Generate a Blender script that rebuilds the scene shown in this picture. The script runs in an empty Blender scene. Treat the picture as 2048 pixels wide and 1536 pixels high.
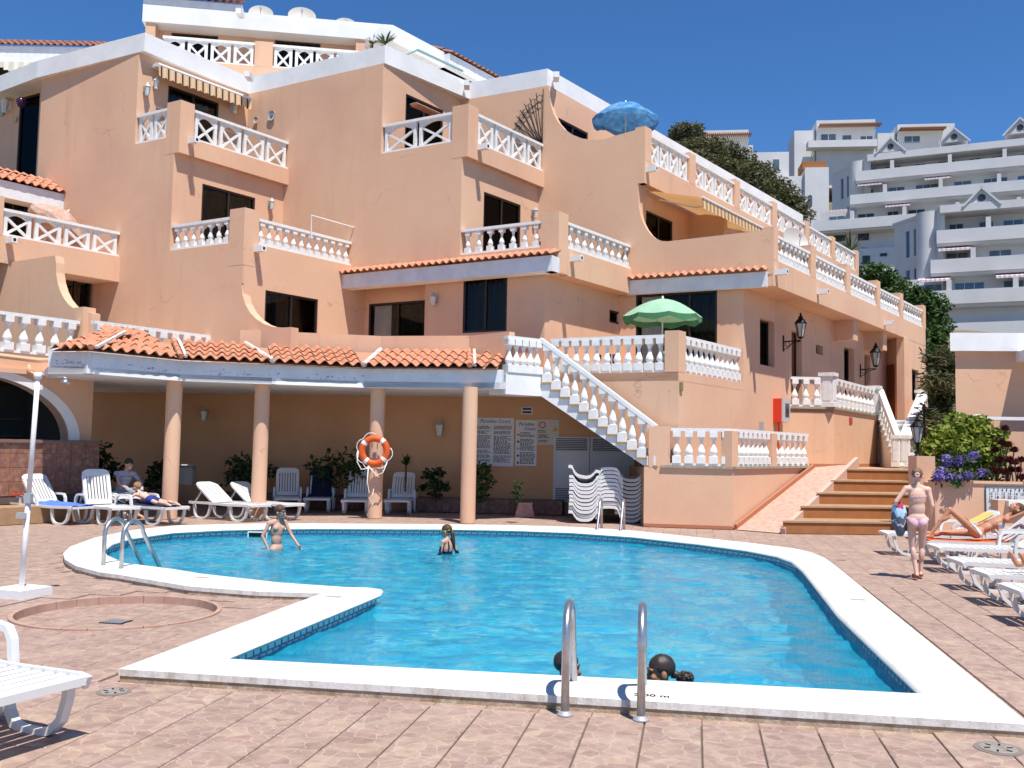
import bpy, bmesh, math, random
from mathutils import Vector, Matrix, Euler, noise as mnoise
from mathutils.geometry import delaunay_2d_cdt
random.seed(7)
SC = bpy.context.scene
COL = SC.collection
rad = math.radians

# ---------------------------------------------------------------- camera
FPX, CXP, CYP, CAMH = 1920.0, 1024.0, 768.0, 1.65
PIT = math.atan(129 / 1920.0); ROL = 0.0185
cF = Vector((0, math.cos(PIT), math.sin(PIT)))
_r, _u = Vector((1, 0, 0)), Vector((0, -math.sin(PIT), math.cos(PIT)))
cR = _r * math.cos(ROL) + _u * math.sin(ROL)
cU = -_r * math.sin(ROL) + _u * math.cos(ROL)
cC = Vector((0, 0, CAMH))
cam = bpy.data.objects.new('camera', bpy.data.cameras.new('camera'))
COL.objects.link(cam)
cam.matrix_world = Matrix(((cR.x, cU.x, -cF.x, cC.x), (cR.y, cU.y, -cF.y, cC.y), (cR.z, cU.z, -cF.z, cC.z), (0, 0, 0, 1)))
cam.data.sensor_width = 36; cam.data.lens = FPX / 2048 * 36
cam.data.clip_end = 3000; cam.data.clip_start = .05
SC.camera = cam

# ---------------------------------------------------------------- light
SUN_EL, SUN_AZ = rad(67), rad(-25)       # azimuth in which the light travels, clockwise from +Y
world = bpy.data.worlds.new('World'); SC.world = world; world.use_nodes = True
wn = world.node_tree.nodes; wl = world.node_tree.links
sky = wn.new('ShaderNodeTexSky'); sky.sky_type = 'NISHITA'; sky.sun_disc = False
sky.sun_elevation = SUN_EL; sky.sun_rotation = SUN_AZ + math.pi
sky.altitude = 2000; sky.air_density = 1.0; sky.dust_density = 0; sky.ozone_density = 9.0
bg = wn['Background']; bg.inputs['Strength'].default_value = .085
hs_ = wn.new('ShaderNodeHueSaturation'); hs_.inputs['Saturation'].default_value = 1.12; hs_.inputs['Value'].default_value = 1.14
wl.new(sky.outputs[0], hs_.inputs['Color']); wl.new(hs_.outputs[0], bg.inputs[0])
sl = bpy.data.lights.new('sun', 'SUN'); sl.energy = 4.2; sl.angle = rad(.53); sl.color = (1, .95, .87)
sun = bpy.data.objects.new('sun', sl); COL.objects.link(sun)
sd = Vector((math.cos(SUN_EL) * math.sin(SUN_AZ), math.cos(SUN_EL) * math.cos(SUN_AZ), -math.sin(SUN_EL)))
sun.rotation_euler = sd.to_track_quat('-Z', 'Y').to_euler(); sun.location = (0, 0, 40)
SC.view_settings.view_transform = 'Standard'; SC.view_settings.look = 'None'
SC.view_settings.gamma = 1; SC.view_settings.use_curve_mapping = False
SC.view_settings.exposure = 0.68
SC.cycles.max_bounces = 8; SC.cycles.transparent_max_bounces = 24
SC.cycles.caustics_reflective = False; SC.cycles.caustics_refractive = False

# ---------------------------------------------------------------- survey helpers (photo points -> places in the world)
def ray(px, py): return cF + cR * ((px - CXP) / FPX) + cU * ((CYP - py) / FPX)
def G(px, py, z=0.0):
    d = ray(px, py); return cC + d * ((z - CAMH) / d.z)
def D(px, py, y):
    d = ray(px, py); return cC + d * (y / d.y)
class Fc:
    """vertical plane: a point and a plan direction; u runs along it, n points to its outside"""
    def __init__(s, a, d):
        s.a = Vector((a[0], a[1])); s.d = Vector((d[0], d[1])).normalized(); s.n = Vector((s.d.y, -s.d.x))
    def at(s, px, py):
        d = ray(px, py); t = (s.a - cC.xy).dot(s.n) / d.xy.dot(s.n); return cC + d * t
    def uz(s, px, py):
        q = s.at(px, py); return ((q.xy - s.a).dot(s.d), q.z)
    def u(s, px, py): return s.uz(px, py)[0]
    def uo(s, q): return (Vector((q[0], q[1])) - s.a).dot(s.d)
    def pt(s, u, z, off=0.0):
        q = s.a + s.d * u + s.n * off; return Vector((q.x, q.y, z))
    def rect(s, x0, y0, x1, y1):
        u0, z1 = s.uz(x0, y0); u1, z0 = s.uz(x1, y1); return (min(u0, u1), min(z0, z1), max(u0, u1), max(z0, z1))
    def shift(s, off): return Fc(s.a + s.n * off, s.d)
    def hit(s, o):            # crossing of two planes in plan -> u on self
        den = s.d.dot(o.n); return (o.a - s.a).dot(o.n) / den
    def frame(s): return Matrix(((s.d.x, -s.n.x, 0, 0), (s.d.y, -s.n.y, 0, 0), (0, 0, 1, 0), (0, 0, 0, 1)))
def az(deg): return (math.sin(rad(deg)), math.cos(rad(deg)))
def line(a, b): return Fc(a, (b[0] - a[0], b[1] - a[1]))

# ---------------------------------------------------------------- materials
MATS = {}
def mat(name, col, rough=.7, col2=None, scale=3.0, amount=1.0, bump=0.0, bscale=40.0, metal=0.0, spec=.3, col3=None, scale3=.5, stretch=(1, 1, 1), obj=False):
    if name in MATS: return MATS[name]
    m = bpy.data.materials.new(name); m.use_nodes = True; MATS[name] = m
    nt = m.node_tree; n = nt.nodes; l = nt.links; b = n['Principled BSDF']
    b.inputs['Roughness'].default_value = rough; b.inputs['Metallic'].default_value = metal
    b.inputs['Specular IOR Level'].default_value = spec
    b.inputs['Base Color'].default_value = (*col, 1)
    if obj:
        tc = n.new('ShaderNodeTexCoord'); src = tc.outputs['Object']
    else:
        tc = n.new('ShaderNodeNewGeometry'); src = tc.outputs['Position']
    mp = n.new('ShaderNodeMapping'); mp.inputs['Scale'].default_value = stretch; l.new(src, mp.inputs[0]); src = mp.outputs[0]
    last = None
    def layer(prev, c, sc, lo, hi, fac=1.0):
        t = n.new('ShaderNodeTexNoise'); t.inputs['Scale'].default_value = sc; t.inputs['Detail'].default_value = 6
        t.inputs['Roughness'].default_value = .6; l.new(src, t.inputs['Vector'])
        r = n.new('ShaderNodeMapRange'); r.inputs[1].default_value = lo; r.inputs[2].default_value = hi; r.inputs[4].default_value = fac
        l.new(t.outputs['Fac'], r.inputs[0])
        x = n.new('ShaderNodeMixRGB'); l.new(r.outputs[0], x.inputs[0]); x.inputs[2].default_value = (*c, 1)
        if prev is None: x.inputs[1].default_value = (*col, 1)
        else: l.new(prev, x.inputs[1])
        return x.outputs[0]
    if col2: last = layer(last, col2, scale, .4, .65, amount)
    if col3: last = layer(last, col3, scale3, .5, .7, amount)
    if last is not None: l.new(last, b.inputs['Base Color'])
    if bump:
        t = n.new('ShaderNodeTexNoise'); t.inputs['Scale'].default_value = bscale; t.inputs['Detail'].default_value = 4; l.new(src, t.inputs['Vector'])
        bp = n.new('ShaderNodeBump'); bp.inputs['Strength'].default_value = bump; bp.inputs['Distance'].default_value = .02
        l.new(t.outputs['Fac'], bp.inputs['Height']); l.new(bp.outputs[0], b.inputs['Normal'])
    return m

STUCCO = mat('peach_stucco', (.72, .465, .31), .9, (.69, .42, .275), .55, .8, .16, 70, spec=.15, col3=(.63, .375, .265), scale3=.28)
def weather(m, bscale=70):
    """rain streaks, hairline cracks and patches on a rendered wall"""
    nt = m.node_tree; n = nt.nodes; l = nt.links; b = n['Principled BSDF']; src = b.inputs['Base Color'].links[0].from_socket
    g = n.new('ShaderNodeNewGeometry')
    def noise(sc, stretch, det=5, rough=.6):
        mp = n.new('ShaderNodeMapping'); mp.inputs['Scale'].default_value = stretch; l.new(g.outputs['Position'], mp.inputs[0])
        t = n.new('ShaderNodeTexNoise'); t.inputs['Scale'].default_value = sc; t.inputs['Detail'].default_value = det; t.inputs['Roughness'].default_value = rough; l.new(mp.outputs[0], t.inputs['Vector']); return t.outputs['Fac']
    def rng(s, a, c, lo, hi):
        r = n.new('ShaderNodeMapRange'); r.inputs[1].default_value = a; r.inputs[2].default_value = c; r.inputs[3].default_value = lo; r.inputs[4].default_value = hi; l.new(s, r.inputs[0]); return r.outputs[0]
    def mul(a, c):
        x = n.new('ShaderNodeMath'); x.operation = 'MULTIPLY'; l.new(a, x.inputs[0]); l.new(c, x.inputs[1]); return x.outputs[0]
    def mix(f, s, col):
        x = n.new('ShaderNodeMixRGB'); l.new(f, x.inputs[0]); l.new(s, x.inputs[1]); x.inputs[2].default_value = (*col, 1); return x.outputs[0]
    s = mix(mul(rng(noise(2.4, (1, 1, .10)), .52, .75, 0, .55), rng(noise(.35, (1, 1, 1)), .42, .6, 0, 1)), src, (.52, .30, .22))
    s = mix(rng(noise(.9, (1, 1, 1.3), 3), .62, .70, 0, .18), s, (.76, .51, .37))
    v = n.new('ShaderNodeTexVoronoi'); v.feature = 'DISTANCE_TO_EDGE'; v.inputs['Scale'].default_value = .55
    dn = n.new('ShaderNodeTexNoise'); dn.inputs['Scale'].default_value = 1.6; dn.inputs['Detail'].default_value = 6; l.new(g.outputs['Position'], dn.inputs['Vector'])
    ad = n.new('ShaderNodeMixRGB'); ad.blend_type = 'ADD'; ad.inputs[0].default_value = .9; l.new(g.outputs['Position'], ad.inputs[1]); l.new(dn.outputs['Color'], ad.inputs[2]); l.new(ad.outputs[0], v.inputs['Vector'])
    s = mix(mul(rng(v.outputs['Distance'], .002, .008, .45, 0), rng(noise(.8, (1, 1, 1)), .54, .62, 0, 1)), s, (.30, .20, .16))
    s = mix(rng(noise(26, (1, 1, 1), 6, .75), .42, .62, 0, .22), s, (.55, .32, .22))
    l.new(s, b.inputs['Base Color'])
weather(STUCCO)
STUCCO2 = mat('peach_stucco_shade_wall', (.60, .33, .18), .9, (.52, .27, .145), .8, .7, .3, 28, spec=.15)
WHITE = mat('white_paint', (.80, .80, .80), .75, (.66, .66, .66), 1.2, .6, .15, 30, spec=.2)
FASCIA = mat('white_fascia_paint', (.76, .77, .79), .7, (.62, .63, .66), 2.5, .7, .2, 30, spec=.2)
RAILW = mat('white_cast_stone', (.80, .79, .77), .65, (.66, .65, .62), 9, .6, spec=.25)
TILE = mat('terracotta_tile', (.54, .25, .155), .8, (.44, .18, .10), 7, .9, .3, 60, spec=.15, col3=(.58, .29, .18), scale3=2.0)
TILE_OLD = mat('terracotta_tile_weathered', (.33, .14, .09), .85, (.22, .11, .08), 5, .9, .3, 60, spec=.15)
FRAME = mat('dark_brown_frame', (.025, .016, .012), .5, spec=.4)
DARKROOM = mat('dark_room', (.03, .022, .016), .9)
CURTAIN = mat('white_curtain', (.82, .80, .75), .9, (.66, .64, .60), 14, .8, stretch=(1, 1, .05))
DRAPE = mat('brown_curtain', (.032, .023, .014), .95, (.008, .006, .005), 16, .9, stretch=(1, 1, .04))
WOOD = mat('brown_wood_door', (.22, .07, .03), .5, (.13, .04, .02), 9, .8, .2, 30, stretch=(1, 1, .1))
IRON = mat('black_iron', (.012, .012, .013), .5, metal=.6)
STEEL = mat('brushed_steel', (.50, .50, .51), .36, (.36, .36, .38), 20, .7, metal=.9)
GREY = mat('grey_metal', (.42, .43, .45), .5, metal=.3)
def glass(name='window_glass', tint=(.10, .11, .11), spec=1.0, rough=.03, alpha=.95):
    m = bpy.data.materials.new(name); m.use_nodes = True
    nt = m.node_tree; n = nt.nodes; l = nt.links; out = n['Material Output']
    n.remove(n['Principled BSDF'])
    tr = n.new('ShaderNodeBsdfTransparent'); tr.inputs[0].default_value = (alpha, alpha, alpha * .97, 1)
    gl = n.new('ShaderNodeBsdfGlossy'); gl.inputs['Roughness'].default_value = rough; gl.inputs[0].default_value = (.20, .20, .20, 1)
    fr = n.new('ShaderNodeFresnel'); fr.inputs[0].default_value = 1.5
    mx = n.new('ShaderNodeMixShader'); l.new(fr.outputs[0], mx.inputs[0]); l.new(tr.outputs[0], mx.inputs[1]); l.new(gl.outputs[0], mx.inputs[2])
    l.new(mx.outputs[0], out.inputs[0]); return m
GLASS = glass()

def pip(x, y, poly):
    c = False
    for i in range(len(poly)):
        a, b = poly[i], poly[i - 1]
        if (a.y > y) != (b.y > y) and x < (b.x - a.x) * (y - a.y) / (b.y - a.y) + a.x: c = not c
    return c
def tessellate_polygon(loops):
    """triangles over the outline loops[0] minus the holes loops[1:]"""
    flat = [p for q in loops for p in q]; ed = []; k = 0
    for q in loops:
        ed += [(k + i, k + (i + 1) % len(q)) for i in range(len(q))]; k += len(q)
    vo, eo, fo, ov, oe, of = delaunay_2d_cdt([Vector((p.x, p.y)) for p in flat], ed, [], 0, 1e-6)
    m = [o[0] if o else min(range(len(flat)), key=lambda i: (flat[i].xy - vo[j]).length) for j, o in enumerate(ov)]
    r = []
    for f in fo:
        if len(f) < 3: continue
        cx = sum(vo[i].x for i in f) / len(f); cy = sum(vo[i].y for i in f) / len(f)
        if pip(cx, cy, loops[0]) and not any(pip(cx, cy, h) for h in loops[1:]): r.append(tuple(m[i] for i in f))
    return r

# ---------------------------------------------------------------- object helpers
def wloc(o):
    v = Vector((0, 0, 0))
    while o is not None: v += o.location; o = o.parent
    return v
def tag(o, label=None, cat=None, group=None, kind=None):
    if label: o['label'] = label
    if cat: o['category'] = cat
    if group: o['group'] = group
    if kind: o['kind'] = kind
    return o
def thing(name, loc=(0, 0, 0), label=None, cat=None, group=None, rz=0.0):
    o = bpy.data.objects.new(name, None); COL.objects.link(o); o.empty_display_size = .2
    o.location = loc; o.rotation_euler = (0, 0, rz); return tag(o, label, cat, group)
class MB:
    def __init__(s): s.v = []; s.f = []; s.m = []
    def add(s, vs, fs, mi=0):
        k = len(s.v); s.v += [Vector(v) for v in vs]; s.f += [tuple(i + k for i in f) for f in fs]; s.m += [mi] * len(fs); return s
    def hexa(s, p, mi=0):      # 8 points: bottom 4 (ccw) then top 4
        return s.add(p, [(3, 2, 1, 0), (4, 5, 6, 7), (0, 1, 5, 4), (1, 2, 6, 5), (2, 3, 7, 6), (3, 0, 4, 7)], mi)
    def box(s, c, size, mi=0, rz=0.0, M=None):
        x, y, z = size[0] / 2, size[1] / 2, size[2] / 2
        p = [Vector(q) for q in ((-x, -y, -z), (x, -y, -z), (x, y, -z), (-x, y, -z), (-x, -y, z), (x, -y, z), (x, y, z), (-x, y, z))]
        R = Matrix.Rotation(rz, 3, 'Z') if M is None else M
        return s.hexa([R @ q + Vector(c) for q in p], mi)
    def fbox(s, F, u0, u1, z0, z1, o0, o1, mi=0):   # box on a facade plane, offsets o0<o1 along the outside normal
        P = F.pt
        return s.hexa([P(u0, z0, o1), P(u1, z0, o1), P(u1, z0, o0), P(u0, z0, o0), P(u0, z1, o1), P(u1, z1, o1), P(u1, z1, o0), P(u0, z1, o0)], mi)
    def bar(s, a, b, w, h=None, mi=0, up=(0, 0, 1)):
        a, b = Vector(a), Vector(b); h = h or w; d = (b - a).normalized(); x = d.cross(Vector(up))
        if x.length < 1e-4: x = d.cross(Vector((1, 0, 0)))
        x.normalize(); y = x.cross(d).normalized(); x *= w / 2; y *= h / 2
        return s.hexa([a - x - y, a + x - y, b + x - y, b - x - y, a - x + y, a + x + y, b + x + y, b - x + y], mi)
    def tube(s, pts, r, n=8, mi=0, cap=True):
        pts = [Vector(p) for p in pts]; R = r if isinstance(r, (list, tuple)) else [r] * len(pts)
        k = len(s.v); px = None
        for i, p in enumerate(pts):
            d = (pts[min(i + 1, len(pts) - 1)] - pts[max(i - 1, 0)]).normalized()
            if px is None:
                px = d.cross(Vector((0, 0, 1)))
                if px.length < 1e-3: px = d.cross(Vector((1, 0, 0)))
            px = (px - d * px.dot(d)).normalized(); py = d.cross(px)
            for j in range(n):
                a = 2 * math.pi * j / n; s.v.append(p + (px * math.cos(a) + py * math.sin(a)) * R[i])
        for i in range(len(pts) - 1):
            for j in range(n):
                q = k + i * n; s.f.append((q + j, q + (j + 1) % n, q + n + (j + 1) % n, q + n + j)); s.m.append(mi)
        if cap:
            s.f.append(tuple(k + j for j in reversed(range(n)))); s.f.append(tuple(k + (len(pts) - 1) * n + j for j in range(n))); s.m += [mi, mi]
        return s
    def lathe(s, prof, n=10, c=(0, 0, 0), mi=0, M=None):
        k = len(s.v); c = Vector(c)
        for (r, z) in prof:
            for j in range(n):
                a = 2 * math.pi * (j + .5) / n; q = Vector((r * math.cos(a), r * math.sin(a), z)); s.v.append((M @ q if M else q) + c)
        for i in range(len(prof) - 1):
            for j in range(n):
                q = k + i * n; s.f.append((q + j, q + (j + 1) % n, q + n + (j + 1) % n, q + n + j)); s.m.append(mi)
        s.f.append(tuple(k + j for j in reversed(range(n)))); s.f.append(tuple(k + (len(prof) - 1) * n + j for j in range(n))); s.m += [mi, mi]
        return s
    def prism(s, poly, z0, z1, mi=0, holes=()):       # plan polygon(s) -> solid
        loops = [[Vector((p[0], p[1], 0)) for p in q] for q in [poly, *holes]]
        tri = tessellate_polygon(loops); flat = [p for q in loops for p in q]; N = len(flat)
        vs = [Vector((p.x, p.y, z0)) for p in flat] + [Vector((p.x, p.y, z1)) for p in flat]
        fs = [tuple(t) for t in tri] + [tuple(i + N for i in t) for t in tri]; k = 0
        for q in loops:
            c = len(q)
            for i in range(c): fs.append((k + i, k + (i + 1) % c, N + k + (i + 1) % c, N + k + i))
            k += c
        return s.add(vs, fs, mi)
    def panel(s, F, outline, holes=(), t=.25, off=0.0, mi=0):    # wall slab on a facade plane, (u,z) outline with openings
        loops = [[Vector((p[0], p[1], 0)) for p in q] for q in [outline, *holes]]
        tri = tessellate_polygon(loops); flat = [p for q in loops for p in q]; N = len(flat)
        vs = [F.pt(p.x, p.y, off) for p in flat] + [F.pt(p.x, p.y, off - t) for p in flat]
        fs = [tuple(x) for x in tri] + [tuple(i + N for i in x) for x in tri]; k = 0
        for q in loops:
            c = len(q)
            for i in range(c): fs.append((k + i, k + (i + 1) % c, N + k + (i + 1) % c, N + k + i))
            k += c
        return s.add(vs, fs, mi)
    def mesh(s, name, mats, smooth=False, fix=True):
        me = bpy.data.meshes.new(name); me.from_pydata([tuple(v) for v in s.v], [], s.f)
        for m in (mats if isinstance(mats, (list, tuple)) else [mats]): me.materials.append(m)
        me.polygons.foreach_set('material_index', s.m)
        if fix:
            b = bmesh.new(); b.from_mesh(me); bmesh.ops.recalc_face_normals(b, faces=b.faces); b.to_mesh(me); b.free()
        if smooth:
            me.polygons.foreach_set('use_smooth', [True] * len(me.polygons))
        me.update(); return me
    def build(s, name, mats, parent=None, world=True, smooth=False, label=None, cat=None, group=None, kind=None, fix=True, angle=None, base=None):
        off = wloc(parent) if (parent is not None and world) else Vector((0, 0, 0))
        if parent is None and world and kind is None and base is None and s.v:
            xs = [v.x for v in s.v]; ys = [v.y for v in s.v]; base = Vector(((min(xs) + max(xs)) / 2, (min(ys) + max(ys)) / 2, min(v.z for v in s.v)))
        if base is not None and parent is None: off = Vector(base)
        if off.length: s.v = [v - off for v in s.v]
        me = s.mesh(name, mats, smooth, fix); o = bpy.data.objects.new(name, me); COL.objects.link(o)
        if parent is not None: o.parent = parent
        elif base is not None: o.location = base
        if angle is not None:
            me.polygons.foreach_set('use_smooth', [True] * len(me.polygons)); me.set_sharp_from_angle(angle=rad(angle))
        return tag(o, label, cat, group, kind)
def inst(name, me, M, parent=None):
    o = bpy.data.objects.new(name, me); COL.objects.link(o)
    if parent is not None:
        o.parent = parent; M = Matrix.Translation(-wloc(parent)) @ M
    o.matrix_basis = M; return o
def copy_tree(o, parent=None):
    c = o.copy(); COL.objects.link(c); c.parent = parent
    for ch in o.children: copy_tree(ch, c)
    return c

# ---------------------------------------------------------------- balustrades
def baluster_mesh(h, square=True):
    b = MB(); w = .085 * h / .62
    prof = [(.08, .23), (.058, .245), (.058, .27), (.076, .32), (.08, .36), (.072, .42), (.053, .49), (.037, .56), (.03, .62), (.032, .68), (.048, .76), (.066, .82)]
    b.lathe([(r * h / .62, z * h) for r, z in prof], 10)
    b.box((0, 0, .115 * h), (w * 2, w * 2, .23 * h)); b.box((0, 0, .91 * h), (w * 1.75, w * 1.75, .18 * h))
    return b.mesh('baluster', RAILW, fix=True)
BAL = {}
def balustrade(a, b, z0, z1, parent, kind='baluster', n=6, label=None, inset=.0, plinth=.05, rail=.07, wid=.16, zb0=None, zb1=None, count=None):
    """a,b plan points (or with own z: sloping); balusters are children of the balustrade part"""
    a = Vector((a[0], a[1], 0)); b = Vector((b[0], b[1], 0)); d = (b - a); L = d.length; d.normalize()
    dz = 0 if zb0 is None else zb1 - zb0
    za = z0 if zb0 is None else zb0
    hh = z1 - z0
    m = MB(); up = Vector((0, 0, 1))
    A0 = a + up * za; B0 = b + up * (za + dz)
    m.bar(A0 + up * (hh - rail / 2), B0 + up * (hh - rail / 2), wid, rail)
    o = m.build('balustrade', RAILW, parent, label=label)
    m = MB(); m.bar(A0 + up * (plinth / 2), B0 + up * (plinth / 2), wid * .95, plinth); m.build('plinth', RAILW, o)
    h = hh - plinth - rail; ang = math.atan2(d.y, d.x)
    if kind == 'baluster':
        key = round(h, 2)
        if key not in BAL: BAL[key] = baluster_mesh(key)
        for i in range(n):
            t = (i + .5) / n; q = A0 + (B0 - A0) * t + up * plinth
            inst('baluster', BAL[key], Matrix.Translation(q) @ Matrix.Rotation(ang, 4, 'Z') @ Matrix.Diagonal((1, 1, h / key, 1)), o)
    else:
        pw = L / n; g = min(.05, pw * .07); key = ('lat', round(pw, 2), round(h, 2))
        if key not in BAL:
            k = MB(); w = pw - 2 * g; sw = .085
            for sx in (-1, 1): k.box((sx * (w / 2 - sw / 2), 0, h / 2), (sw, .07, h))
            x0, x1 = -w / 2 + sw, w / 2 - sw
            k.bar((x0, 0, .02), (x1, 0, h * .72), .06, .05, up=(0, 1, 0)); k.bar((x0, .002, h * .72), (x1, .002, .02), .06, .055, up=(0, 1, 0))
            # scalloped solid head of the cast panel
            pts = [(x0, h)]; NN = 6
            for q in range(NN + 1):
                t = q / NN; pts.append((x0 + (x1 - x0) * t, h * (.72 + .2 * math.sin(math.pi * t))))
            pts.append((x1, h))
            vs = [(p[0], -.03, p[1]) for p in pts] + [(p[0], .03, p[1]) for p in pts]; N = len(pts)
            top = [(x0 + (x1 - x0) * q / NN, h) for q in range(NN + 1)]
            for q in range(NN):
                t0, t1 = q / NN, (q + 1) / NN
                xa, xb = x0 + (x1 - x0) * t0, x0 + (x1 - x0) * t1
                ya, yb = h * (.72 + .2 * math.sin(math.pi * t0)), h * (.72 + .2 * math.sin(math.pi * t1))
                k.hexa([(xa, -.03, ya), (xb, -.03, yb), (xb, .03, yb), (xa, .03, ya), (xa, -.03, h), (xb, -.03, h), (xb, .03, h), (xa, .03, h)])
            BAL[key] = k.mesh('lattice_panel', RAILW)
        for i in range(n):
            t = (i + .5) / n; q = A0 + (B0 - A0) * t + up * plinth
            inst('lattice_panel', BAL[key], Matrix.Translation(q) @ Matrix.Rotation(ang, 4, 'Z'), o)
    return o

# ---------------------------------------------------------------- windows and doors on a facade
def opening(F, r, parent, name='window', off=-.045, kind='glass', curtain=None, bars=1, fw=.055, drape=True, label=None, t=.25):
    u0, z0, u1, z1 = r; m = MB()
    for (a, b_, c, d_) in ((u0, u0 + fw, z0, z1), (u1 - fw, u1, z0, z1), (u0 + fw, u1 - fw, z1 - fw, z1), (u0 + fw, u1 - fw, z0, z0 + fw)):
        m.fbox(F, a, b_, c, d_, off - .05, off + .03)
    for i in range(bars):
        x = u0 + (u1 - u0) * (i + 1) / (bars + 1); m.fbox(F, x - fw * .5, x + fw * .5, z0 + fw, z1 - fw, off - .045, off + .02)
    o = m.build(name, FRAME, parent, label=label)
    # the room behind: back, sides
    k = MB(); dp = off - .9
    P = F.pt
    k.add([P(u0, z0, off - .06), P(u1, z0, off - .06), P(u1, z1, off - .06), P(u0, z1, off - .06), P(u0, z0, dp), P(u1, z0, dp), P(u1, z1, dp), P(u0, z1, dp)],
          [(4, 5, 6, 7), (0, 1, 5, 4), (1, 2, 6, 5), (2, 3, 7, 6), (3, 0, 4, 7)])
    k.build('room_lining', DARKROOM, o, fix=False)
    if kind == 'glass':
        g = MB(); g.fbox(F, u0 + fw, u1 - fw, z0 + fw, z1 - fw, off - .025, off - .015); g.build('pane', GLASS, o)
        if drape:
            pleat(F, u0 + fw, u1 - fw, z0 + .02, z1 - fw, off - .26, 'curtain', DRAPE, o)
        if curtain:
            for (c0, c1) in curtain: pleat(F, u0 + (u1 - u0) * c0, u0 + (u1 - u0) * c1, z0 + .02, z1 - fw, off - .075, 'curtain', CURTAIN, o, .022)
    elif kind == 'door':
        g = MB(); g.fbox(F, u0 + fw, u1 - fw, z0, z1 - fw, off - .05, off - .01)
        w = u1 - u0
        for zz in (.15, .55): g.fbox(F, u0 + fw + w * .12, u1 - fw - w * .12, z0 + (z1 - z0) * zz, z0 + (z1 - z0) * (zz + .32), off - .01, off + .005)
        g.build('door_leaf', WOOD, o)
    return o
def pleat(F, u0, u1, z0, z1, off, name, m, parent, amp=.035):
    k = MB(); n = max(8, int((u1 - u0) / .05)); vs = []
    for i in range(n + 1):
        u = u0 + (u1 - u0) * i / n; w = amp * math.sin(i * 1.9) + amp * .5 * math.sin(i * .7 + 1)
        vs += [F.pt(u, z0, off + w), F.pt(u, z1, off + w * .7)]
    k.add(vs, [(2 * i, 2 * i + 2, 2 * i + 3, 2 * i + 1) for i in range(n)])
    return k.build(name, m, parent, fix=False, smooth=True)

# ---------------------------------------------------------------- roof tiles
def tile_mesh(w=.2, L=.42):
    """one S-shaped roman tile: a crest and a trough, thick open front edge"""
    b = MB(); n = 10; hgt = w * .17; t = .016; vs = []
    for y in (0, L):
        for lo in (0, 1):
            for j in range(n + 1):
                q = j / n; z = hgt * (1 + math.sin(2 * math.pi * q - math.pi / 2)) ** 1.15 * .92
                vs.append((-w / 2 * 1.03 + w * 1.06 * q, y, z + (0 if lo else t) + (0 if y == 0 else -.004)))
    k = n + 1; fs = []
    for j in range(n):
        fs += [(j, j + 1, 2 * k + j + 1, 2 * k + j), (j, k + j, k + j + 1, j + 1), (k + j, 3 * k + j, 3 * k + j + 1, k + j + 1)]
    b.add(vs, fs)
    return b.mesh('roof_tile', TILE, smooth=False, fix=False)
TILEMESH = {}
def tile_field(e0, e1, t0, t1, parent, rows=3, w=.2, m=None, jitter=.01, name='roof_tile'):
    """quad from eave edge e0-e1 up to top edge t0-t1; every tile is an object"""
    e0, e1, t0, t1 = map(Vector, (e0, e1, t0, t1))
    n = max(2, round((e1 - e0).length / w)); key = (m.name if m else 'TILE', round(w, 2), rows)
    run = ((t0 + t1) / 2 - (e0 + e1) / 2).length
    L = run / rows
    key = (key, round(L, 2))
    if key not in TILEMESH:
        me = tile_mesh(w, L * 1.18)
        if m: me.materials[0] = m
        TILEMESH[key] = me
    tops = max((t1 - t0).length, .01)
    sx = (e1 - e0).normalized()
    up = ((t0 + t1) / 2 - (e0 + e1) / 2); up -= sx * up.dot(sx); up.normalize(); nz = sx.cross(up)
    # tiles lie on straight courses up the slope, only where the quad covers them
    for i in range(n):
        q = e0 + sx * ((i + .5) * (e1 - e0).length / n)
        for r in range(rows):
            a = r / rows
            l0 = (e0 + (t0 - e0) * (a + .5 / rows)); l1 = (e1 + (t1 - e1) * (a + .5 / rows))
            s = (q - e0).dot(sx)
            if s < (l0 - e0).dot(sx) - w * .3 or s > (l1 - e0).dot(sx) + w * .3: continue
            p = q + up * (L * r) + nz * .012 + Vector([random.uniform(-jitter, jitter) for _ in range(3)]) * .25
            tilt = Matrix.Rotation(-rad(4.2 + random.uniform(-.7, .7)), 4, 'X') @ Matrix.Rotation(random.uniform(-.012, .012), 4, 'Z')
            M = Matrix(((sx.x, up.x, nz.x, p.x), (sx.y, up.y, nz.y, p.y), (sx.z, up.z, nz.z, p.z), (0, 0, 0, 1))) @ tilt
            inst(name, TILEMESH[key], M, parent)
# ================================================================ the main apartment building
AZR = az(36.2)
bld = thing('apartment_building', (0, 30, 0), 'peach stepped apartment building with white balustrades and tiled eaves behind the pool', 'building')
LA = Fc((-10.1, 24.95), az(120.0)); LB = Fc((-3.64, 25.37), az(119.8)); LC = Fc((.88, 26.74), az(117.2))
def Rp(F, px, py, dx=0): q = F.at(px, py); return Fc((q.x, q.y), AZR)
def Wall(F, outline, holes=(), t=.25, off=0.0, m=None, name='wall', parent=None, label=None):
    b = MB(); hs = [[(h[0], h[1]), (h[2], h[1]), (h[2], h[3]), (h[0], h[3])] for h in holes]
    b.panel(F, outline, hs, t, off); return b.build(name, m or STUCCO, parent or bld, label=label)
def rectw(F, u0, u1, z0, z1, holes=(), **k): return Wall(F, [(u0, z0), (u1, z0), (u1, z1), (u0, z1)], holes, **k)
ZR0, ZR1 = 12.0, 12.5                    # roof band
Z3S, Z3B, Z3R, Z3P = 9.05, 9.5, 10.3, 10.42     # third floor: slab underside, parapet top, rail top, pillar top
Z2S, Z2B, Z2R, Z2P = 5.85, 6.52, 7.18, 7.35
Z1 = 3.43
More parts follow.
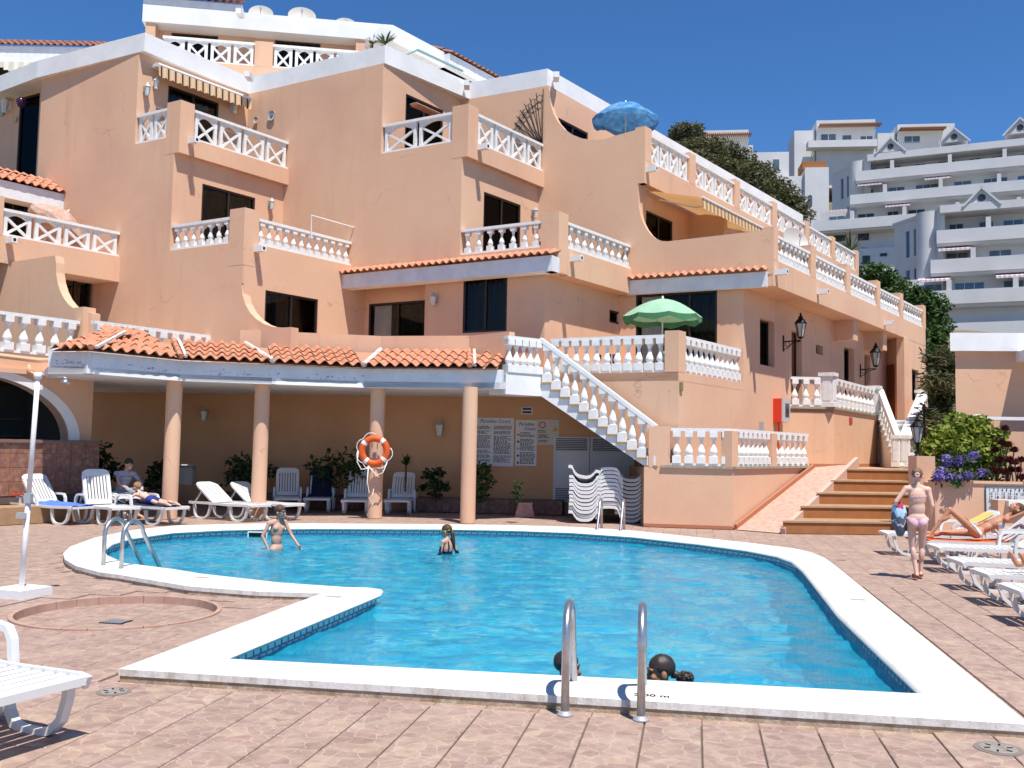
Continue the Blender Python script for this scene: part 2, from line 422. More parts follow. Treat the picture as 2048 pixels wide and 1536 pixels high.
def curve(F, p0, p1, n=7):               # quarter curve falling from (u0,z0) vertical tangent to (u1,z1) horizontal tangent
    (u0, z0), (u1, z1) = p0, p1
    return [(u0 + (u1 - u0) * (1 - math.cos(i / n * math.pi / 2)), z0 + (z1 - z0) * math.sin(i / n * math.pi / 2)) for i in range(n + 1)]
def pillar(F, ua, ub, px_r, z0, z1, w=None):   # corner pillar: L face from ua to ub, thickness along R
    w = w or .42
    q = F.pt(ub, 0); R = Fc((q.x, q.y), AZR)
    b = MB(); d = Vector(AZR); n = F.d
    p = [F.pt(ua, 0, .004).xy, F.pt(ub + .003, 0, .004).xy]; p += [p[1] + d * w, p[0] + d * w]
    b.prism(p, z0 + .003, z1 + .002); b.build('pillar', STUCCO, bld)

# ---- bay A (left)
uA = LA.u
a_l = uA(82, 200); a3 = uA(278, 104); a3r = uA(362, 198); a2 = uA(345, 380); a2r = uA(490, 410); a1e = uA(566, 655)
b3 = LB.u(767, 125); b3r = LB.u(937, 212); b2 = LB.u(922, 400); b2r = LB.u(1118, 427)
c3 = LC.u(1097, 175); c3r = LC.u(1290, 258); c2 = LC.u(1276, 370); c2r = LC.u(1547, 460)
aR3, aR3p, aR2, aR2p = [Fc(LA.pt(u, 0).xy, AZR) for u in (a3, a3r, a2, a2r)]
bR3, bR3p, bR2, bR2p = [Fc(LB.pt(u, 0).xy, AZR) for u in (b3, b3r, b2, b2r)]
cR3, cR3p, cR2, cR2p = [Fc(LC.pt(u, 0).xy, AZR) for u in (c3, c3r, c2, c2r)]
L1B = LB.shift(-.10); L1Bd = LB.shift(-.55)
L1C = LC.shift(-.12)
cR1 = Fc(L1C.at(1487, 640).xy, AZR); bR1 = Fc(L1B.at(1090, 600).xy, AZR)

# left wing wall A
uP3 = uA(335, 213); uP2 = uA(460, 430)
outl = [(a_l, 3.16), (a1e + .25, 3.16), (a1e + .25, 4.36)] + list(reversed(curve(LA, (a2r - .02, 5.5), (a1e, 4.36)))) + \
       [(a2r, 5.5), (a2r, Z2P), (uP2, Z2P), (uP2, Z2B), (a2, Z2B), (a2, Z3S), (a3r, Z3S), (a3r, Z3P), (uP3, Z3P), (uP3, Z3B), (a3, Z3B), (a3, ZR0), (a_l, ZR0)]
Wall(LA, outl, label='broad peach left wing wall with a curved foot')
outl = None
pillar(LA, uP3, a3r, 390, Z3S, Z3P); pillar(LA, uP2, a2r, 525, Z2S + .1, Z2P, .45)
# lattice in the wing wall and along the front, third floor
def Lrail(F, u0, u1, z0, z1, kind, n): balustrade(F.pt(u0 + .02, 0, -.1), F.pt(u1 - .01, 0, -.1), z0, z1, bld, kind, n)
Lrail(LA, a3, uP3, Z3B, Z3R, 'lattice', 2); Lrail(LA, a2, uP2, Z2B, Z2R, 'baluster', 7)
def Rside(Fp, Fw, Lnext, zs, zb, zr, kind, n, off0=.45, ln=None, t=.2):
    """outer balcony parapet Fp with rail, floor slab back to wall plane Fw, up to the next wing wall"""
    e = Fp.hit(Lnext); ew = Fw.hit(Lnext)
    rectw(Fp, off0 - .02, e, zs, zb, t=t, name='parapet')
    balustrade(Fp.pt(off0, 0, -.1), Fp.pt(e - .02, 0, -.1), zb, zr, bld, kind, n)
    b = MB(); b.prism([Fw.pt(0.02, 0, -.1).xy, Fp.pt(.02, 0, -.19).xy, Fp.pt(e, 0, -.19).xy, Fw.pt(ew, 0, -.1).xy], zs + .004, zs + .22)
    b.build('balcony_slab', STUCCO, bld)
Rside(aR3p, aR2, LB, Z3S, Z3B, Z3R, 'lattice', 4); Rside(aR2p, aR2p.shift(-1.4), LB, Z2S + .1, Z2B, Z2R, 'baluster', 12)
# recessed facade walls with windows
def Rwall(F, Lnext, z0, z1, rects, u0=0.0, **k):
    e = F.hit(Lnext); return rectw(F, u0, e, z0, z1, rects, **k)
d3a = aR3.rect(337, 170, 434, 300); d3a = (d3a[0], 9.3, d3a[2], d3a[3])
Rwall(aR3, LB, Z3S, ZR0, [d3a]); opening(aR3, d3a, bld, 'balcony_door', label='dark glazed balcony door under the striped awning')
d2a = aR2.rect(405, 367, 508, 470); d2a = (d2a[0], 6.1, d2a[2], d2a[3])
Rwall(aR2, LB, Z2S + .3, Z3S + .02, [d2a]); opening(aR2, d2a, bld, 'balcony_door')
w1a = aR2p.rect(531, 580, 634, 676); w1a = (w1a[0], 4.2, w1a[2], w1a[3])
rectw(aR2p, .05, aR2p.hit(L1Bd), 3.3, Z2S + .1, [w1a], t=.22, off=0); opening(aR2p, w1a, bld, off=-.05, label='wide dark window beside the curved parapet')
# ---- bay B (middle)
uB = LB.u; uP3b = uB(905, 225); uP2b = uB(1083, 443)
lbl = LB.hit(aR3) - .2
outl = [(lbl, Z2S + .5), (b2, Z2S + .5), (b2r - .02, Z2S + .5), (b2r, Z2P), (uP2b, Z2P), (uP2b, Z2B), (b2, Z2B), (b2, Z3S), (b3r, Z3S), (b3r, Z3P), (uP3b, Z3P), (uP3b, Z3B), (b3, Z3B), (b3, ZR0), (lbl, ZR0)]
Wall(LB, outl, label='broad peach middle wing wall above the long tiled eave')
pillar(LB, uP3b, b3r, 0, Z3S, Z3P); pillar(LB, uP2b, b2r, 0, Z2S + .02, Z2P, .42)
Lrail(LB, b3, uP3b, Z3B, Z3R, 'lattice', 2); Lrail(LB, b2, uP2b, Z2B, Z2R, 'baluster', 7)
Rside(bR3p, bR2, LC, Z3S, Z3B, Z3R, 'lattice', 4); Rside(bR2p, bR1, LC, Z2S, Z2B, Z2R, 'baluster', 9)
d3b = bR3.rect(812, 187, 885, 290); d3b = (d3b[0], 9.3, d3b[2], d3b[3])
Rwall(bR3, LC, Z3S, ZR0, [d3b]); opening(bR3, d3b, bld, 'balcony_door')
d2b = bR2.rect(968, 383, 1040, 500); d2b = (d2b[0], 6.1, d2b[2], d2b[3])
Rwall(bR2, LC, Z2S + .3, Z3S + .02, [d2b]); opening(bR2, d2b, bld, 'balcony_door', curtain=[(.05, .45)], label='balcony door with a white curtain at its left')
# ground-floor rooms of bay B, under the eave
w1b = L1B.rect(927, 553, 1013, 662); uB1 = L1B.u(851, 560); uB1e = L1B.u(1090, 600)
rectw(L1B, uB1, uB1e, 3.3, Z2S + .35, [w1b], t=.3); opening(L1B, w1b, bld, off=-.05, label='square dark window under the long tiled eave')
d1b = L1Bd.rect(738, 608, 853, 684); d1b = (d1b[0], 3.6, d1b[2], d1b[3])
rectw(L1Bd, L1Bd.hit(aR2p) - .1, L1Bd.u(900, 600), 3.3, Z2S + .35, [d1b]); opening(L1Bd, d1b, bld, 'terrace_door', curtain=[(.06, .36)], label='sliding terrace door with a cream curtain at its left')
w1s = bR1.rect(1219, 619, 1243, 650)
rectw(bR1, .0, bR1.hit(L1C), 3.3, Z2S + .02, [w1s], t=.3); opening(bR1, w1s, bld, bars=0, drape=False, label='small dark window beside the green parasol')
# ---- bay C (right)
uC = LC.u; lcl = LC.hit(bR3) - .2
k1 = LC.uz(1150, 258); k1e = LC.uz(1196, 268); k2 = LC.uz(1276, 372); k2e = LC.uz(1335, 470); p2 = LC.uz(1545, 462)
outl = [(lcl, Z2S + .3), (c2r, Z2S + .3), (c2r, 7.28), (k2e[0], 7.2)] + list(reversed(curve(LC, (c2, 8.55), (k2e[0], 7.2), 8)))[1:] + \
       [(c2, Z3S - .2), (c3r, Z3S - .2), (c3r, 10.38), (LC.u(1205, 268), 10.2)] + list(reversed(curve(LC, (c3 + .04, 11.75), (LC.u(1205, 268), 10.2), 8)))[1:] + [(c3, ZR0), (lcl, ZR0)]
Wall(LC, outl, t=.22, label='peach right wing wall with two curved cut-outs')
far = 20.6
Rx = lambda F, px, y: F.u(px, y)
# third-floor terrace side: parapet, pillars, lattice fields
pil3 = [0.0] + [cR3p.uz(px, 400)[0] for px in (1385, 1475, 1550, 1615, 1667, 1714)]
rectw(cR3p, 0.0, pil3[-1] + .2, Z3S - .2, Z3B, t=.22, name='parapet')
for i, u in enumerate(pil3):
    b = MB(); b.fbox(cR3p, max(u - .2, .004) if i else .004, u + (.38 if i == 0 else .2), Z3B, Z3P, -.3, .004); b.build('pillar', STUCCO, bld)
    if i: balustrade(cR3p.pt(pil3[i - 1] + (.38 if i == 1 else .2), 0, -.1), cR3p.pt(u - .2, 0, -.1), Z3B, Z3R, bld, 'lattice', 4)
b = MB(); b.prism([cR3.pt(.1, 0, -.1).xy, cR3p.pt(.05, 0, -.2).xy, cR3p.pt(pil3[-1], 0, -.2).xy, cR3.pt(pil3[-1], 0, -.1).xy], Z3S - .15, Z3S + .2); b.build('balcony_slab', STUCCO, bld)
w3c = cR3.rect(1117, 235, 1176, 272); rectw(cR3, .05, far, Z3S, ZR0, [(w3c[0], 9.6, w3c[2], w3c[3])], t=.25)
opening(cR3, (w3c[0], 9.6, w3c[2], w3c[3]), bld, drape=False)
# second-floor terrace side
pil2 = [0.0] + [cR2p.uz(px, 560)[0] for px in (1627, 1697, 1757, 1803, 1848)]
rectw(cR2p, 0.0, pil2[-1] + .15, Z2S, Z2B, t=.22, name='parapet')
for i, u in enumerate(pil2):
    b = MB(); b.fbox(cR2p, max(u - .2, .004), u + (.3 if i == 0 else .2), Z2B, Z2P + (.05 if i else 0), -.3, .004); b.build('pillar', STUCCO, bld)
    if i: balustrade(cR2p.pt(pil2[i - 1] + (.3 if i == 1 else .2), 0, -.1), cR2p.pt(u - .2, 0, -.1), Z2B, Z2R + .02, bld, 'baluster', 8)
b = MB(); b.prism([cR1.pt(-.1, 0, -.1).xy, cR2p.pt(.05, 0, -.2).xy, cR2p.pt(pil2[-1], 0, -.2).xy, cR1.pt(pil2[-1], 0, -.1).xy], Z2S + .005, Z2S + .25); b.build('balcony_slab', STUCCO, bld)
# deck of the second-floor terrace behind, so nothing shows through
w2c = cR2.rect(1292, 420, 1345, 470); rectw(cR2, .0, 16.5, Z2S + .3, Z3S - .18, [(w2c[0], 6.6, w2c[2], w2c[3])]); opening(cR2, (w2c[0], 6.6, w2c[2], w2c[3]), bld, drape=False)
# dividing wall on the terrace
b = MB(); b.fbox(cR2, cR2.u(1378, 450), cR2.u(1378, 450) + .25, 6.3, 8.6, 0, 1.1); b.build('wall', STUCCO, bld)
# ground floor of bay C
g1 = L1C.rect(1272, 590, 1434, 680); g1 = (g1[0], 3.5, g1[2], g1[3])
rectw(L1C, L1C.hit(bR1) - .1, L1C.hit(cR1), 3.3, Z2S + .35, [g1], t=.3); opening(L1C, g1, bld, 'terrace_door', bars=2, curtain=[(.06, .34)], label='wide dark terrace door behind the green parasol')
# long entrance facade R1
h1 = cR1.rect(1520, 635, 1549, 735); h2 = cR1.rect(1583, 660, 1604, 768); h2 = (h2[0], 2.95, h2[2], h2[3]); h3 = cR1.rect(1632, 688, 1646, 711)
h4 = cR1.rect(1688, 692, 1709, 770); h4 = (h4[0], 2.95, h4[2], h4[3]); h5 = cR1.rect(1729, 707, 1741, 770); h5 = (h5[0], 2.95, h5[2], h5[3])
ue = cR1.u(1775, 760)
Wall(cR1, [(0, 1.0), (ue, 1.0), (ue, Z2S + .02), (0, Z2S + .02)], [h1, h2, h3, h4, h5], t=.3, label='long peach entrance facade under the balcony')
opening(cR1, h1, bld, bars=0, off=-.2, label='tall dark window left of the first lantern')
opening(cR1, h2, bld, 'front_door', kind='door', bars=0, off=-.2, label='brown wooden front door beside the first lantern')
opening(cR1, h3, bld, bars=0, off=-.22, drape=False); opening(cR1, h4, bld, 'front_door', bars=0, off=-.22); opening(cR1, h5, bld, 'front_door', kind='door', bars=0, off=-.2)
# far end block standing out flush with the balcony
uE0 = cR2p.u(1808, 700); uE1 = cR2p.u(1852, 700)
hE = cR2p.rect(1824, 737, 1838, 803)
Wall(cR2p, [(uE0, 1.0), (uE1, 1.0), (uE1, Z2S), (uE0, Z2S)], [hE], t=.25, off=-.005); opening(cR2p, hE, bld, bars=0, off=-.15, drape=False)
LE = line(cR1.pt(ue, 0).xy, cR2p.pt(uE0, 0).xy); eL = (cR2p.pt(uE0, 0) - cR1.pt(ue, 0)).length
hd = LE.rect(1757, 735, 1771, 810)
rectw(LE, 0, eL, 1.0, Z2S, t=.2)
b = MB(); b.fbox(LE, .06, .5, 2.95, 4.95, 0, .05); b.build('front_door', WOOD, bld)
# two deep white brackets under the balcony
for (xa, xb) in ((1655, 1702), (1717, 1763)):
    u0 = cR1.u(xa + 12, 670); b = MB(); b.fbox(cR1, u0, u0 + .45, Z2S - .62, Z2S + .01, -.02, .62); b.build('beam_end', STUCCO, bld)
# ---- roof: white band all round
rp = [G(-160, 215, ZR1), G(76, 121, ZR1), G(84, 119, ZR1), G(290, 65, ZR1), G(500, 155, ZR1), G(770, 90, ZR1), G(940, 165, ZR1), G(1095, 137, ZR1), G(1606, 430, ZR1)]
rp2 = [p.xy for p in rp] + [Vector((8, 48)), Vector((-28, 44))]
b = MB(); b.prism(rp2, ZR0, ZR1); b.build('roof_band', WHITE, bld, label='white flat roof band zigzagging over all bays')
# ---- far-left bay Z
zP = LA.at(243, 455); Zr2p = Fc(zP.xy, AZR); Zr2 = Fc(LA.at(104, 380).xy, AZR)
LZ = LA.shift(-.55)
hz = LZ.rect(40, 196, 76, 268)
rectw(LZ, LZ.u(-160, 200), a_l + .3, 8.6, ZR0, [(hz[0], 9.3, hz[2], hz[3])]); opening(LZ, (hz[0], 9.3, hz[2], hz[3]), bld, 'balcony_door', bars=0, drape=False)
hz2 = Zr2.rect(0, 337, 56, 440); hz2 = (hz2[0], 6.1, hz2[2], hz2[3])
rectw(Zr2, -5.0, .1, Z2S, 8.9, [hz2]); opening(Zr2, hz2, bld, 'balcony_door')
rectw(Zr2p, -5, 0.0, Z2S, Z2B, t=.2, name='parapet'); uz0 = Zr2p.u(7, 430)
balustrade(Zr2p.pt(uz0, 0, -.1), Zr2p.pt(-.02, 0, -.1), Z2B, Z2R, bld, 'lattice', 4)
b = MB(); b.fbox(Zr2p, uz0 - .5, uz0, Z2B, Z2P + .1, -.3, .004); b.build('pillar', STUCCO, bld)
b = MB(); b.prism([Zr2.pt(-5, 0, -.1).xy, Zr2p.pt(-5, 0, -.19).xy, Zr2p.pt(0, 0, -.19).xy, Zr2.pt(0, 0, -.1).xy], Z2S + .02, Z2S + .22); b.build('balcony_slab', STUCCO, bld)
hz1 = Zr2.rect(131, 545, 189, 640)
Zr1 = Fc(LA.at(188, 560).xy, AZR); hz1 = Zr1.rect(120, 540, 187, 640)
rectw(Zr1, -5.0, .1, 3.3, Z2S + .05, [(hz1[0], 3.6, -.06, hz1[3])]); opening(Zr1, (hz1[0], 3.6, -.06, hz1[3]), bld, 'terrace_door', drape=False)
# curved side wall in front (runs parallel to the wing walls)
LZ1 = Fc(D(100, 580, 22.0).xy, az(120)); uq = LZ1.u
outl = [(uq(-120, 600), 3.4), (uq(183, 640), 3.4), (uq(183, 640), LZ1.uz(183, 626)[1])] + list(reversed(curve(LZ1, LZ1.uz(112, 525), LZ1.uz(176, 624), 8))) + [LZ1.uz(110, 511), LZ1.uz(-120, 545)]
Wall(LZ1, outl, t=.22, label='curved peach screen wall above the bar')

# ---- tiled eaves
def eave(F, u0, u1, off, zf0, zf1, zt, parent, rows=2, run=.55, ends=.12):
    ob = MB(); ob.fbox(F, u0, u1, zf0, zf1, -.05, off); e = ob.build('tiled_eave', FASCIA, parent)
    tile_field(F.pt(u0, zf1 + .0, off + .10), F.pt(u1, zf1 + .0, off + .10), F.pt(u0, zt, off + .10 - run), F.pt(u1, zt, off + .10 - run), e, rows, .205)
    # rows of tile ends bedded in the fascia
    return e
eave(LB, LB.u(694, 560), b2r + .01, .34, Z2S, 6.22, 6.42, bld, 1, .46)
eave(LC, LC.u(1256, 560), LC.u(1535, 540), .10, Z2S - .03, 6.20, 6.36, bld, 1, .30)
# short tiled eave end returning round the middle pillar
eR = bR2p; ob = MB(); ob.fbox(eR, -.28, .0, Z2S, 6.2, -.2, .02); ob.build('tiled_eave', FASCIA, bld)
# far-left tiled eave over the balcony door
e = MB(); e.fbox(Zr2, -5, .75, 8.05, 8.5, 0, .55); e = e.build('tiled_eave', FASCIA, bld)
tile_field(Zr2.pt(-5, 8.5, .62), Zr2.pt(.75, 8.5, .62), Zr2.pt(-5, 8.98, -.25), Zr2.pt(.75, 8.98, -.25), e, 3, .22)

# ---- drain spouts (white boxes with a dark hole)
def spout(F, px, py, l=.3, s=.14):
    q = F.uz(px, py); b = MB(); m = s / 2
    b.fbox(F, q[0] - m, q[0] + m, q[1] - m, q[1] + m, -.02, l, 0); b.fbox(F, q[0] - m * .5, q[0] + m * .5, q[1] - m * .5, q[1] + m * .5, l - .01, l + .004, 1)
    b.build('drain_spout', [WHITE, DARKROOM], bld)
for F, px, py in ((aR3p, 380, 283), (Zr2p, 17, 482), (aR2p, 512, 499), (bR3p, 958, 296), (bR2p, 1143, 518), (cR3p, 1294, 340), (cR2p, 1552, 545), (cR2p, 1635, 584), (cR2p, 1769, 646)): spout(F, px, py)
for px, py in ((500, 156), (934, 173), (1112, 157), (482, 30)):
    q = G(px, py, 12.25 if px != 482 else 15.1); b = MB(); b.box(q + Vector((0, -.12, 0)), (.16, .4, .16)); b.build('drain_spout', WHITE, bld)

# ---- penthouse storey set back on the roof
ZP = 15.45
q0, q1, q2 = G(286, 8, ZP), G(484, 26, ZP), G(786, 50, ZP)
PF = line(q0.xy, q2.xy); q2u = (q2 - q0).xy.length; q1u = PF.uo(q1)
PR = Fc(q2.xy, AZR)
b = MB(); b.prism([q0.xy, q2.xy, PR.pt(9, 0).xy, (q0 + Vector((-2, 12, 0))).xy], ZP - .55, ZP); b.build('roof_band', WHITE, bld)
h1p = PF.shift(-.6).rect(343, 65, 435, 110); h2p = PF.shift(-.6).rect(550, 80, 640, 125)
PW = PF.shift(-.6)
rectw(PW, .1, q2u - 1.2, 12.4, ZP - .5, [(h1p[0], 12.9, h1p[2], h1p[3]), (h2p[0], 12.9, h2p[2], h2p[3])]); opening(PW, (h1p[0], 12.9, h1p[2], h1p[3]), bld, bars=2, drape=False); opening(PW, (h2p[0], 12.9, h2p[2], h2p[3]), bld, bars=2, drape=False)
for px in (300, 722):
    u = PF.u(px, 60); b = MB(); b.fbox(PF, u - .15, u + .15, 12.4, ZP - .5, -.6, -.05); b.build('pillar', STUCCO, bld)
rectw(PR, 1.0, 9, 12.4, ZP - .5, off=-1.2)
# parapet and lattice of the penthouse terrace
PT = PF.shift(.9)
ua, ub, uc, ud = PT.u(325, 80), PT.u(510, 90), PT.u(546, 90), PT.u(752, 110)
z_a = PT.uz(325, 70)[1]
rectw(PT, ua - .3, ud, 12.4, z_a - .75, t=.2, name='parapet')
for (x0, x1, n) in ((ua, ub, 4), (uc, ud, 5)): balustrade(PT.pt(x0, 0, -.1), PT.pt(x1, 0, -.1), z_a - .75, z_a, bld, 'lattice', n)
b = MB(); b.fbox(PT, ub, uc, z_a - .75, z_a + .05, -.25, .004); b.build('pillar', STUCCO, bld)
# weathered tile roof left part and on the right-hand return
e = MB(); e.fbox(PF, 0, q1u, ZP + .003, ZP + .25, -1.5, -.02); e = e.build('tiled_eave', FASCIA, bld)
tile_field(PF.pt(-.1, ZP + .25, .1), PF.pt(q1u, ZP + .25, .1), PF.pt(-.1, ZP + .8, -1.1), PF.pt(q1u, ZP + .8, -1.1), e, 3, .22, TILE_OLD)
v0, v1 = PR.u(888, 98), PR.u(985, 150)
e = MB(); e.fbox(PR, v0, v1 + 1, ZP - .55, ZP - .1, -1, .25); e = e.build('tiled_eave', FASCIA, bld)
tile_field(PR.pt(v0, ZP - .1, .33), PR.pt(v1 + 1, ZP - .1, .33), PR.pt(v0, ZP + .35, -.6), PR.pt(v1 + 1, ZP + .35, -.6), e, 2, .25, TILE_OLD)
# ---- block far left behind
B2 = thing('rear_block', (-20, 37, 0), 'weathered peach block with a tiled roof behind the left wing', 'building')
YB = 36.0
f0, f1 = D(-180, 60, YB), D(262, 78, YB); BF = line(f0.xy, f1.xy); bw = (f1 - f0).xy.length
zt = BF.uz(120, 66)[1]
rectw(BF, 0, bw + .5, 10, zt - 1.2, off=-.5, parent=B2)
b = MB(); b.fbox(BF, 0, bw, zt - 1.2, zt - .55, -.6, 0); e = b.build('tiled_eave', FASCIA, B2)
tile_field(BF.pt(0, zt - .55, .1), BF.pt(bw, zt - .55, .1), BF.pt(0, zt, -.9), BF.pt(bw, zt, -.9), e, 3, .25, TILE_OLD)
hb = BF.shift(-.5).rect(-60, 106, 68, 117); b = MB(); b.fbox(BF, hb[0], hb[2], hb[1] - 1.2, hb[3], -.6, -.48); b.build('window', FRAME, B2)
e = MB(); e.fbox(BF, 0, BF.u(32, 120), zt - 3.05, zt - 2.6, -.5, .3); e = e.build('tiled_eave', STUCCO, B2)
tile_field(BF.pt(0, zt - 2.6, .4), BF.pt(BF.u(42, 120), zt - 2.6, .4), BF.pt(0, zt - 2.1, -.5), BF.pt(BF.u(32, 120), zt - 2.1, -.5), e, 2, .25, TILE_OLD)
# cream awning on it
aw = MB(); u1 = BF.u(88, 90); n = 28
for i in range(n):
    ua_, ub_ = u1 * i / n, u1 * (i + 1) / n
    dz = .08 * math.sin(i * 1.3)
    aw.add([BF.pt(ua_, zt - 1.25, -.2), BF.pt(ub_, zt - 1.25, -.2), BF.pt(ub_, zt - 1.45, .7), BF.pt(ua_, zt - 1.45, .7), BF.pt(ub_, zt - 1.75 + dz, .72), BF.pt(ua_, zt - 1.75 + dz, .72)], [(0, 1, 2, 3), (3, 2, 4, 5)], i % 2)
AWN_C = mat('cream_awning', (.72, .66, .55), .9); AWN_G = mat('grey_awning', (.55, .52, .46), .9)
aw.build('awning', [AWN_C, AWN_G], None, label='cream scalloped awning below the far left tiled roof', cat='awning', fix=False)

# ================================================================ poolside portico
por = thing('portico', (-4, 22, 0), 'tile-roofed portico on round peach columns curving behind the pool', 'portico')
FZ0, FZ1 = 2.97, 3.40
fas = [Vector((-9.9, 18.6)), Vector((-8.75, 19.75)), Vector((-7.25, 20.9)), Vector((-5.3, 21.5)), Vector((-3.3, 22.15)), Vector((-.75, 21.75)), Vector((-.1, 21.62))]
fas[1] = G(170, 745, FZ0).xy * 1.03; fas[0] = G(88, 735, 3.08).xy * 1.02
fas = [f + (Vector((-4.5, 13.0)) - f).normalized() * .34 for f in fas]
back = [(-11.8, 26.6), (1.6, 25.2), (3.1, 24.6)]
BW = line((-11.9, 26.4), (1.3, 24.75)); bl = (Vector((-11.9, 26.4)) - Vector((1.3, 24.75))).length
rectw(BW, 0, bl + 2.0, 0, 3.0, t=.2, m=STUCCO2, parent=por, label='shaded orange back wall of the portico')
b = MB(); ceil = [p for p in fas] + [Vector((.1, 22.2)), BW.pt(bl + 1.5, 0).xy, BW.pt(0, 0).xy, Vector((-10.6, 21.5))]
b.prism(ceil, FZ0 + .012, FZ0 + .14); b.build('ceiling', WHITE, por)
for i in range(len(fas) - 1):
    F = line(fas[i], fas[i + 1]); L = (fas[i + 1] - fas[i]).length
    b = MB(); b.fbox(F, -.03 if i else 0, L + .03, FZ0, FZ1, -.2, 0); b.build('fascia', FASCIA, por)
for i in (2, 4):      # freshly painted white strips along the lower edge of two fascias
    pass
# roof planes: eave points and top points
EV = [(90, 706), (170, 709), (372, 713), (552, 736), (738, 741), (950, 739), (1012, 746)]
TP = [(180, 668), (240, 668), (347, 676), (492, 700), (760, 711), (938, 702), (1006, 706)]
ZE, ZT = 3.43, 3.92
ev = []
for i, p in enumerate(EV):
    f = fas[i]; c = Vector((-4.5, 13.0)); d = (f - c).normalized()
    q = f - d * .16; ev.append(Vector((q.x, q.y, ZE)))
tp = [G(*p, ZT) for p in TP]
for i in range(len(tp)):
    f = ev[i].xy; t_ = tp[i].xy
    r = ray(*TP[i]); k = (f.length + 1.4) / Vector((r.x, r.y)).length; tp[i] = cC + r * k; tp[i].z = ZT
roof = MB()
for i in range(len(ev) - 1): roof.add([ev[i] - Vector((0, 0, .03)), ev[i + 1] - Vector((0, 0, .03)), tp[i + 1] - Vector((0, 0, .03)), tp[i] - Vector((0, 0, .03))], [(0, 1, 2, 3)])
roof = roof.build('roof', mat('roof_mortar', (.42, .22, .14), .9), por, fix=False)
for i in range(len(ev) - 1): tile_field(ev[i], ev[i + 1], tp[i], tp[i + 1], roof, 4, .255)
RIDGE = mat('white_mortar_hip', (.72, .69, .66), .9, (.5, .42, .36), 6, .8)
for i in range(1, len(ev) - 1):
    d = (tp[i] - ev[i]); m = TILE if i in (1, 2, 5) else RIDGE
    b = MB()
    for k in range(4):
        p, q = ev[i] + d * (k / 4) + Vector((0, 0, .07)), ev[i] + d * ((k + 1.15) / 4) + Vector((0, 0, .07))
        b.tube([p - Vector((0, 0, .02)), q - Vector((0, 0, .02))], [.065, .05], 8)
    b.build('hip_tiles', m, por, label='white mortared hip' if m is RIDGE else None)
    if m is TILE:
        b = MB(); b.bar(ev[i] + Vector((.12, -.02, .05)), tp[i] + Vector((.12, -.02, .05)), .06, .05); b.build('hip_mortar', RIDGE, por)
# columns
for px, py in ((338, 1037), (514, 1030), (749, 1036), (935, 1046)):
    q = G(px, py, 0)
    if px == 514: q = Vector((-5.62, 21.6, 0))
    b = MB(); b.lathe([(.168, 0), (.168, 1.5), (.168, FZ0 + .02)], 24, (q.x, q.y, 0)); b.build('column', STUCCO, por, angle=40)
# parapet above the roof
pp = [tp[3] + Vector((-.2, .25, 0)), tp[4] + Vector((0, .12, 0)), tp[5] + Vector((0, .1, 0)), G(1016, 740, 3.43) + Vector((0, .1, 0))]
for i in range(3):
    F = line(pp[i].xy, pp[i + 1].xy); L = (pp[i + 1] - pp[i]).xy.length
    rectw(F, -.02, L + .02, 3.3, 4.32, t=.18, parent=por, name='parapet')
# terrace floor on top
b = MB(); b.prism([pp[0].xy, pp[1].xy, pp[2].xy, pp[3].xy, (.9, 22.8), (2.2, 24.5), (0, 26), (-6, 27), (-9.8, 25), (-9.4, 22.0)], 3.2, 3.4); b.build('terrace_floor', STUCCO, por)
# pale strips of fresh paint along the lower edge of two fascias
FRESH = mat('fresh_white', (.85, .85, .85), .6); DIRT = mat('peeling_dirt', (.12, .12, .12), .95)
for i, (s0, s1) in ((1, (.02, .98)), (3, (.02, .98))):
    b = MB(); F = line(fas[i], fas[i + 1]); L = (fas[i + 1] - fas[i]).length; n = 24
    hgt = lambda q: .07 + (.022 * math.sin(q * 1.7) if i == 1 else .006 * math.sin(q)) + (.08 if (i == 3 and (q < 2 or q > n - 2)) else 0)
    for k in range(n):
        u0, u1 = L * (s0 + (s1 - s0) * k / n), L * (s0 + (s1 - s0) * (k + 1) / n)
        b.add([F.pt(u0, FZ0 - .001, .004), F.pt(u1, FZ0 - .001, .004), F.pt(u1, FZ0 + hgt(k + 1), .004), F.pt(u0, FZ0 + hgt(k), .004)], [(0, 1, 2, 3)])
    b.build('fresh_paint_strip', FRESH, por, fix=False)
rr_ = random.Random(4); b = MB()
for i in (0, 1, 2, 3):      # flakes of lost paint
    F = line(fas[i], fas[i + 1]); L = (fas[i + 1] - fas[i]).length
    for _ in range(26):
        u, z = rr_.gauss(L * .55, L * .2), FZ0 + .20 + rr_.gauss(0, .035); w, h = rr_.uniform(.01, .06), rr_.uniform(.004, .014)
        b.add([F.pt(u, z, .003), F.pt(u + w, z + rr_.uniform(-.01, .01), .003), F.pt(u + w * .8, z + h, .003), F.pt(u + w * .2, z + h * 1.2, .003)], [(0, 1, 2, 3)])
o = b.build('paint_flakes', DIRT, por, fix=False); o['kind'] = 'stuff'
# balustrade of the terrace above the roof, in front of the left wing wall
q0, q1 = G(186, 641, 4.28), G(425, 672, 4.28)
balustrade(q0.xy, q1.xy, 3.43, 4.28, por, 'baluster', 10)
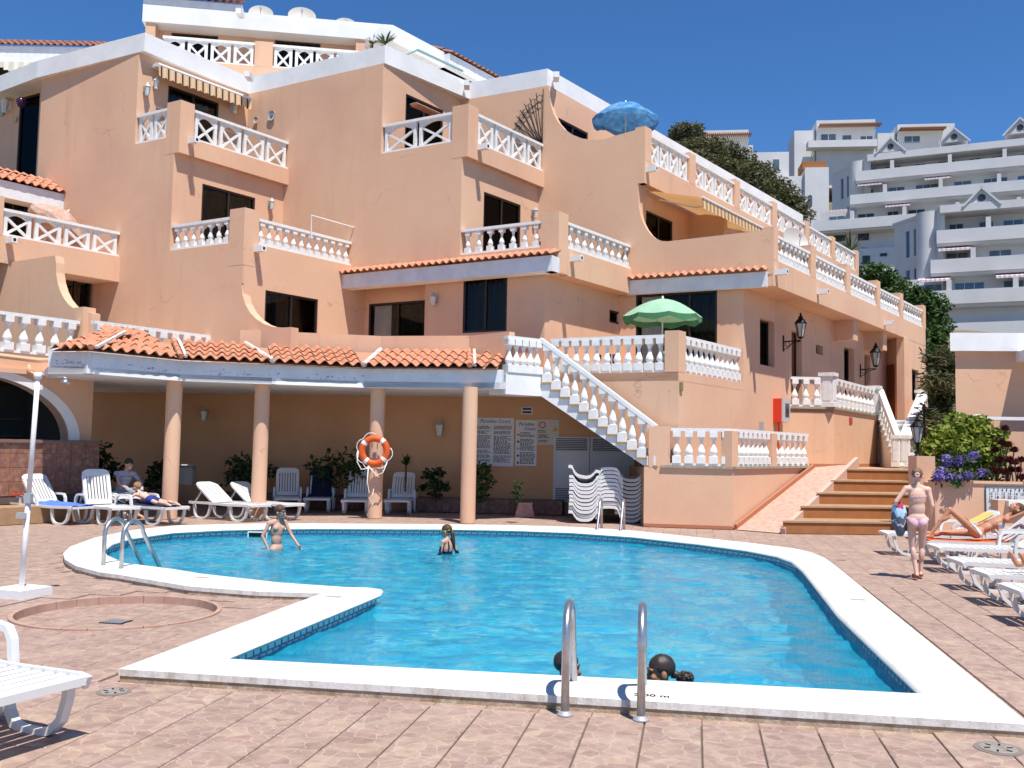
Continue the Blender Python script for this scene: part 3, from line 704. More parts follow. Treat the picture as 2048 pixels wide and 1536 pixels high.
# ================================================================ terrace, stairs, ramp on the right
ter = thing('raised_terrace', (4, 23, 0), 'raised peach terrace with white balusters under the green parasol', 'terrace')
tR = Fc(cR1.pt(0, 0).xy, AZR)
uT0 = tR.u(1357, 720)                       # front corner of the terrace, in the plane of the entrance facade
cT = tR.pt(uT0, 0).xy
aT = G(1098, 748, Z1).xy
TF = line(aT, cT); tl = (cT - aT).length
Wall(TF, [(-.3, Z1 - .45), (.15, Z1 - .45), (TF.u(1330, 800) + .02, 1.0), (tl, 1.0), (tl, Z1), (-.3, Z1)], t=.3, parent=ter); rectw(tR, uT0, .02, 1.0, Z1, t=.3, off=-.003, parent=ter)
wP = .32
balustrade(TF.pt(0, 0, -.12), TF.pt(tl - wP, 0, -.12), Z1, 4.28, ter, 'baluster', 11)
balustrade(tR.pt(uT0 + wP + .1, 0, -.12), tR.pt(-.05, 0, -.12), Z1, 4.28, ter, 'baluster', 11)
b = MB(); d = Vector(AZR); p = [TF.pt(tl - wP, 0, .004).xy, TF.pt(tl, 0, .004).xy + tR.n * .003]; p += [p[1] + d * .36, p[0] + d * .36]; b.prism(p, Z1, 4.36); b.build('pillar', STUCCO, ter)
b = MB(); b.prism([aT, cT, tR.pt(.0, 0).xy, L1C.pt(0, 0).xy + Vector((0, -.1)), (.9, 24.6)], Z1 - .2, Z1 - .004); b.build('terrace_floor', STUCCO, ter)
b = MB(); q = TF.uz(1360, 773); b.fbox(tR, uT0 + .05, uT0 + .17, q[1] - .09, q[1] + .1, 0, .04); b.build('meter_box', mat('olive_box', (.25, .20, .08), .6), ter)

# outside stair down to the landing
ZL, ZU = 1.30, 3.32
LOWY = 20.95
st = thing('outdoor_stair', (2, 21.5, 0), 'white-painted outdoor stair with stepped stringer and balusters beside the portico', 'stair')
pT, pB = Vector((.68, 22.35)), Vector((3.02, 21.12))         # plan of the outer side: top and bottom
pT = D(1083, 760, 22.2).xy; pB = D(1312, 930, 21.15).xy
SF = line(pT, pB); sL = (pB - pT).length; NS = 12; rs = (ZU - ZL) / NS; tr_ = sL / NS
STEPM = mat('stair_tile', (.42, .27, .10), .7, (.33, .2, .08), 8, .8)
# stringer: sawtooth side panel
o = [(-.12, ZU - .46)]
o = [(sL + .02, ZL - .14), (sL + .02, ZL + .02)]
for i in range(NS, 0, -1):
    u1 = sL * i / NS; z = ZU - rs * i
    o += [(u1, z - .001), (u1 - tr_, z - .001), (u1 - tr_, z + rs - .001)][:3]
o += [(0, ZU - .45)]
b = MB(); b.panel(SF, o, [], 1.1, 0.0); b.build('stringer', WHITE, st)
for i in range(1, NS + 1):                    # treads with their overhanging nosing, risers
    u1 = sL * i / NS; z = ZU - rs * i
    b = MB(); b.fbox(SF, u1 - tr_ - .0, u1 + .035, z, z + .04, -1.08, .045); b.build('tread', STEPM, st)
    b = MB(); b.fbox(SF, u1 - tr_ - .02, u1 - tr_ + .004, z + .04, z + rs, -1.06, -.02); b.build('riser', mat('stair_riser', (.55, .28, .10), .8), st)
# sloping rail and balusters
bm_ = baluster_mesh(.70)
rail = MB(); hr = .86
A = SF.pt(-.05, ZU + hr + .02, -.06); B = SF.pt(sL - .02, ZL + hr + .03, -.06)
rail.bar(A, B, .19, .085); ro = rail.build('balustrade', WHITE, st)
for i in range(1, NS + 1):
    u1 = sL * i / NS - tr_ * .45; z = ZU - rs * i + .04
    inst('baluster', bm_, Matrix.Translation(SF.pt(u1, z, -.06)) @ Matrix.Rotation(math.atan2(SF.d.y, SF.d.x), 4, 'Z') @ Matrix.Diagonal((1.05, 1.05, (hr + rs * .45 - .02) / .70 * .98, 1)), ro)
# landing edge at the top
q0, q1 = D(1013, 770, 21.55).xy, pT
LF = line(q0, q1); ll = (q1 - q0).length
b = MB(); b.fbox(LF, -.02, ll, ZU - .45, ZU, -.6, 0); b.build('landing_edge', WHITE, st)
balustrade(LF.pt(.02, 0, -.08), LF.pt(ll + .02, 0, -.08), ZU, ZU + .88, st, 'baluster', 5)
b = MB(); b.prism([LF.pt(0, 0, -.1).xy, LF.pt(ll, 0, -.1).xy, SF.pt(0, 0, -1.05).xy, aT + Vector((-.2, .1)), (.2, 24.0)], ZU - .2, ZU - .003); b.build('landing_floor', STUCCO, st)

# low wall with balustrade round the lower landing
low = thing('landing_wall', (4.5, 21, 0), 'low peach wall topped by balusters between the stair and the ramp', 'wall')
w0, w1 = G(1287, 1053, 0).xy, G(1466, 1059, 0).xy
WF = line(w0, w1); wl_ = (w1 - w0).length
rectw(WF, 0, wl_, 0, ZL, t=.28, parent=low)
WR = Fc(w1, AZR); we = WR.u(1621, 900)
rectw(WR, -.0, we, 0, ZL - .01, t=.28, off=-.003, parent=low)
b = MB(); b.fbox(WF, WF.u(1322, 900), wl_ + .02, ZL - .005, ZL + .05, -.3, .05); b.build('coping', mat('worn_ledge', (.38, .33, .26), .9, (.25, .2, .14), 9, .8), low)
b = MB(); b.fbox(WR, -.0, we, ZL - .005, ZL + .05, -.3, .05); b.build('coping', MATS['worn_ledge'], low)
b = MB(); b.fbox(WF, .1, WF.u(1340, 900), ZL, 2.2, -.28, .004); b.build('pillar', STUCCO, low)
balustrade(WF.pt(WF.u(1341, 900), 0, -.12), WF.pt(wl_ - .02, 0, -.12), ZL + .05, 2.17, low, 'baluster', 5)
wm = WR.u(1545, 900)
balustrade(WR.pt(.12, 0, -.12), WR.pt(wm, 0, -.12), ZL + .05, 2.17, low, 'baluster', 8)
b = MB(); b.fbox(WR, wm, wm + .3, ZL, 2.12, -.26, -.01); b.build('pillar', STUCCO, low)
b = MB(); b.fbox(WR, -.05, .3, ZL, 2.12, -.26, -.01); b.build('pillar', STUCCO, low)
balustrade(WR.pt(wm + .3, 0, -.12), WR.pt(we, 0, -.12), ZL + .05, 2.17, low, 'baluster', 6)
SKIRT = mat('terracotta_skirting', (.42, .17, .09), .7)
b = MB(); b.fbox(WF, 0, wl_, 0, .07, 0, .015); b.build('skirting', SKIRT, low)
# landing floor (wide)
lf = MB(); lf.prism([w0 + Vector((.05, .2)), WF.pt(wl_, 0, -.1).xy, WR.pt(we, 0, -.1).xy, (9.1, 25.3), (11.5, 25.0), (22, 34), (20, 42), (12, 36), cR1.pt(0, 0).xy, (3.0, 24.7)], .0, ZL - .02)
lf.build('landing', mat('landing_paving', (.46, .31, .19), .85, (.36, .24, .15), 4, .8), None, kind='structure')

# ramp
RAMPM = mat('ramp_paving', (.56, .36, .28), .9, (.42, .25, .20), 9, .9, .25, 40, spec=.1)
r0, r1 = G(1470, 1060).xy, G(1566, 1067).xy
g0, g1 = WR.pt(we - .0, 0, .02).xy, G(1714, 937, ZL).xy
b = MB(); nn = 10; L_ = []
for i in range(nn + 1):
    t = i / nn; a = w1 + tR.n * .02 + (g0 - w1) * t; c = r1 + (g1 - r1) * t
    z = ZL * (t ** 1.0); L_.append((Vector((a.x, a.y, z + .004)), Vector((c.x, c.y, z + .004 + .12 * min(1, t * 6)))))
vs = [q for p in L_ for q in p]; b.add(vs, [(2 * i, 2 * i + 1, 2 * i + 3, 2 * i + 2) for i in range(nn)])
vs2 = [Vector((q.x, q.y, -.1)) for q in vs]; b.add(vs + vs2, [(2 * i + 1, 2 * i + 3, 2 * i + 3 + len(vs), 2 * i + 1 + len(vs)) for i in range(nn)])
b.build('ramp', RAMPM, None, kind='structure', fix=False)
b = MB(); b.bar(Vector((w1.x + .05, w1.y - .03, .06)), Vector((g0.x + .05, g0.y - .03, ZL + .05)), .06, .1); b.build('skirting', SKIRT, low)
b = MB(); b.bar(L_[0][1] + Vector((0, 0, -.02)), L_[-1][1] + Vector((0, 0, .04)), .10, .26)
ramp_edge = b.build('ramp_kerb', mat('pale_kerb', (.56, .38, .31), .8), None, kind='structure')
# broad steps beside the ramp
stp = thing('garden_steps', (7.5, 20, 0), 'five broad tiled steps rising beside the ramp', 'steps')
s0, s1 = r1, G(1836, 1070).xy
dv = (g1 - r1); NSB = 5
RISE = mat('orange_riser_tile', (.36, .145, .055), .55, (.28, .12, .045), 3, .9, .15, 30); TREAD = mat('tan_tread_tile', (.40, .25, .14), .7, (.34, .20, .11), 5, .8)
TREAD2 = mat('pale_nosing', (.42, .29, .19), .7, (.35, .23, .14), 6, .8)
for i in range(NSB):
    a = s0 + dv * (i / NSB); c = s1 + dv * (i / NSB); z0, z1 = ZL * i / NSB, ZL * (i + 1) / NSB
    a2_, c2_ = s0 + dv * 1.02, s1 + dv * 1.02
    # split each rise by a narrow ledge in the middle
    b = MB(); b.prism([a, c, c2_, a2_], z0, z1 - .03); b.build('riser', RISE, stp)
    n = (a - a2_).normalized() * .03
    b = MB(); b.prism([a + n, c + n, c2_, a2_], z1 - .03, z1 + .001); b.build('tread', TREAD, stp)
    b = MB(); b.prism([a + n * 1.1, c + n * 1.1, c - n * 2, a - n * 2], z1 - .032, z1 + .004); b.build('nosing', TREAD2, stp)

# entrance porch with its own small stairs
po = thing('entrance_porch', (11, 28, 1.3), 'peach entrance porch with white panelled posts and balusters', 'porch')
ZQ = 2.92
u0 = cR1.u(1579, 870); A0 = cR1.pt(u0, 0).xy
A1 = D(1668, 870, 27.0).xy; A2 = D(1757, 880, 31.5).xy
PF1, PF2 = line(A0, A1), line(A1, A2); l1, l2 = (A1 - A0).length, (A2 - A1).length
rectw(PF1, 0, l1, .9, ZQ, t=.2, parent=po); rectw(PF2, 0, l2, .9, ZQ, t=.2, off=-.002, parent=po)
back_ = cR1.pt(cR1.u(1772, 800), 0).xy
b = MB(); b.prism([A0, A1, A2, back_], ZQ - .1, ZQ - .003); b.build('porch_floor', STUCCO, po)
for F, l in ((PF1, l1), (PF2, l2)):
    b = MB(); b.fbox(F, -.03, l + .03, ZQ, ZQ + .06, -.25, .05); b.build('ledge', MATS['worn_ledge'], po)
    b = MB(); b.fbox(F, 0, l, 1.28, 1.38, 0, .02); b.build('skirting', SKIRT, po)
POST = lambda b, c, s, z0, z1: (b.box((c.x, c.y, (z0 + z1) / 2), (s, s, z1 - z0), 0, PA), b.box((c.x, c.y, z1 - .05), (s * 1.25, s * 1.25, .1), 0, PA), b.box((c.x, c.y, z0 + .06), (s * 1.15, s * 1.15, .12), 0, PA))
PA = math.atan2(PF2.d.y, PF2.d.x)
def post(c, s, z0, z1, par):
    b = MB(); POST(b, c, s, z0, z1)
    for k in range(4):
        M = Matrix.Rotation(PA + k * math.pi / 2, 3, 'Z'); ctr = M @ Vector((0, -s / 2 - .006, 0)) + Vector((c.x, c.y, z0 + (z1 - z0) * .5))
        b.box(ctr, (s * .62, .014, (z1 - z0) * .62), 0, 0, M)
    return b.build('post', RAILW, par)
post(A1 - PF1.d * .12 - PF1.n * .1, .36, ZQ + .06, 3.95, po); post(A2 - PF2.d * .1 - PF2.n * .1, .34, ZQ + .06, 3.92, po)
balustrade(PF1.pt(.02, 0, -.1), PF1.pt(l1 - .3, 0, -.1), ZQ + .06, 3.82, po, 'baluster', 3)
balustrade(PF2.pt(.2, 0, -.1), PF2.pt(l2 - .28, 0, -.1), ZQ + .06, 3.82, po, 'baluster', 10)
b = MB(); q = PF2.uz(1701, 841); b.fbox(PF2, q[0] - .16, q[0] + .16, q[1] - .09, q[1] + .09, 0, .02); b.build('red_plate', mat('red_plate', (.45, .04, .03), .5), po, label='small red plate on the porch wall')
# stair flight running down from the porch towards the steps, with its stringer balusters
E1 = D(1792, 920, 28.0).xy
FS = line(A2, E1); fl = (E1 - A2).length; n = 9
b = MB()
for i in range(n):
    u_0, u_1 = fl * i / n, fl * (i + 1) / n; z = ZQ - (ZQ - 1.35) * (i + 1) / n
    b.fbox(FS, u_0, u_1 + .02, 1.0, z, -1.3, 0.0); b.fbox(FS, u_0, u_1 + .05, z, z + .05, -1.3, .05)
b.build('flight', RAILW, po)
bo = MB(); bo.bar(FS.pt(0, ZQ + .86, -.08), FS.pt(fl, 2.15, -.08), .16, .08); bo = bo.build('balustrade', RAILW, po)
for i in range(n):
    z = ZQ - (ZQ - 1.35) * (i + 1) / n + .05; inst('baluster', bm_, Matrix.Translation(FS.pt(fl * (i + .5) / n, z, -.08)) @ Matrix.Rotation(PA, 4, 'Z') @ Matrix.Diagonal((.9, .9, 1.1, 1)), bo)
post(E1, .20, 1.33, 2.25, po)
E2 = D(1811, 920, 28.0).xy; post(E2, .21, 1.33, 2.25, po)
# second flight on the right side of the gap, rising away
S2 = D(1846, 800, 35.0).xy
FS2 = line(E2, S2); f2 = (S2 - E2).length
bo = MB(); bo.bar(FS2.pt(.1, 2.2, 0), FS2.pt(f2, 3.9, 0), .34, .1); bo = bo.build('balustrade', WHITE, po)
b = MB(); b.panel(FS2, [(0, 1.0), (f2, 1.0), (f2, 2.95), (0, 1.36)], [], 1.6, 1.75); b.build('flight', STUCCO, po)
for i in range(12): inst('baluster', bm_, Matrix.Translation(FS2.pt(f2 * (i + .7) / 12, 1.38 + 1.6 * (i + .7) / 12, 0)) @ Matrix.Diagonal((1, 1, 1.08, 1)), bo)
post(S2, .4, 2.9, 4.05, po)

# ---- right-hand neighbour: peach block with a white band
rb = thing('neighbour_block', (14, 24, 0), 'peach block with a plain white parapet band at the right edge', 'building')
YR = 22.5
e0 = D(1911, 760, YR).xy; NF = line(e0, e0 + Vector((1, -.12)))
zb0 = NF.uz(1911, 703)[1]; zb1 = NF.uz(1911, 667)[1]
b = MB(); b.prism([NF.pt(0, 0).xy, NF.pt(9, 0).xy, NF.pt(15, 0, -10).xy, NF.pt(7.6, 0, -10).xy], 0, zb0); b.build('wall', STUCCO, rb)
b = MB(); b.prism([NF.pt(-.16, 0, .15).xy, NF.pt(9, 0, .15).xy, NF.pt(15, 0, -10).xy, NF.pt(7.4, 0, -10).xy], zb0 + .002, zb1); b.build('roof_band', WHITE, rb)
# canopy out of frame that throws the slanting shade on it
b = MB(); b.fbox(NF, 1.35, 6, zb0 - .25, zb0 - .002, .001, 1.15); b.build('canopy', WHITE, rb)
# a small stair and white ledge in front of it
nz = NF.shift(1.6); lz = nz.uz(1960, 833)[1]
b = MB(); b.fbox(nz, nz.u(1955, 833), 8, lz - .07, lz, -.35, 0); b.build('white_ledge', WHITE, rb)
b = MB(); b.fbox(nz, nz.u(1950, 860), 8, 1.0, nz.uz(1960, 862)[1], -.3, -.05); b.build('wall', STUCCO, rb)
b = MB(); b.bar(nz.pt(nz.u(1912, 845), nz.uz(1912, 845)[1], 0), nz.pt(nz.u(1957, 832), lz, 0), .25, .1); b.build('sloping_ledge', WHITE, rb)
x = nz.u(1950, 850); post_b = MB(); post_b.fbox(nz, x - .14, x + .2, 1.0, lz + .02, -.1, .2); post_b.build('pillar', RAILW, rb)

# ---- planter wall on the right
pl = thing('planter_wall', (11, 18.5, 0), 'peach planter wall with a square lamp pier and numbered board', 'wall')
YP = 18.6
p0 = D(1870, 1000, YP).xy; PFw = line(p0, p0 + Vector((1, -.03)))
zt = PFw.uz(1900, 966)[1]
b = MB(); b.fbox(PFw, .0, 8, 0, zt, -.25, 0); b.build('wall', STUCCO, pl)
b = MB(); b.fbox(PFw, -.02, 8, zt, zt + .05, -.28, .03); b.build('coping', STUCCO, pl)
Fp_ = PFw.shift(-.9); zp = Fp_.uz(1845, 912)[1]
b = MB(); b.fbox(Fp_, Fp_.u(1834, 1000), Fp_.u(1871, 1000), 0, zp, -.45, 0); b.build('pier', STUCCO, pl)
wq = lambda u, o: PFw.pt(u, 0, o).xy
b = MB(); b.prism([wq(0, -.251), wq(.0, -.55), wq(1.35, -2.6), wq(1.55, -2.6), wq(.22, -.5), wq(.22, -.251)], 0, zt); b.build('wall', STUCCO, pl)
b = MB(); b.prism([wq(.225, -.26), wq(.225, -.51), wq(1.56, -2.6), wq(8, -2.6), wq(8, -.26)], 0, zt - .1); b.build('soil', mat('soil', (.06, .04, .03), .95), pl)
# low pier with a white cap near the board
qx = PFw.u(1997, 1000); Ff = PFw.shift(.9)
b = MB(); b.fbox(Ff, Ff.u(1996, 1000), 6, 0, Ff.uz(2000, 1000)[1], -.3, 0); b.build('pier', STUCCO, pl)
b = MB(); b.fbox(Ff, Ff.u(2011, 1000), 6, Ff.uz(2020, 1012)[1], Ff.uz(2020, 1001)[1], -.45, .12); b.build('white_cap', WHITE, pl)

# ================================================================ bar on the left
bar = thing('pool_bar', (-9.5, 20.5, 0), 'peach bar front with a broad arch and tiled counter at the left edge', 'building')
BF_ = Fc(D(165, 690, 21.2).xy, az(34))
ubR = BF_.u(181, 900)
acz = BF_.uz(120, 880)[1]
arch_r = BF_.u(136, 884); az_t = BF_.uz(0, 765)[1]
uc_ = BF_.u(-60, 800); rr = arch_r - uc_
arc = [(uc_ + rr * math.cos(t), acz + (az_t - acz + .15) * math.sin(t)) for t in [i * math.pi / 2 / 14 for i in range(15)]]
zbt = BF_.uz(100, 700)[1]
o = [(uc_, acz)]
outl = [(ubR, 0), (ubR, 3.4), (uc_ - 2, 3.4), (uc_ - 2, arc[-1][1])] + list(reversed(arc)) + [(arch_r, 0)]
Wall(BF_, outl, t=.3, parent=bar, label='peach wall pierced by a broad arch')
# moulding along the top of the wall, outer rim of the arch
b = MB(); b.fbox(BF_, uc_ - 2, ubR + .02, 3.02, 3.12, 0, .09); b.build('moulding', STUCCO, bar)
rim = MB()
for i in range(14):
    p, q = arc[i], arc[i + 1]; c = (uc_, acz)
    sc = 1.12
    P0, P1 = BF_.pt(*p, .03), BF_.pt(*q, .03); Q0 = BF_.pt(c[0] + (p[0] - c[0]) * sc, c[1] + (p[1] - c[1]) * sc, .03); Q1 = BF_.pt(c[0] + (q[0] - c[0]) * sc, c[1] + (q[1] - c[1]) * sc, .03)
    R0, R1 = BF_.pt(*p, -.3), BF_.pt(*q, -.3)
    rim.hexa([P0, P1, R1, R0, Q0, Q1, Q1 - Vector((BF_.n.x, BF_.n.y, 0)) * .03, Q0 - Vector((BF_.n.x, BF_.n.y, 0)) * .03])
rim.build('arch_rim', WHITE, bar)
CT = mat('counter_tile', (.30, .14, .09), .6, (.20, .09, .07), 6, .9, col3=(.42, .25, .17), scale3=9)
ctop = BF_.uz(100, 886)[1]
cb = MB(); cb.fbox(BF_, uc_ - 2, ubR, 0, ctop, .02, .34); cb.build('counter', mat('counter_grout', (.16, .10, .08), .9), bar)
tw = .33; nU = 8
for i in range(nU):
    for k in range(4):
        u1 = ubR - .01 - i * tw; b = MB(); b.fbox(BF_, u1 - tw + .008, u1, .5 + k * .29, .5 + (k + 1) * .29 - .008, .34, .352); b.build('tile', CT, bar)
b = MB(); b.fbox(BF_, uc_ - 2, ubR + .04, ctop, ctop + .05, .0, .4); b.build('counter_top', mat('counter_slab', (.20, .13, .11), .4), bar)
# dark inside of the bar with back shelves
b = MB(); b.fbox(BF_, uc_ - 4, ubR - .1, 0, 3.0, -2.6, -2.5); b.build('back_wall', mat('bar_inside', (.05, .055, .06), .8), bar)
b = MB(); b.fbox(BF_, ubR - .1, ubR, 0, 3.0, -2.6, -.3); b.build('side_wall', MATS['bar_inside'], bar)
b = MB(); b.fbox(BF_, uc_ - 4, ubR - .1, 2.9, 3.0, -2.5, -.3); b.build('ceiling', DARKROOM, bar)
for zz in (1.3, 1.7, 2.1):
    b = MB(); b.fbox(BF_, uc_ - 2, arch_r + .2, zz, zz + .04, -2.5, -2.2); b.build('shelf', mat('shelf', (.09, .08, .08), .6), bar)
# balustrade on top
balustrade(BF_.pt(uc_ - 1.5, 0, -.15), BF_.pt(BF_.u(164, 645), 0, -.15), 3.46, 4.3, bar, 'baluster', 11)
b = MB(); u1 = BF_.u(166, 640); b.fbox(BF_, u1, u1 + .3, 3.4, 4.62, -.4, .0); b.build('pillar', STUCCO, bar)
# peach water pipe on brackets
PIPE = mat('peach_pipe', (.66, .40, .25), .6)
b = MB(); p = [BF_.pt(uc_ - 2, BF_.uz(0, 716)[1] + .1, .3), BF_.pt(BF_.u(60, 722), BF_.uz(60, 722)[1], .3), BF_.pt(BF_.u(104, 722), BF_.uz(104, 721)[1], .3)]
b.tube(p, .05, 8); x = BF_.u(42, 735); zz = BF_.uz(42, 735)[1]; zl = BF_.uz(60, 751)[1]
b.tube([BF_.pt(x, zz + .05, .3), BF_.pt(x, zz - .15, .3), BF_.pt(x, zl + .05, .3), BF_.pt(x + .12, zl, .3), BF_.pt(BF_.u(74, 752), zl, .3)], .04, 8)
b.build('water_pipe', PIPE, bar, smooth=True)
# round stepped plinth in front of the bar
rs_ = thing('round_steps', (-10.2, 18.6, 0), 'round terracotta-edged steps in front of the bar', 'steps')
ctr = G(-30, 1030, 0); 
for i, (px, z0, z1) in enumerate(((72, 0, .16), (38, .16, .33), (10, .33, .5))):
    e = G(px, 1045 - i * 22, z1 if i else .08); r = abs(e.x - ctr.x)
    b = MB(); b.lathe([(r, z0), (r, z1 - .02)], 40, (ctr.x, ctr.y + .4 * i, 0)); b.build('riser', RISE, rs_)
    b = MB(); b.lathe([(r + .02, z1 - .02), (r + .02, z1)], 40, (ctr.x, ctr.y + .4 * i, 0)); b.build('tread', TREAD, rs_)
b = MB(); b.prism([BF_.pt(-8, 0, 1.6).xy, BF_.pt(ubR, 0, 1.2).xy, BF_.pt(ubR, 0, .2).xy, BF_.pt(-8, 0, .2).xy], 0, .33); b.build('platform', TREAD, rs_)
# ================================================================ the deck, the pool
TH = rad(10.8); E1v = Vector((math.cos(TH), -math.sin(TH))); E2v = Vector((math.sin(TH), math.cos(TH))); TS = .34
CZ = .08
OUT = [(237, 1338), (2062, 1449.5), (1672, 1132), (1650, 1116), (1622, 1104.5), (1590, 1097), (1495, 1085), (1400, 1075), (1266, 1061), (1144, 1053.5), (1022, 1050), (900, 1048.5), (744, 1047.5), (622, 1046.5), (513, 1047), (430, 1048.5), (352, 1051), (264, 1060), (190, 1075), (141, 1093), (126, 1107), (130, 1119), (152, 1132), (202, 1145), (239, 1149.5), (376, 1172.5), (513, 1183), (642, 1187)]
INN = [(425, 1316), (1862, 1388.5), (1685, 1227), (1630, 1160), (1612, 1139), (1590, 1121), (1558, 1109.5), (1495, 1097.5), (1400, 1085), (1266, 1070.5), (1144, 1062), (1022, 1057.5), (900, 1055), (744, 1054), (622, 1053.5), (513, 1055), (444, 1056.5), (342, 1062), (256, 1074), (219, 1085), (201.6, 1097), (208.5, 1109), (246, 1125.5), (342, 1137.5), (400, 1147), (560, 1165), (690, 1174), (735, 1175), (757, 1178), (752, 1185)]
outp = [G(x, y, CZ).xy for x, y in OUT]; innp = [G(x, y, CZ).xy for x, y in INN]
def inside(p, poly):
    c = False; n = len(poly)
    for i in range(n):
        a, b = poly[i], poly[i - 1]
        if (a.y > p.y) != (b.y > p.y) and p.x < (b.x - a.x) * (p.y - a.y) / (b.y - a.y) + a.x: c = not c
    return c
def resample(poly, step):
    r = []; n = len(poly)
    for i in range(n):
        a, b = poly[i], poly[(i + 1) % n]; k = max(1, round((b - a).length / step))
        for j in range(k): r.append(a + (b - a) * (j / k))
    return r
def area(p): return sum(p[i - 1].x * p[i].y - p[i].x * p[i - 1].y for i in range(len(p))) / 2
def offset(poly, d):     # inward for counter-clockwise polygons
    s = 1 if area(poly) > 0 else -1; r = []; n = len(poly)
    for i in range(n):
        t1 = (poly[i] - poly[i - 1]).normalized(); t2 = (poly[(i + 1) % n] - poly[i]).normalized()
        n1, n2 = Vector((-t1.y, t1.x)) * s, Vector((-t2.y, t2.x)) * s; m = (n1 + n2)
        m = m.normalized() if m.length > .1 else n1
        r.append(poly[i] + m * d / max(.45, m.dot(n1)))
    return r
pit_c = Vector((G(40, 1222).x + G(425, 1226).x, G(40, 1222).y + G(425, 1226).y)) / 2 + Vector((0, .05)); pit_r = .93

def paving(name, grid=True, lines=.0):
    m = bpy.data.materials.new(name); m.use_nodes = True; nt = m.node_tree; n = nt.nodes; l = nt.links; b = n['Principled BSDF']
    b.inputs['Roughness'].default_value = .62; b.inputs['Specular IOR Level'].default_value = .25
    g = n.new('ShaderNodeNewGeometry'); mp = n.new('ShaderNodeMapping'); mp.vector_type = 'POINT'; l.new(g.outputs['Position'], mp.inputs[0])
    mp.inputs['Rotation'].default_value = (0, 0, TH); mp.inputs['Scale'].default_value = (1 / TS, 1 / TS, 0)
    mp.inputs['Location'].default_value = (-.15, -.88, 0)
    off = n.new('ShaderNodeVectorMath'); off.operation = 'FLOOR'; l.new(mp.outputs[0], off.inputs[0])
    wn_ = n.new('ShaderNodeTexWhiteNoise'); wn_.noise_dimensions = '3D'; l.new(off.outputs[0], wn_.inputs['Vector'])
    sc = n.new('ShaderNodeVectorMath'); sc.operation = 'SCALE'; sc.inputs['Scale'].default_value = 37; l.new(wn_.outputs['Color'], sc.inputs[0])
    ad = n.new('ShaderNodeVectorMath'); ad.operation = 'ADD'; l.new(mp.outputs[0], ad.inputs[0]); l.new(sc.outputs[0], ad.inputs[1])
    dn = n.new('ShaderNodeTexNoise'); dn.inputs['Scale'].default_value = 3.5; dn.inputs['Detail'].default_value = 3; l.new(ad.outputs[0], dn.inputs['Vector'])
    ds = n.new('ShaderNodeVectorMath'); ds.operation = 'SCALE'; ds.inputs['Scale'].default_value = .22; l.new(dn.outputs['Color'], ds.inputs[0])
    a2 = n.new('ShaderNodeVectorMath'); a2.operation = 'ADD'; l.new(ad.outputs[0], a2.inputs[0]); l.new(ds.outputs[0], a2.inputs[1])
    v = n.new('ShaderNodeTexVoronoi'); v.voronoi_dimensions = '2D'; v.inputs['Scale'].default_value = 3.1; l.new(a2.outputs[0], v.inputs['Vector'])
    ve = n.new('ShaderNodeTexVoronoi'); ve.voronoi_dimensions = '2D'; ve.feature = 'DISTANCE_TO_EDGE'; ve.inputs['Scale'].default_value = 3.1; l.new(a2.outputs[0], ve.inputs['Vector'])
    sep = n.new('ShaderNodeSeparateColor'); l.new(v.outputs['Color'], sep.inputs[0])
    cr = n.new('ShaderNodeValToRGB'); cr.color_ramp.interpolation = 'LINEAR'; e = cr.color_ramp.elements
    e[0].position = 0; e[0].color = (.40, .265, .215, 1); e[1].position = 1; e[1].color = (.51, .38, .295, 1)
    for p, c in ((.25, (.43, .29, .24, 1)), (.5, (.48, .345, .275, 1)), (.7, (.44, .295, .25, 1)), (.87, (.49, .35, .26, 1))):
        q = e.new(p); q.color = c
    l.new(sep.outputs[0], cr.inputs[0])
    # wear inside each stone
    n2 = n.new('ShaderNodeTexNoise'); n2.inputs['Scale'].default_value = 3.0; n2.inputs['Detail'].default_value = 7; n2.inputs['Roughness'].default_value = .65; l.new(ad.outputs[0], n2.inputs['Vector'])
    r2 = n.new('ShaderNodeMapRange'); r2.inputs[1].default_value = .35; r2.inputs[2].default_value = .7; r2.inputs[3].default_value = .78; r2.inputs[4].default_value = 1.2; l.new(n2.outputs['Fac'], r2.inputs[0])
    mu = n.new('ShaderNodeMixRGB'); mu.blend_type = 'MULTIPLY'; mu.inputs[0].default_value = 1; l.new(cr.outputs[0], mu.inputs[1]); l.new(r2.outputs[0], mu.inputs[2])
    # pale joints, broken up
    jr = n.new('ShaderNodeMapRange'); jr.inputs[1].default_value = .012; jr.inputs[2].default_value = .055; jr.inputs[3].default_value = .8; jr.inputs[4].default_value = 0; l.new(ve.outputs['Distance'], jr.inputs[0])
    jn = n.new('ShaderNodeTexNoise'); jn.inputs['Scale'].default_value = 2.5; l.new(ad.outputs[0], jn.inputs['Vector'])
    jm = n.new('ShaderNodeMapRange'); jm.inputs[1].default_value = .33; jm.inputs[2].default_value = .5; l.new(jn.outputs['Fac'], jm.inputs[0])
    jx = n.new('ShaderNodeMath'); jx.operation = 'MULTIPLY'; l.new(jr.outputs[0], jx.inputs[0]); l.new(jm.outputs[0], jx.inputs[1])
    mj = n.new('ShaderNodeMixRGB'); l.new(jx.outputs[0], mj.inputs[0]); l.new(mu.outputs[0], mj.inputs[1]); mj.inputs[2].default_value = (.57, .46, .38, 1)
    # tone of every tile, large dirt
    tn = n.new('ShaderNodeMapRange'); tn.inputs[3].default_value = .74; tn.inputs[4].default_value = .83; l.new(wn_.outputs['Value'], tn.inputs[0])
    mt = n.new('ShaderNodeMixRGB'); mt.blend_type = 'MULTIPLY'; mt.inputs[0].default_value = 1; l.new(mj.outputs[0], mt.inputs[1]); l.new(tn.outputs[0], mt.inputs[2])
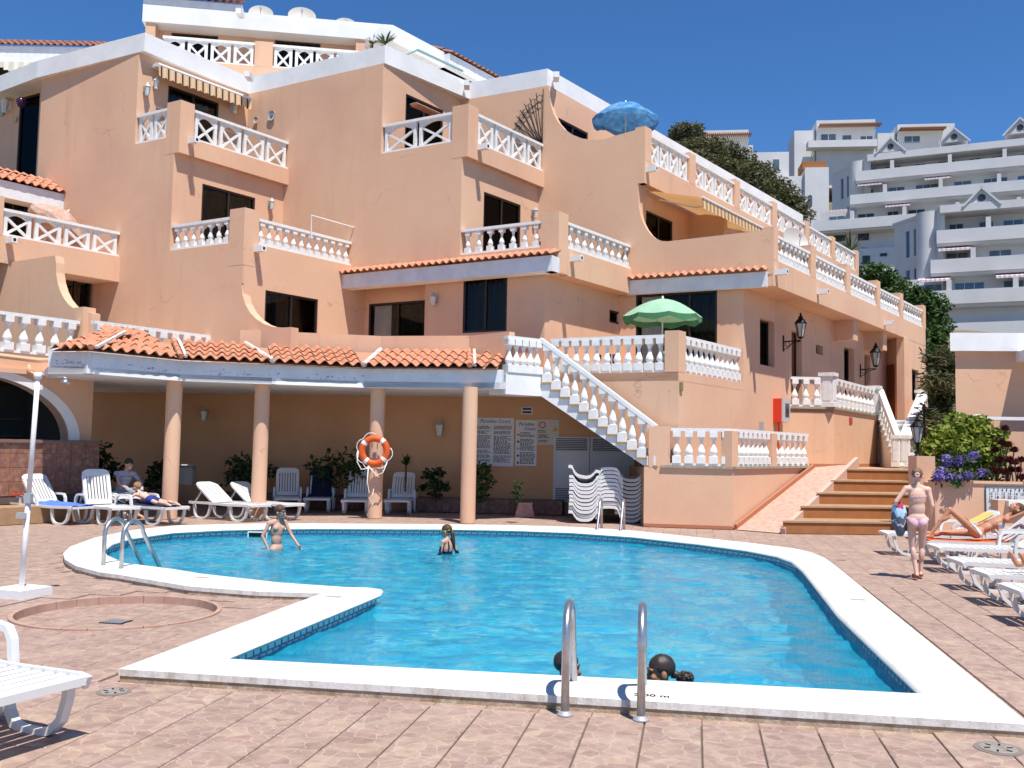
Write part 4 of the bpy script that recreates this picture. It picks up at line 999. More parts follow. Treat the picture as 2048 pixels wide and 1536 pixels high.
    dg = n.new('ShaderNodeTexNoise'); dg.inputs['Scale'].default_value = .8; dg.inputs['Detail'].default_value = 5; l.new(g.outputs['Position'], dg.inputs['Vector'])
    dr = n.new('ShaderNodeMapRange'); dr.inputs[1].default_value = .42; dr.inputs[2].default_value = .75; dr.inputs[4].default_value = .3; l.new(dg.outputs['Fac'], dr.inputs[0])
    md = n.new('ShaderNodeMixRGB'); l.new(dr.outputs[0], md.inputs[0]); l.new(mt.outputs[0], md.inputs[1]); md.inputs[2].default_value = (.30, .22, .18, 1)
    last = md.outputs[0]
    if lines:
        fr = n.new('ShaderNodeVectorMath'); fr.operation = 'FRACTION'; l.new(mp.outputs[0], fr.inputs[0]); sx = n.new('ShaderNodeSeparateXYZ'); l.new(fr.outputs[0], sx.inputs[0])
        lo = n.new('ShaderNodeMath'); lo.operation = 'LESS_THAN'; lo.inputs[1].default_value = lines; l.new(sx.outputs[0], lo.inputs[0])
        lo2 = n.new('ShaderNodeMath'); lo2.operation = 'LESS_THAN'; lo2.inputs[1].default_value = lines * .5; l.new(sx.outputs[1], lo2.inputs[0])
        mxx = n.new('ShaderNodeMath'); mxx.operation = 'MAXIMUM'; l.new(lo.outputs[0], mxx.inputs[0]); l.new(lo2.outputs[0], mxx.inputs[1])
        ml = n.new('ShaderNodeMixRGB'); l.new(mxx.outputs[0], ml.inputs[0]); l.new(last, ml.inputs[1]); ml.inputs[2].default_value = (.20, .13, .10, 1); last = ml.outputs[0]
    l.new(last, b.inputs['Base Color'])
    bp = n.new('ShaderNodeBump'); bp.inputs['Strength'].default_value = .35; bp.inputs['Distance'].default_value = .01; l.new(n2.outputs['Fac'], bp.inputs['Height']); l.new(bp.outputs[0], b.inputs['Normal'])
    return m
PAVE = paving('crazy_paving_tile'); PAVEL = paving('crazy_paving_far', lines=.03)
GROUT = mat('dark_grout', (.13, .10, .08), .95)
# base sheet
deckp = [Vector(p) for p in ((-14, 1.0), (12, 1.0), (14, 22), (9.2, 25.8), (3.2, 26), (-12, 27.5), (-14, 22))]
circ = [pit_c + Vector((math.cos(a), math.sin(a))) * pit_r for a in [i * 2 * math.pi / 40 for i in range(40)]]
b = MB(); b.prism(deckp, -.2, -.012, 0, [outp and offset(outp, .06), circ]); deck = b.build('pool_deck', PAVEL, None, kind='structure')
b = MB(); b.prism([(-300, -60), (300, -60), (300, 400), (-300, 400)], -2.3, -2.2); b.build('ground', mat('dry_ground', (.22, .17, .11), .95, (.16, .13, .08), .3, .8), None, kind='structure')
# tiles: cells of the grid
cells = []
for i in range(-60, 60):
    for j in range(3, 60):
        c = E1v * ((i + .15 + .5 - .0) * TS) + E2v * ((j + .88 + .5) * TS)
        if c.y < 3.2 or j > 36: continue
        q = cC.xy; sxp = CXP + FPX * c.x / c.y
        if sxp < -140 or sxp > 2190: continue
        if inside(c, outp) or (c - pit_c).length < pit_r + .23: continue
        cells.append((c.length, c))
cells.sort(key=lambda t: t[0])
SLAB = []
for k in range(5):
    b = MB(); hx, hy = (TS - .010) / 2, (TS - .007) / 2; r_ = random.Random(k); j = lambda: r_.uniform(-.0012, .0012)
    top = [(-hx + .004, -hy + .004, 0), (hx - .004, -hy + .004, 0), (hx - .004, hy - .004, 0), (-hx + .004, hy - .004, 0)]
    mid = [(-hx, -hy, -.004), (hx, -hy, -.004), (hx, hy, -.004), (-hx, hy, -.004)]; low_ = [(x, y, -.011) for x, y, z in mid]
    b.add(top + mid + low_, [(0, 1, 2, 3)] + [(4 + a, 4 + (a + 1) % 4, (a + 1) % 4, a) for a in range(4)] + [(8 + a, 8 + (a + 1) % 4, 4 + (a + 1) % 4, 4 + a) for a in range(4)])
    SLAB.append(b.mesh('paving_tile', PAVE))
grb = MB()
deck_grout = None
far_ = MB()
for k, (dist, c) in enumerate(cells):
    tilt = Matrix.Rotation(random.uniform(-.0025, .0025), 4, 'X') @ Matrix.Rotation(random.uniform(-.0025, .0025), 4, 'Y')
    M = Matrix.Translation((c.x, c.y, random.uniform(-.0006, .0006))) @ Matrix.Rotation(-TH, 4, 'Z') @ tilt
    if k < 300: inst('paving_tile', SLAB[k % 5], M, deck)
    else:
        hx, hy = (TS - .010) / 2, (TS - .005) / 2
        far_.add([M @ Vector(q) for q in ((-hx + .004, -hy + .004, 0), (hx - .004, -hy + .004, 0), (hx - .004, hy - .004, 0), (-hx + .004, hy - .004, 0), (-hx, -hy, -.011), (hx, -hy, -.011), (hx, hy, -.011), (-hx, hy, -.011))],
                 [(0, 1, 2, 3)] + [(4 + a, 4 + (a + 1) % 4, (a + 1) % 4, a) for a in range(4)])
far_.build('paving_tiles', PAVE, deck, kind='stuff')
# mortar bed under the tiles
b = MB()
for _, c in cells:
    h = TS / 2; b.add([(*(c - E1v * h - E2v * h), -.0112), (*(c + E1v * h - E2v * h), -.0112), (*(c + E1v * h + E2v * h), -.0112), (*(c - E1v * h + E2v * h), -.0112)], [(0, 1, 2, 3)])
o = b.build('tile_bed', GROUT, deck, fix=False); o['kind'] = 'stuff'
# sunken round foot basin
b = MB(); b.lathe([(pit_r, -.10), (pit_r, -.075)], 40, (pit_c.x, pit_c.y, 0)); pit = b.build('foot_basin', PAVEL, None, kind='structure')
PITW = mat('basin_kerb_tile', (.42, .25, .19), .7, (.47, .33, .26), 5, .9)
for i in range(26):
    a0, a1 = 2 * math.pi * i / 26, 2 * math.pi * (i + .96) / 26; b = MB(); s = []
    for a in (a0, (a0 + a1) / 2, a1): s.append(Vector((math.cos(a), math.sin(a))))
    o, ii = [pit_c + q * (pit_r + .032) for q in s], [pit_c + q * (pit_r - .012) for q in s]
    b.prism(o + list(reversed(ii)), -.075, .004); b.build('kerb_tile', PITW, pit)
b = MB(); q = G(232, 1243, -.07); b.box((q.x, q.y, -.074), (.24, .2, .01), 0, -TH)
for i in range(7): b.box(Vector((q.x, q.y, -.067)) + Vector((E1v.x, E1v.y, 0)) * (-.09 + i * .03), (.012, .18, .006), 1, -TH)
b.build('drain_grate', [mat('drain_hole', (.01, .01, .01), .9), GREY], None, label='square drain grate in the middle of the round foot basin', cat='drain')
for (px, py, nm, lab, r) in ((1997, 1498, 'manhole_cover', 'round grey valve cover in the paving at the lower right corner', .13), (228, 1384, 'manhole_cover', 'broken dark valve cover in the paving beside the near left lounger', .11)):
    q = G(px, py, 0); b = MB(); b.lathe([(r, -.005), (r, .004)], 24, (q.x, q.y, 0), 0); b.lathe([(r * .78, .004), (r * .78, .007)], 24, (q.x, q.y, 0), 1)
    for i in range(6):
        a = i * math.pi / 3; b.box((q.x + math.cos(a) * r * .5, q.y + math.sin(a) * r * .5, .008), (r * .25, .012, .004), 2, a)
    b.build(nm, [mat('cover_rim', (.20, .17, .15), .8), mat('cover_plate', (.30, .27, .25), .7, (.2, .16, .13), 20, .8), mat('drain_hole', (.01, .01, .01), .9)], None, label=lab, cat='manhole cover')
q = G(1725, 1236, 0); b = MB(); b.box((q.x, q.y, .001), (.22, .22, .008), 0, -TH); b.box((q.x, q.y, .006), (.16, .16, .004), 1, -TH); b.build('inspection_cover', [MATS['cover_rim'], mat('grey_cover', (.33, .33, .34), .6)], None, label='small square grey cover in the paving right of the pool', cat='drain cover')

# ---- coping
def coping_mat():
    m = mat('coping_stone', (.70, .69, .665), .55, (.60, .585, .55), 3.2, .7, .15, 50, spec=.25)
    nt = m.node_tree; n = nt.nodes; l = nt.links; b = n['Principled BSDF']; src = b.inputs['Base Color'].links[0].from_socket
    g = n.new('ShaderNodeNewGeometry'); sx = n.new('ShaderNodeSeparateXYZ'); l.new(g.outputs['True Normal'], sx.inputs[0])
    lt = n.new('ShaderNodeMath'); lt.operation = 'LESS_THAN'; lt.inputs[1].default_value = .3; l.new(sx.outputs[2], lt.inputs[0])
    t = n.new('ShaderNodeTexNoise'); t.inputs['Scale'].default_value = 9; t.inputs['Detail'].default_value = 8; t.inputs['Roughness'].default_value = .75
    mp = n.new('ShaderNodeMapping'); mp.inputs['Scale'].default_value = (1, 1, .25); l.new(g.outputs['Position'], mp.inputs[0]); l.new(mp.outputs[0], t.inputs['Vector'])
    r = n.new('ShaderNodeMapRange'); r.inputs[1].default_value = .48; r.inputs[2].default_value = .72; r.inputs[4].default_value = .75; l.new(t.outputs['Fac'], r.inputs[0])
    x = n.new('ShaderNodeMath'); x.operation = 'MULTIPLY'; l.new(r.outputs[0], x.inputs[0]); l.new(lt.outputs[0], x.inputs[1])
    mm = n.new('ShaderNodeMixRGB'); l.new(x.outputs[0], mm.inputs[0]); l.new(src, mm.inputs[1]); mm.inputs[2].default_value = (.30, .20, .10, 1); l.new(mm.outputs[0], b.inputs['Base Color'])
    return m
COPE = coping_mat()
in_r = resample(innp, .35)
b = MB(); b.prism(outp, .035, CZ, 0, [in_r])
prof = [(0, CZ), (.022, CZ - .004), (.042, CZ - .016), (.052, CZ - .034), (.046, CZ - .052), (.026, CZ - .064), (-.01, CZ - .068)]
ring = [offset(in_r, d) for d, z in prof]; n_ = len(in_r)
vs = [Vector((p.x, p.y, prof[k][1] - (.0001 if k == 0 else 0))) for k in range(len(prof)) for p in ring[k]]
b.add(vs, [(k * n_ + i, k * n_ + (i + 1) % n_, (k + 1) * n_ + (i + 1) % n_, (k + 1) * n_ + i) for k in range(len(prof) - 1) for i in range(n_)])
cop = b.build('pool_coping', COPE, None, kind='structure', angle=35)
b = MB(); b.prism(offset(outp, .008), -.05, .036, 0, [offset(in_r, -.08)]); b.build('coping_bed', mat('dirty_mortar', (.44, .34, .24), .95, (.24, .17, .10), 8, .8, .4, 40, col3=(.58, .51, .42), scale3=14), cop)
# ceramic depth marks let into the coping
DEP = mat('ceramic_mark', (.45, .36, .28), .4)
for px, py in ((1685, 1109), (1716, 1199.5), (405, 1155), (668, 1193.5)):
    q = G(px, py, CZ); b = MB(); b.box((q.x, q.y, CZ + .001), (.15, .09, .006), 0, -TH); b.build('depth_mark', DEP, cop)
def text(body, size, M, m, parent=None, name='lettering', extrude=.0015, align='CENTER', shear=0.0, bold=0.0):
    cu = bpy.data.curves.new(name, 'FONT'); cu.body = body; cu.size = size; cu.extrude = extrude; cu.align_x = align; cu.shear = shear; cu.offset = bold; cu.resolution_u = 2
    o = bpy.data.objects.new(name, cu); me = bpy.data.meshes.new_from_object(o); bpy.data.objects.remove(o); bpy.data.curves.remove(cu)
    me.materials.clear(); me.materials.append(m); return inst(name, me, M, parent)
INK = mat('black_ink', (.03, .03, .035), .6)
q = G(1318, 1394, CZ); dx = (G(1340, 1395.5, CZ) - q).xy.normalized(); an = math.atan2(dx.y, dx.x)
b = MB(); b.box((q.x - .03, q.y + .02, CZ + .001), (.27, .10, .004), 0, an); b.build('depth_plate', mat('depth_plate', (.78, .75, .70), .5), cop)
text("2'00 m", .085, Matrix.Translation((q.x - .05, q.y - .01, CZ + .0045)) @ Matrix.Rotation(an, 4, 'Z'), INK, cop, bold=.0015)

# ---- basin
WZ = -.075
POOLM = mat('pool_blue_light_flecks', (.10, .80, .98), .5, (.012, .40, .86), 2.4, 1.0, col3=(.72, .98, .98), scale3=3.4)  # blue lining, with pale and deep blotches painted in for light flecks underwater
wallp = offset(in_r, -.03)
b = MB(); n_ = len(wallp)
vs = [Vector((p.x, p.y, z)) for z in (.03, -1.7) for p in wallp]; b.add(vs, [(i, (i + 1) % n_, n_ + (i + 1) % n_, n_ + i) for i in range(n_)])
b.build('pool_wall', POOLM, None, kind='structure', fix=False)
b = MB(); b.prism(offset(in_r, -.1), -1.75, -1.6); b.build('pool_floor', POOLM, None, kind='structure')
for nd in POOLM.node_tree.nodes:
    if nd.type == 'MAP_RANGE': nd.inputs[1].default_value, nd.inputs[2].default_value = (.44, .54) if nd.inputs[1].default_value < .45 else (.52, .60)
# Greek-key tiles under the coping
KD, KW = mat('key_tile_blue', (.09, .26, .34), .3, (.15, .36, .44), 9, .7), mat('key_tile_white', (.88, .90, .90), .3)
KS = .125; kh = .105
kb = MB(); s_ = KS - .006
kb.add([(-s_ / 2, 0, 0), (s_ / 2, 0, 0), (s_ / 2, 0, kh), (-s_ / 2, 0, kh)], [(0, 1, 2, 3)], 1)
def kbar(x0, x1, z0, z1): kb.add([(x0, -.003, z0), (x1, -.003, z0), (x1, -.003, z1), (x0, -.003, z1), (x0, 0, z0), (x1, 0, z0), (x1, 0, z1), (x0, 0, z1)], [(0, 1, 2, 3), (0, 4, 5, 1), (3, 2, 6, 7), (0, 3, 7, 4), (1, 5, 6, 2)], 0)
t_ = kh * .14; W_ = s_ / 2
kbar(-W_, W_ - t_ * .9, kh - t_, kh); kbar(-W_, -W_ + t_, kh * .42 + t_ / 2, kh - t_); kbar(-W_, W_ - t_ * .9, kh * .42 - t_ / 2, kh * .42 + t_ / 2)
kbar(W_ - t_ * 1.9, W_ - t_ * .9, 0, kh * .42 - t_ / 2); kbar(-W_ + t_ * .2, W_ - t_ * 1.9, 0, t_ * .6)
KEY = kb.mesh('key_tile', [KD, KW], fix=False)
keyp = offset(in_r, -.024); tot = 0; nk = 0; carry = 0.0
keys = thing('greek_key_band', (0, 12, 0)); keys['kind'] = 'structure'
cum = []
for i in range(len(keyp)):
    a, c = keyp[i], keyp[(i + 1) % len(keyp)]; L = (c - a).length; d = (c - a).normalized(); s = carry
    while s + KS / 2 < L + KS / 2 and s < L:
        p = a + d * s; nrm = Vector((-d.y, d.x)) if area(keyp) > 0 else Vector((d.y, -d.x))
        # only walls that face the camera side
        if nrm.dot(-p) > -.2 * p.length: cum.append((p, d, nrm))
        s += KS
    carry = s - L
cum.sort(key=lambda t: t[0].length)
for p, d, nrm in cum[:300]:
    x = Vector((-nrm.y, nrm.x)); x = -x if x.dot(Vector((nrm.y, -nrm.x))) < 0 else x
    ax = Vector((nrm.y * -1, nrm.x, 0)); yv = Vector((-nrm.x, -nrm.y, 0)); xv = yv.cross(Vector((0, 0, 1)))
    M = Matrix(((xv.x, yv.x, 0, p.x), (xv.y, yv.y, 0, p.y), (0, 0, 1, -.094), (0, 0, 0, 1)))
    inst('key_tile', KEY, M, keys)
q = G(520, 1068, -.03); b = MB()
for dx0, dz0, w, h in ((0, .055, .36, .02), (0, -.055, .36, .02), (-.17, 0, .02, .09), (.17, 0, .02, .09)): b.box((q.x + dx0, q.y - .18, -.035 + dz0), (w, .04, h), 0)
b.box((q.x, q.y - .16, -.035), (.32, .02, .09), 1); b.build('skimmer', [RAILW, mat('skimmer_hole', (.02, .05, .03), .8)], None, label='small white-framed skimmer mouth in the pool wall behind the boy', cat='skimmer')

# ---- water
def wave(x, y):
    p = Vector((x, y, 0)); s = 0
    s += .0150 * mnoise.noise(Vector((x * 1.1 + 3, y * 1.9, .0)))
    s += .0190 * mnoise.noise(Vector((x * 2.6 + y * .6, y * 3.9 - x * .5, 7.0)))
    s += .0125 * mnoise.noise(Vector((x * 5.6 - y, y * 8.0 + x, 2.0)))
    s += .0018 * mnoise.noise(Vector((x * 9, y * 9, 5.0)))
    return s
xs = [p.x for p in innp]; ys = [p.y for p in innp]; st_ = .055
vi = {}; b = MB(); big = offset(in_r, -.12)
nx, ny = int((max(xs) - min(xs) + .4) / st_), int((max(ys) - min(ys) + .4) / st_)
x0_, y0_ = min(xs) - .2, min(ys) - .2
row_in = [[False] * (nx + 1) for _ in range(ny + 1)]
for j in range(ny + 1):
    y = y0_ + j * st_; cr_ = []
    for i in range(len(big)):
        a, c = big[i], big[i - 1]
        if (a.y > y) != (c.y > y): cr_.append((c.x - a.x) * (y - a.y) / (c.y - a.y) + a.x)
    cr_.sort()
    for a, c in zip(cr_[::2], cr_[1::2]):
        for i in range(max(0, int((a - x0_) / st_) + 1), min(nx, int((c - x0_) / st_)) + 1): row_in[j][i] = True
def vid(i, j):
    k = (i, j)
    if k not in vi:
        x, y = x0_ + i * st_, y0_ + j * st_; vi[k] = len(b.v); b.v.append(Vector((x, y, WZ + wave(x, y))))
    return vi[k]
for j in range(ny):
    for i in range(nx):
        if row_in[j][i] and row_in[j][i + 1] and row_in[j + 1][i] and row_in[j + 1][i + 1]:
            b.f.append((vid(i, j), vid(i + 1, j), vid(i + 1, j + 1), vid(i, j + 1))); b.m.append(0)
wm_ = bpy.data.materials.new('pool_water'); wm_.use_nodes = True; nt = wm_.node_tree; n = nt.nodes; l = nt.links; n.remove(n['Principled BSDF']); out = n['Material Output']
g = n.new('ShaderNodeNewGeometry')
nz = n.new('ShaderNodeTexNoise'); nz.inputs['Scale'].default_value = 9; nz.inputs['Detail'].default_value = 5; nz.inputs['Roughness'].default_value = .6
mp = n.new('ShaderNodeMapping'); mp.inputs['Scale'].default_value = (1, 1.5, 1); l.new(g.outputs['Position'], mp.inputs[0]); l.new(mp.outputs[0], nz.inputs['Vector'])
bp = n.new('ShaderNodeBump'); bp.inputs['Strength'].default_value = .5; bp.inputs['Distance'].default_value = .02; l.new(nz.outputs['Fac'], bp.inputs['Height'])
tr = n.new('ShaderNodeBsdfTransparent'); tr.inputs[0].default_value = (.78, .98, 1, 1)
rf = n.new('ShaderNodeBsdfRefraction'); rf.inputs['IOR'].default_value = 1.33; rf.inputs['Roughness'].default_value = .0; rf.inputs[0].default_value = (.80, 1, 1, 1); pass
m1 = n.new('ShaderNodeMixShader'); m1.inputs[0].default_value = .66; l.new(tr.outputs[0], m1.inputs[1]); l.new(rf.outputs[0], m1.inputs[2])
df = n.new('ShaderNodeBsdfDiffuse'); df.inputs[0].default_value = (.03, .68, .98, 1); l.new(bp.outputs[0], df.inputs['Normal'])
m2 = n.new('ShaderNodeMixShader'); m2.inputs[0].default_value = .24; l.new(m1.outputs[0], m2.inputs[1]); l.new(df.outputs[0], m2.inputs[2])
gl = n.new('ShaderNodeBsdfGlossy'); gl.inputs['Roughness'].default_value = .06; l.new(bp.outputs[0], gl.inputs['Normal'])
fr = n.new('ShaderNodeFresnel'); fr.inputs[0].default_value = 1.33; l.new(bp.outputs[0], fr.inputs['Normal'])
m3 = n.new('ShaderNodeMixShader'); fs_ = n.new('ShaderNodeMath'); fs_.operation = 'MULTIPLY'; fs_.inputs[1].default_value = .8; l.new(fr.outputs[0], fs_.inputs[0]); l.new(fs_.outputs[0], m3.inputs[0]); l.new(m2.outputs[0], m3.inputs[1]); l.new(gl.outputs[0], m3.inputs[2])
l.new(m3.outputs[0], out.inputs[0])
b.build('pool_water', wm_, None, kind='structure', smooth=True, fix=False)

# ---- ladders
def rail_pts(p, d, h=.65, reach=.8, z0=0.0, zend=-.5, arc=.2):
    p = Vector((p[0], p[1], 0)); d = Vector((d[0], d[1], 0)).normalized(); up = Vector((0, 0, 1)); pts = [p + up * z0, p + up * (h - arc)]
    for i in range(1, 11):
        a = math.pi * .93 * i / 10; pts.append(p + d * (arc * (1 - math.cos(a))) + up * (h - arc + arc * math.sin(a)))
    e = p + d * reach + up * (-.1); pts.append(e); pts.append(e + up * (zend + .1) + d * .02); return pts
def ladder(bases, d, label, reach, h=.65):
    t = thing('pool_ladder', (bases[0][0], bases[0][1], 0), label, 'ladder', 'steel pool ladders')
    for q in bases:
        m = MB(); m.tube(rail_pts(q, d, h, reach), .026, 12); m.build('rail', STEEL, t, smooth=True)
        f = MB(); f.lathe([(.05, 0), (.05, .012), (.03, .02), (.026, .03)], 16, (q[0], q[1], 0)); f.build('flange', GREY, t, smooth=True)
    for k in range(3):
        a, c = [Vector((q[0], q[1], 0)) + Vector((d[0], d[1], 0)).normalized() * (reach + .02) + Vector((0, 0, -.3 - .28 * k)) for q in bases]
        m = MB(); m.bar(a, c, .08, .03); m.build('tread', GREY, t)
    return t
ladder([G(1130, 1431).xy, G(1282, 1441).xy], az(9), 'steel pool ladder nearest the camera with two heads beside it', .66, .66)
ladder([G(206, 1143).xy, G(242, 1150).xy], az(16), 'steel pool ladder on the curved left end of the pool', .85)
ladder([G(1248, 1063).xy, G(1203, 1061).xy], (G(1173, 1083, 0).xy - G(1203, 1061).xy), 'steel pool ladder on the far side before the stacked loungers', 1.0)
# ================================================================ loungers
PLAS = mat('white_plastic', (.70, .70, .69), .35, (.62, .61, .59), 2.5, .6, spec=.4, obj=True)
def band(b, pts, w, t, yc):      # flat plastic band following (x,z) points, width w across y
    pts = [Vector((p[0], 0, p[1])) for p in pts]; k = len(b.v)
    for i, p in enumerate(pts):
        d = (pts[min(i + 1, len(pts) - 1)] - pts[max(i - 1, 0)]).normalized(); nn = Vector((-d.z, 0, d.x)) * t / 2
        for yy, s in ((-w / 2, 1), (w / 2, 1), (w / 2, -1), (-w / 2, -1)): b.v.append(p + nn * s + Vector((0, yc + yy, 0)))
    for i in range(len(pts) - 1):
        q = k + 4 * i
        for a in range(4): b.f.append((q + a, q + (a + 1) % 4, q + 4 + (a + 1) % 4, q + 4 + a)); b.m.append(0)
    q = k + 4 * (len(pts) - 1); b.f += [(k + 3, k + 2, k + 1, k), (q, q + 1, q + 2, q + 3)]; b.m += [0, 0]
def arcpts(cx, cz, r, a0, a1, n=6): return [(cx + r * math.cos(rad(a0 + (a1 - a0) * i / n)), cz + r * math.sin(rad(a0 + (a1 - a0) * i / n))) for i in range(n + 1)]
LM = {}
def lounger_meshes():
    h = .34; W = .64
    b = MB()
    for s in (-1, 1):
        band(b, [(.03, h - .045), (.0, h - .005), (.06, h), (.6, h - .012), (1.28, h), (1.9, h)], .035, .05, s * (W / 2 - .018))
    b.box((.018, 0, h - .012), (.05, W - .06, .045)); b.box((1.16, 0, h - .02), (.05, W - .06, .03)); b.box((1.88, 0, h - .02), (.05, W - .06, .04))
    LM['frame'] = b.mesh('seat_frame', PLAS)
    b = MB(); b.box((0, 0, 0), (.077, W - .07, .020)); LM['slat'] = b.mesh('seat_slat', PLAS)
    b = MB(); band(b, [(.10, h - .03), (.11, .22), (.15, .10), (.23, .03), (.33, .008), (.45, .008), (.53, .03), (.58, .10), (.62, h - .05)], .055, .042, 0); LM['leg'] = b.mesh('leg', PLAS)
    b = MB(); band(b, [(1.52, h - .01), (1.50, h + .14), (1.44, h + .20), (1.36, h + .215), (1.16, h + .215), (1.06, h + .20), (1.02, h + .14), (1.0, h), (1.01, .2), (1.05, .08), (1.13, .02), (1.24, .008), (1.34, .008), (1.38, .05), (1.40, h - .04)], .05, .04, 0); LM['arm'] = b.mesh('armrest', PLAS)
    # backrest: local x from the hinge upwards
    L = .74; b = MB(); w2 = W / 2 - .035
    def plate(x0, x1, wa, wb, crown=0): b.hexa([(x0, -wa, -.014), (x0, wa, -.014), (x1, wb, -.014), (x1, -wb, -.014), (x0, -wa, .014), (x0, wa, .014), (x1, wb, .014), (x1, -wb, .014)])
    plate(0, .10, w2 - .01, w2); plate(.60, .68, w2, w2 - .01); plate(.68, .72, w2 - .01, w2 - .06); plate(.72, L, w2 - .06, w2 - .13)
    for s in (-1, 1): b.box((.35, s * (w2 - .018), -.006), (.52, .036, .04))
    LM['back'] = b.mesh('backrest', PLAS)
    b = MB(); b.box((.35, 0, 0), (.51, .044, .018)); LM['bslat'] = b.mesh('back_slat', PLAS)
lounger_meshes()
def lounger(foot, azd, back=35, label='', group='white plastic sun loungers', z=0.0, flat=False, arms=True, ax=0.0):
    """foot = plan point under the middle of the foot end; azd = azimuth from foot to head"""
    t = thing('sun_lounger', (foot[0], foot[1], z), label, 'sun lounger', group, rz=rad(90 - azd))
    def put(nm, me, M=Matrix(), par=t):
        o = bpy.data.objects.new(nm, me); COL.objects.link(o); o.parent = par; o.matrix_basis = M; return o
    put('seat_frame', LM['frame'])
    for i in range(11): put('seat_slat', LM['slat'], Matrix.Translation((.085 + i * .099, 0, .335 - .008 * math.sin(i / 10 * math.pi))))
    for s in (-1, 1):
        put('leg', LM['leg'], Matrix.Translation((0, s * .27, 0)))
        if arms: put('armrest', LM['arm'], Matrix.Translation((ax, s * .325, 0)))
        else: put('leg', LM['leg'], Matrix.Translation((1.15, s * .27, 0)))
    bo = put('backrest', LM['back'], Matrix.Translation((1.17, 0, .36)) @ Matrix.Rotation(-rad(back), 4, 'Y'))
    for i in range(8): put('back_slat', LM['bslat'], Matrix.Translation((0, (i - 3.5) * .066, 0)), bo)
    if back > 8:
        b = MB(); x = 1.17 + .5 * math.cos(rad(back)); zz = .36 + .5 * math.sin(rad(back))
        for s in (-1, 1): b.bar((x, s * .22, zz - .02), (x + .22, s * .22, .34), .03, .02)
        o = b.build('prop', PLAS, t, world=False)
    return t
# local frame helper for things that lie on a lounger
def lmat(foot, azd): return Matrix.Translation((foot[0], foot[1], 0)) @ Matrix.Rotation(rad(90 - azd), 4, 'Z')
# left group
L1 = (G(168, 1049).xy, -62, 52); L2 = (G(250, 1051).xy, -48, 72); L3 = (G(352, 1050).xy, -57, 12); L4 = (G(520, 1043).xy, -58, 34); L5 = (G(588, 1041).xy, -58, 34)
lounger(L1[0], L1[1], L1[2], 'white sun lounger with a blue towel nearest the shower')
lounger(L2[0], L2[1], L2[2], 'white sun lounger with its back upright beside the blue towel lounger')
lounger(L3[0], L3[1], L3[2], 'white sun lounger with a child lying face down on it')
lounger(L4[0], L4[1], L4[2], 'left one of two half reclined loungers between the columns', arms=False)
lounger(L5[0], L5[1], L5[2], 'right one of two half reclined loungers between the columns', arms=False)
# shade group, feet towards the pool
for px, py, a, bk, lab in ((575, 1026, -14, 68, 'shaded white lounger right behind the second column'), (632, 1026, -6, 66, 'shaded white lounger covered by a dark navy towel'),
                           (708, 1030, -4, 66, 'shaded white lounger left of the lifebuoy column'), (793, 1030, 0, 58, 'shaded white lounger right of the lifebuoy column')):
    lounger(G(px, py).xy, a, bk, lab)
    if px == 632:
        M = lmat(G(px, py).xy, a); b = MB()
        pts = [(.75, .36), (.95, .36), (1.14, .385), (1.20, .50), (1.33, .80), (1.46, 1.09), (1.50, 1.09), (1.52, .95)]; vs = []; nyy = 7
        for i, (x, zz) in enumerate(pts):
            for j in range(nyy): vs.append(M @ Vector((x + .012 * math.sin(j * 2 + i), (-.31 + .62 * j / (nyy - 1)), zz + .015 + .012 * math.sin(j * 1.7 + i * 2) + (-.12 if j in (0, nyy - 1) and 2 < i < 7 else 0))))
        b.add(vs, [(i * nyy + j, i * nyy + j + 1, (i + 1) * nyy + j + 1, (i + 1) * nyy + j) for i in range(len(pts) - 1) for j in range(nyy - 1)])
        b.build('towel', mat('navy_towel', (.015, .02, .05), .95), None, label='dark navy towel hanging over a lounger back in the shade', cat='towel', fix=False, smooth=True)
# right row along the pool
R_ = [((1768, 1106), 32, 'farthest sun lounger of the right row with a yellow towel over its back'), ((1846, 1124), 40, 'sun lounger of the right row carrying the sunbather on an orange towel'), ((1868, 1140), 26, 'empty lounger just in front of the sunbather on the right'),
      ((1912, 1176), 30, 'empty lounger of the right row behind the lounger with bare legs'), ((1962, 1206), 38, 'sun lounger at the right edge with bare legs on its foot end'), ((2022, 1246), 30, 'nearest lounger of the right row, mostly cut by the picture edge')]
RP = [G(*r[0]).xy for r in R_]; RAZ = 98
for p, r in zip(RP, R_): lounger(p, RAZ, r[1], r[2])
# near left lounger
FLp = Vector((-2.45, 5.14)); lounger(FLp, -64, 30, 'white sun lounger cut by the left edge in the foreground', ax=-.36)
# stacked loungers by the stair: each one a thing
def stack_mesh(kind):
    b = MB(); L = 1.75
    if kind == 'U': prof = [(-.36, .05), (-.33, .055), (-.27, .05), (-.23, -.02), (-.17, -.09), (-.09, -.125), (0, -.13), (.09, -.125), (.17, -.09), (.23, -.02), (.27, .05), (.33, .055), (.36, .05)]
    else: prof = [(-.30, -.16), (-.25, -.12), (-.22, -.02), (-.18, .06), (-.12, .085), (0, .09), (.12, .085), (.18, .06), (.22, -.02), (.25, -.12), (.30, -.16)]
    t = .068; n = len(prof); vs = []
    for y in (0, L):
        for x, z in prof: vs += [(x, y, z), (x, y, z + t)]
    fs = []
    for i in range(n - 1):
        a, c = 2 * i, 2 * i + 2; m_ = 2 * n
        fs += [(a, c, c + 1, a + 1), (m_ + a, m_ + a + 1, m_ + c + 1, m_ + c), (a + 1, c + 1, m_ + c + 1, m_ + a + 1), (a, m_ + a, m_ + c, c)]
    fs += [(0, 1, 2 * n + 1, 2 * n), (2 * n - 2, 4 * n - 2, 4 * n - 1, 2 * n - 1)]
    b.add(vs, fs); return b.mesh('stacked_lounger', PLAS)
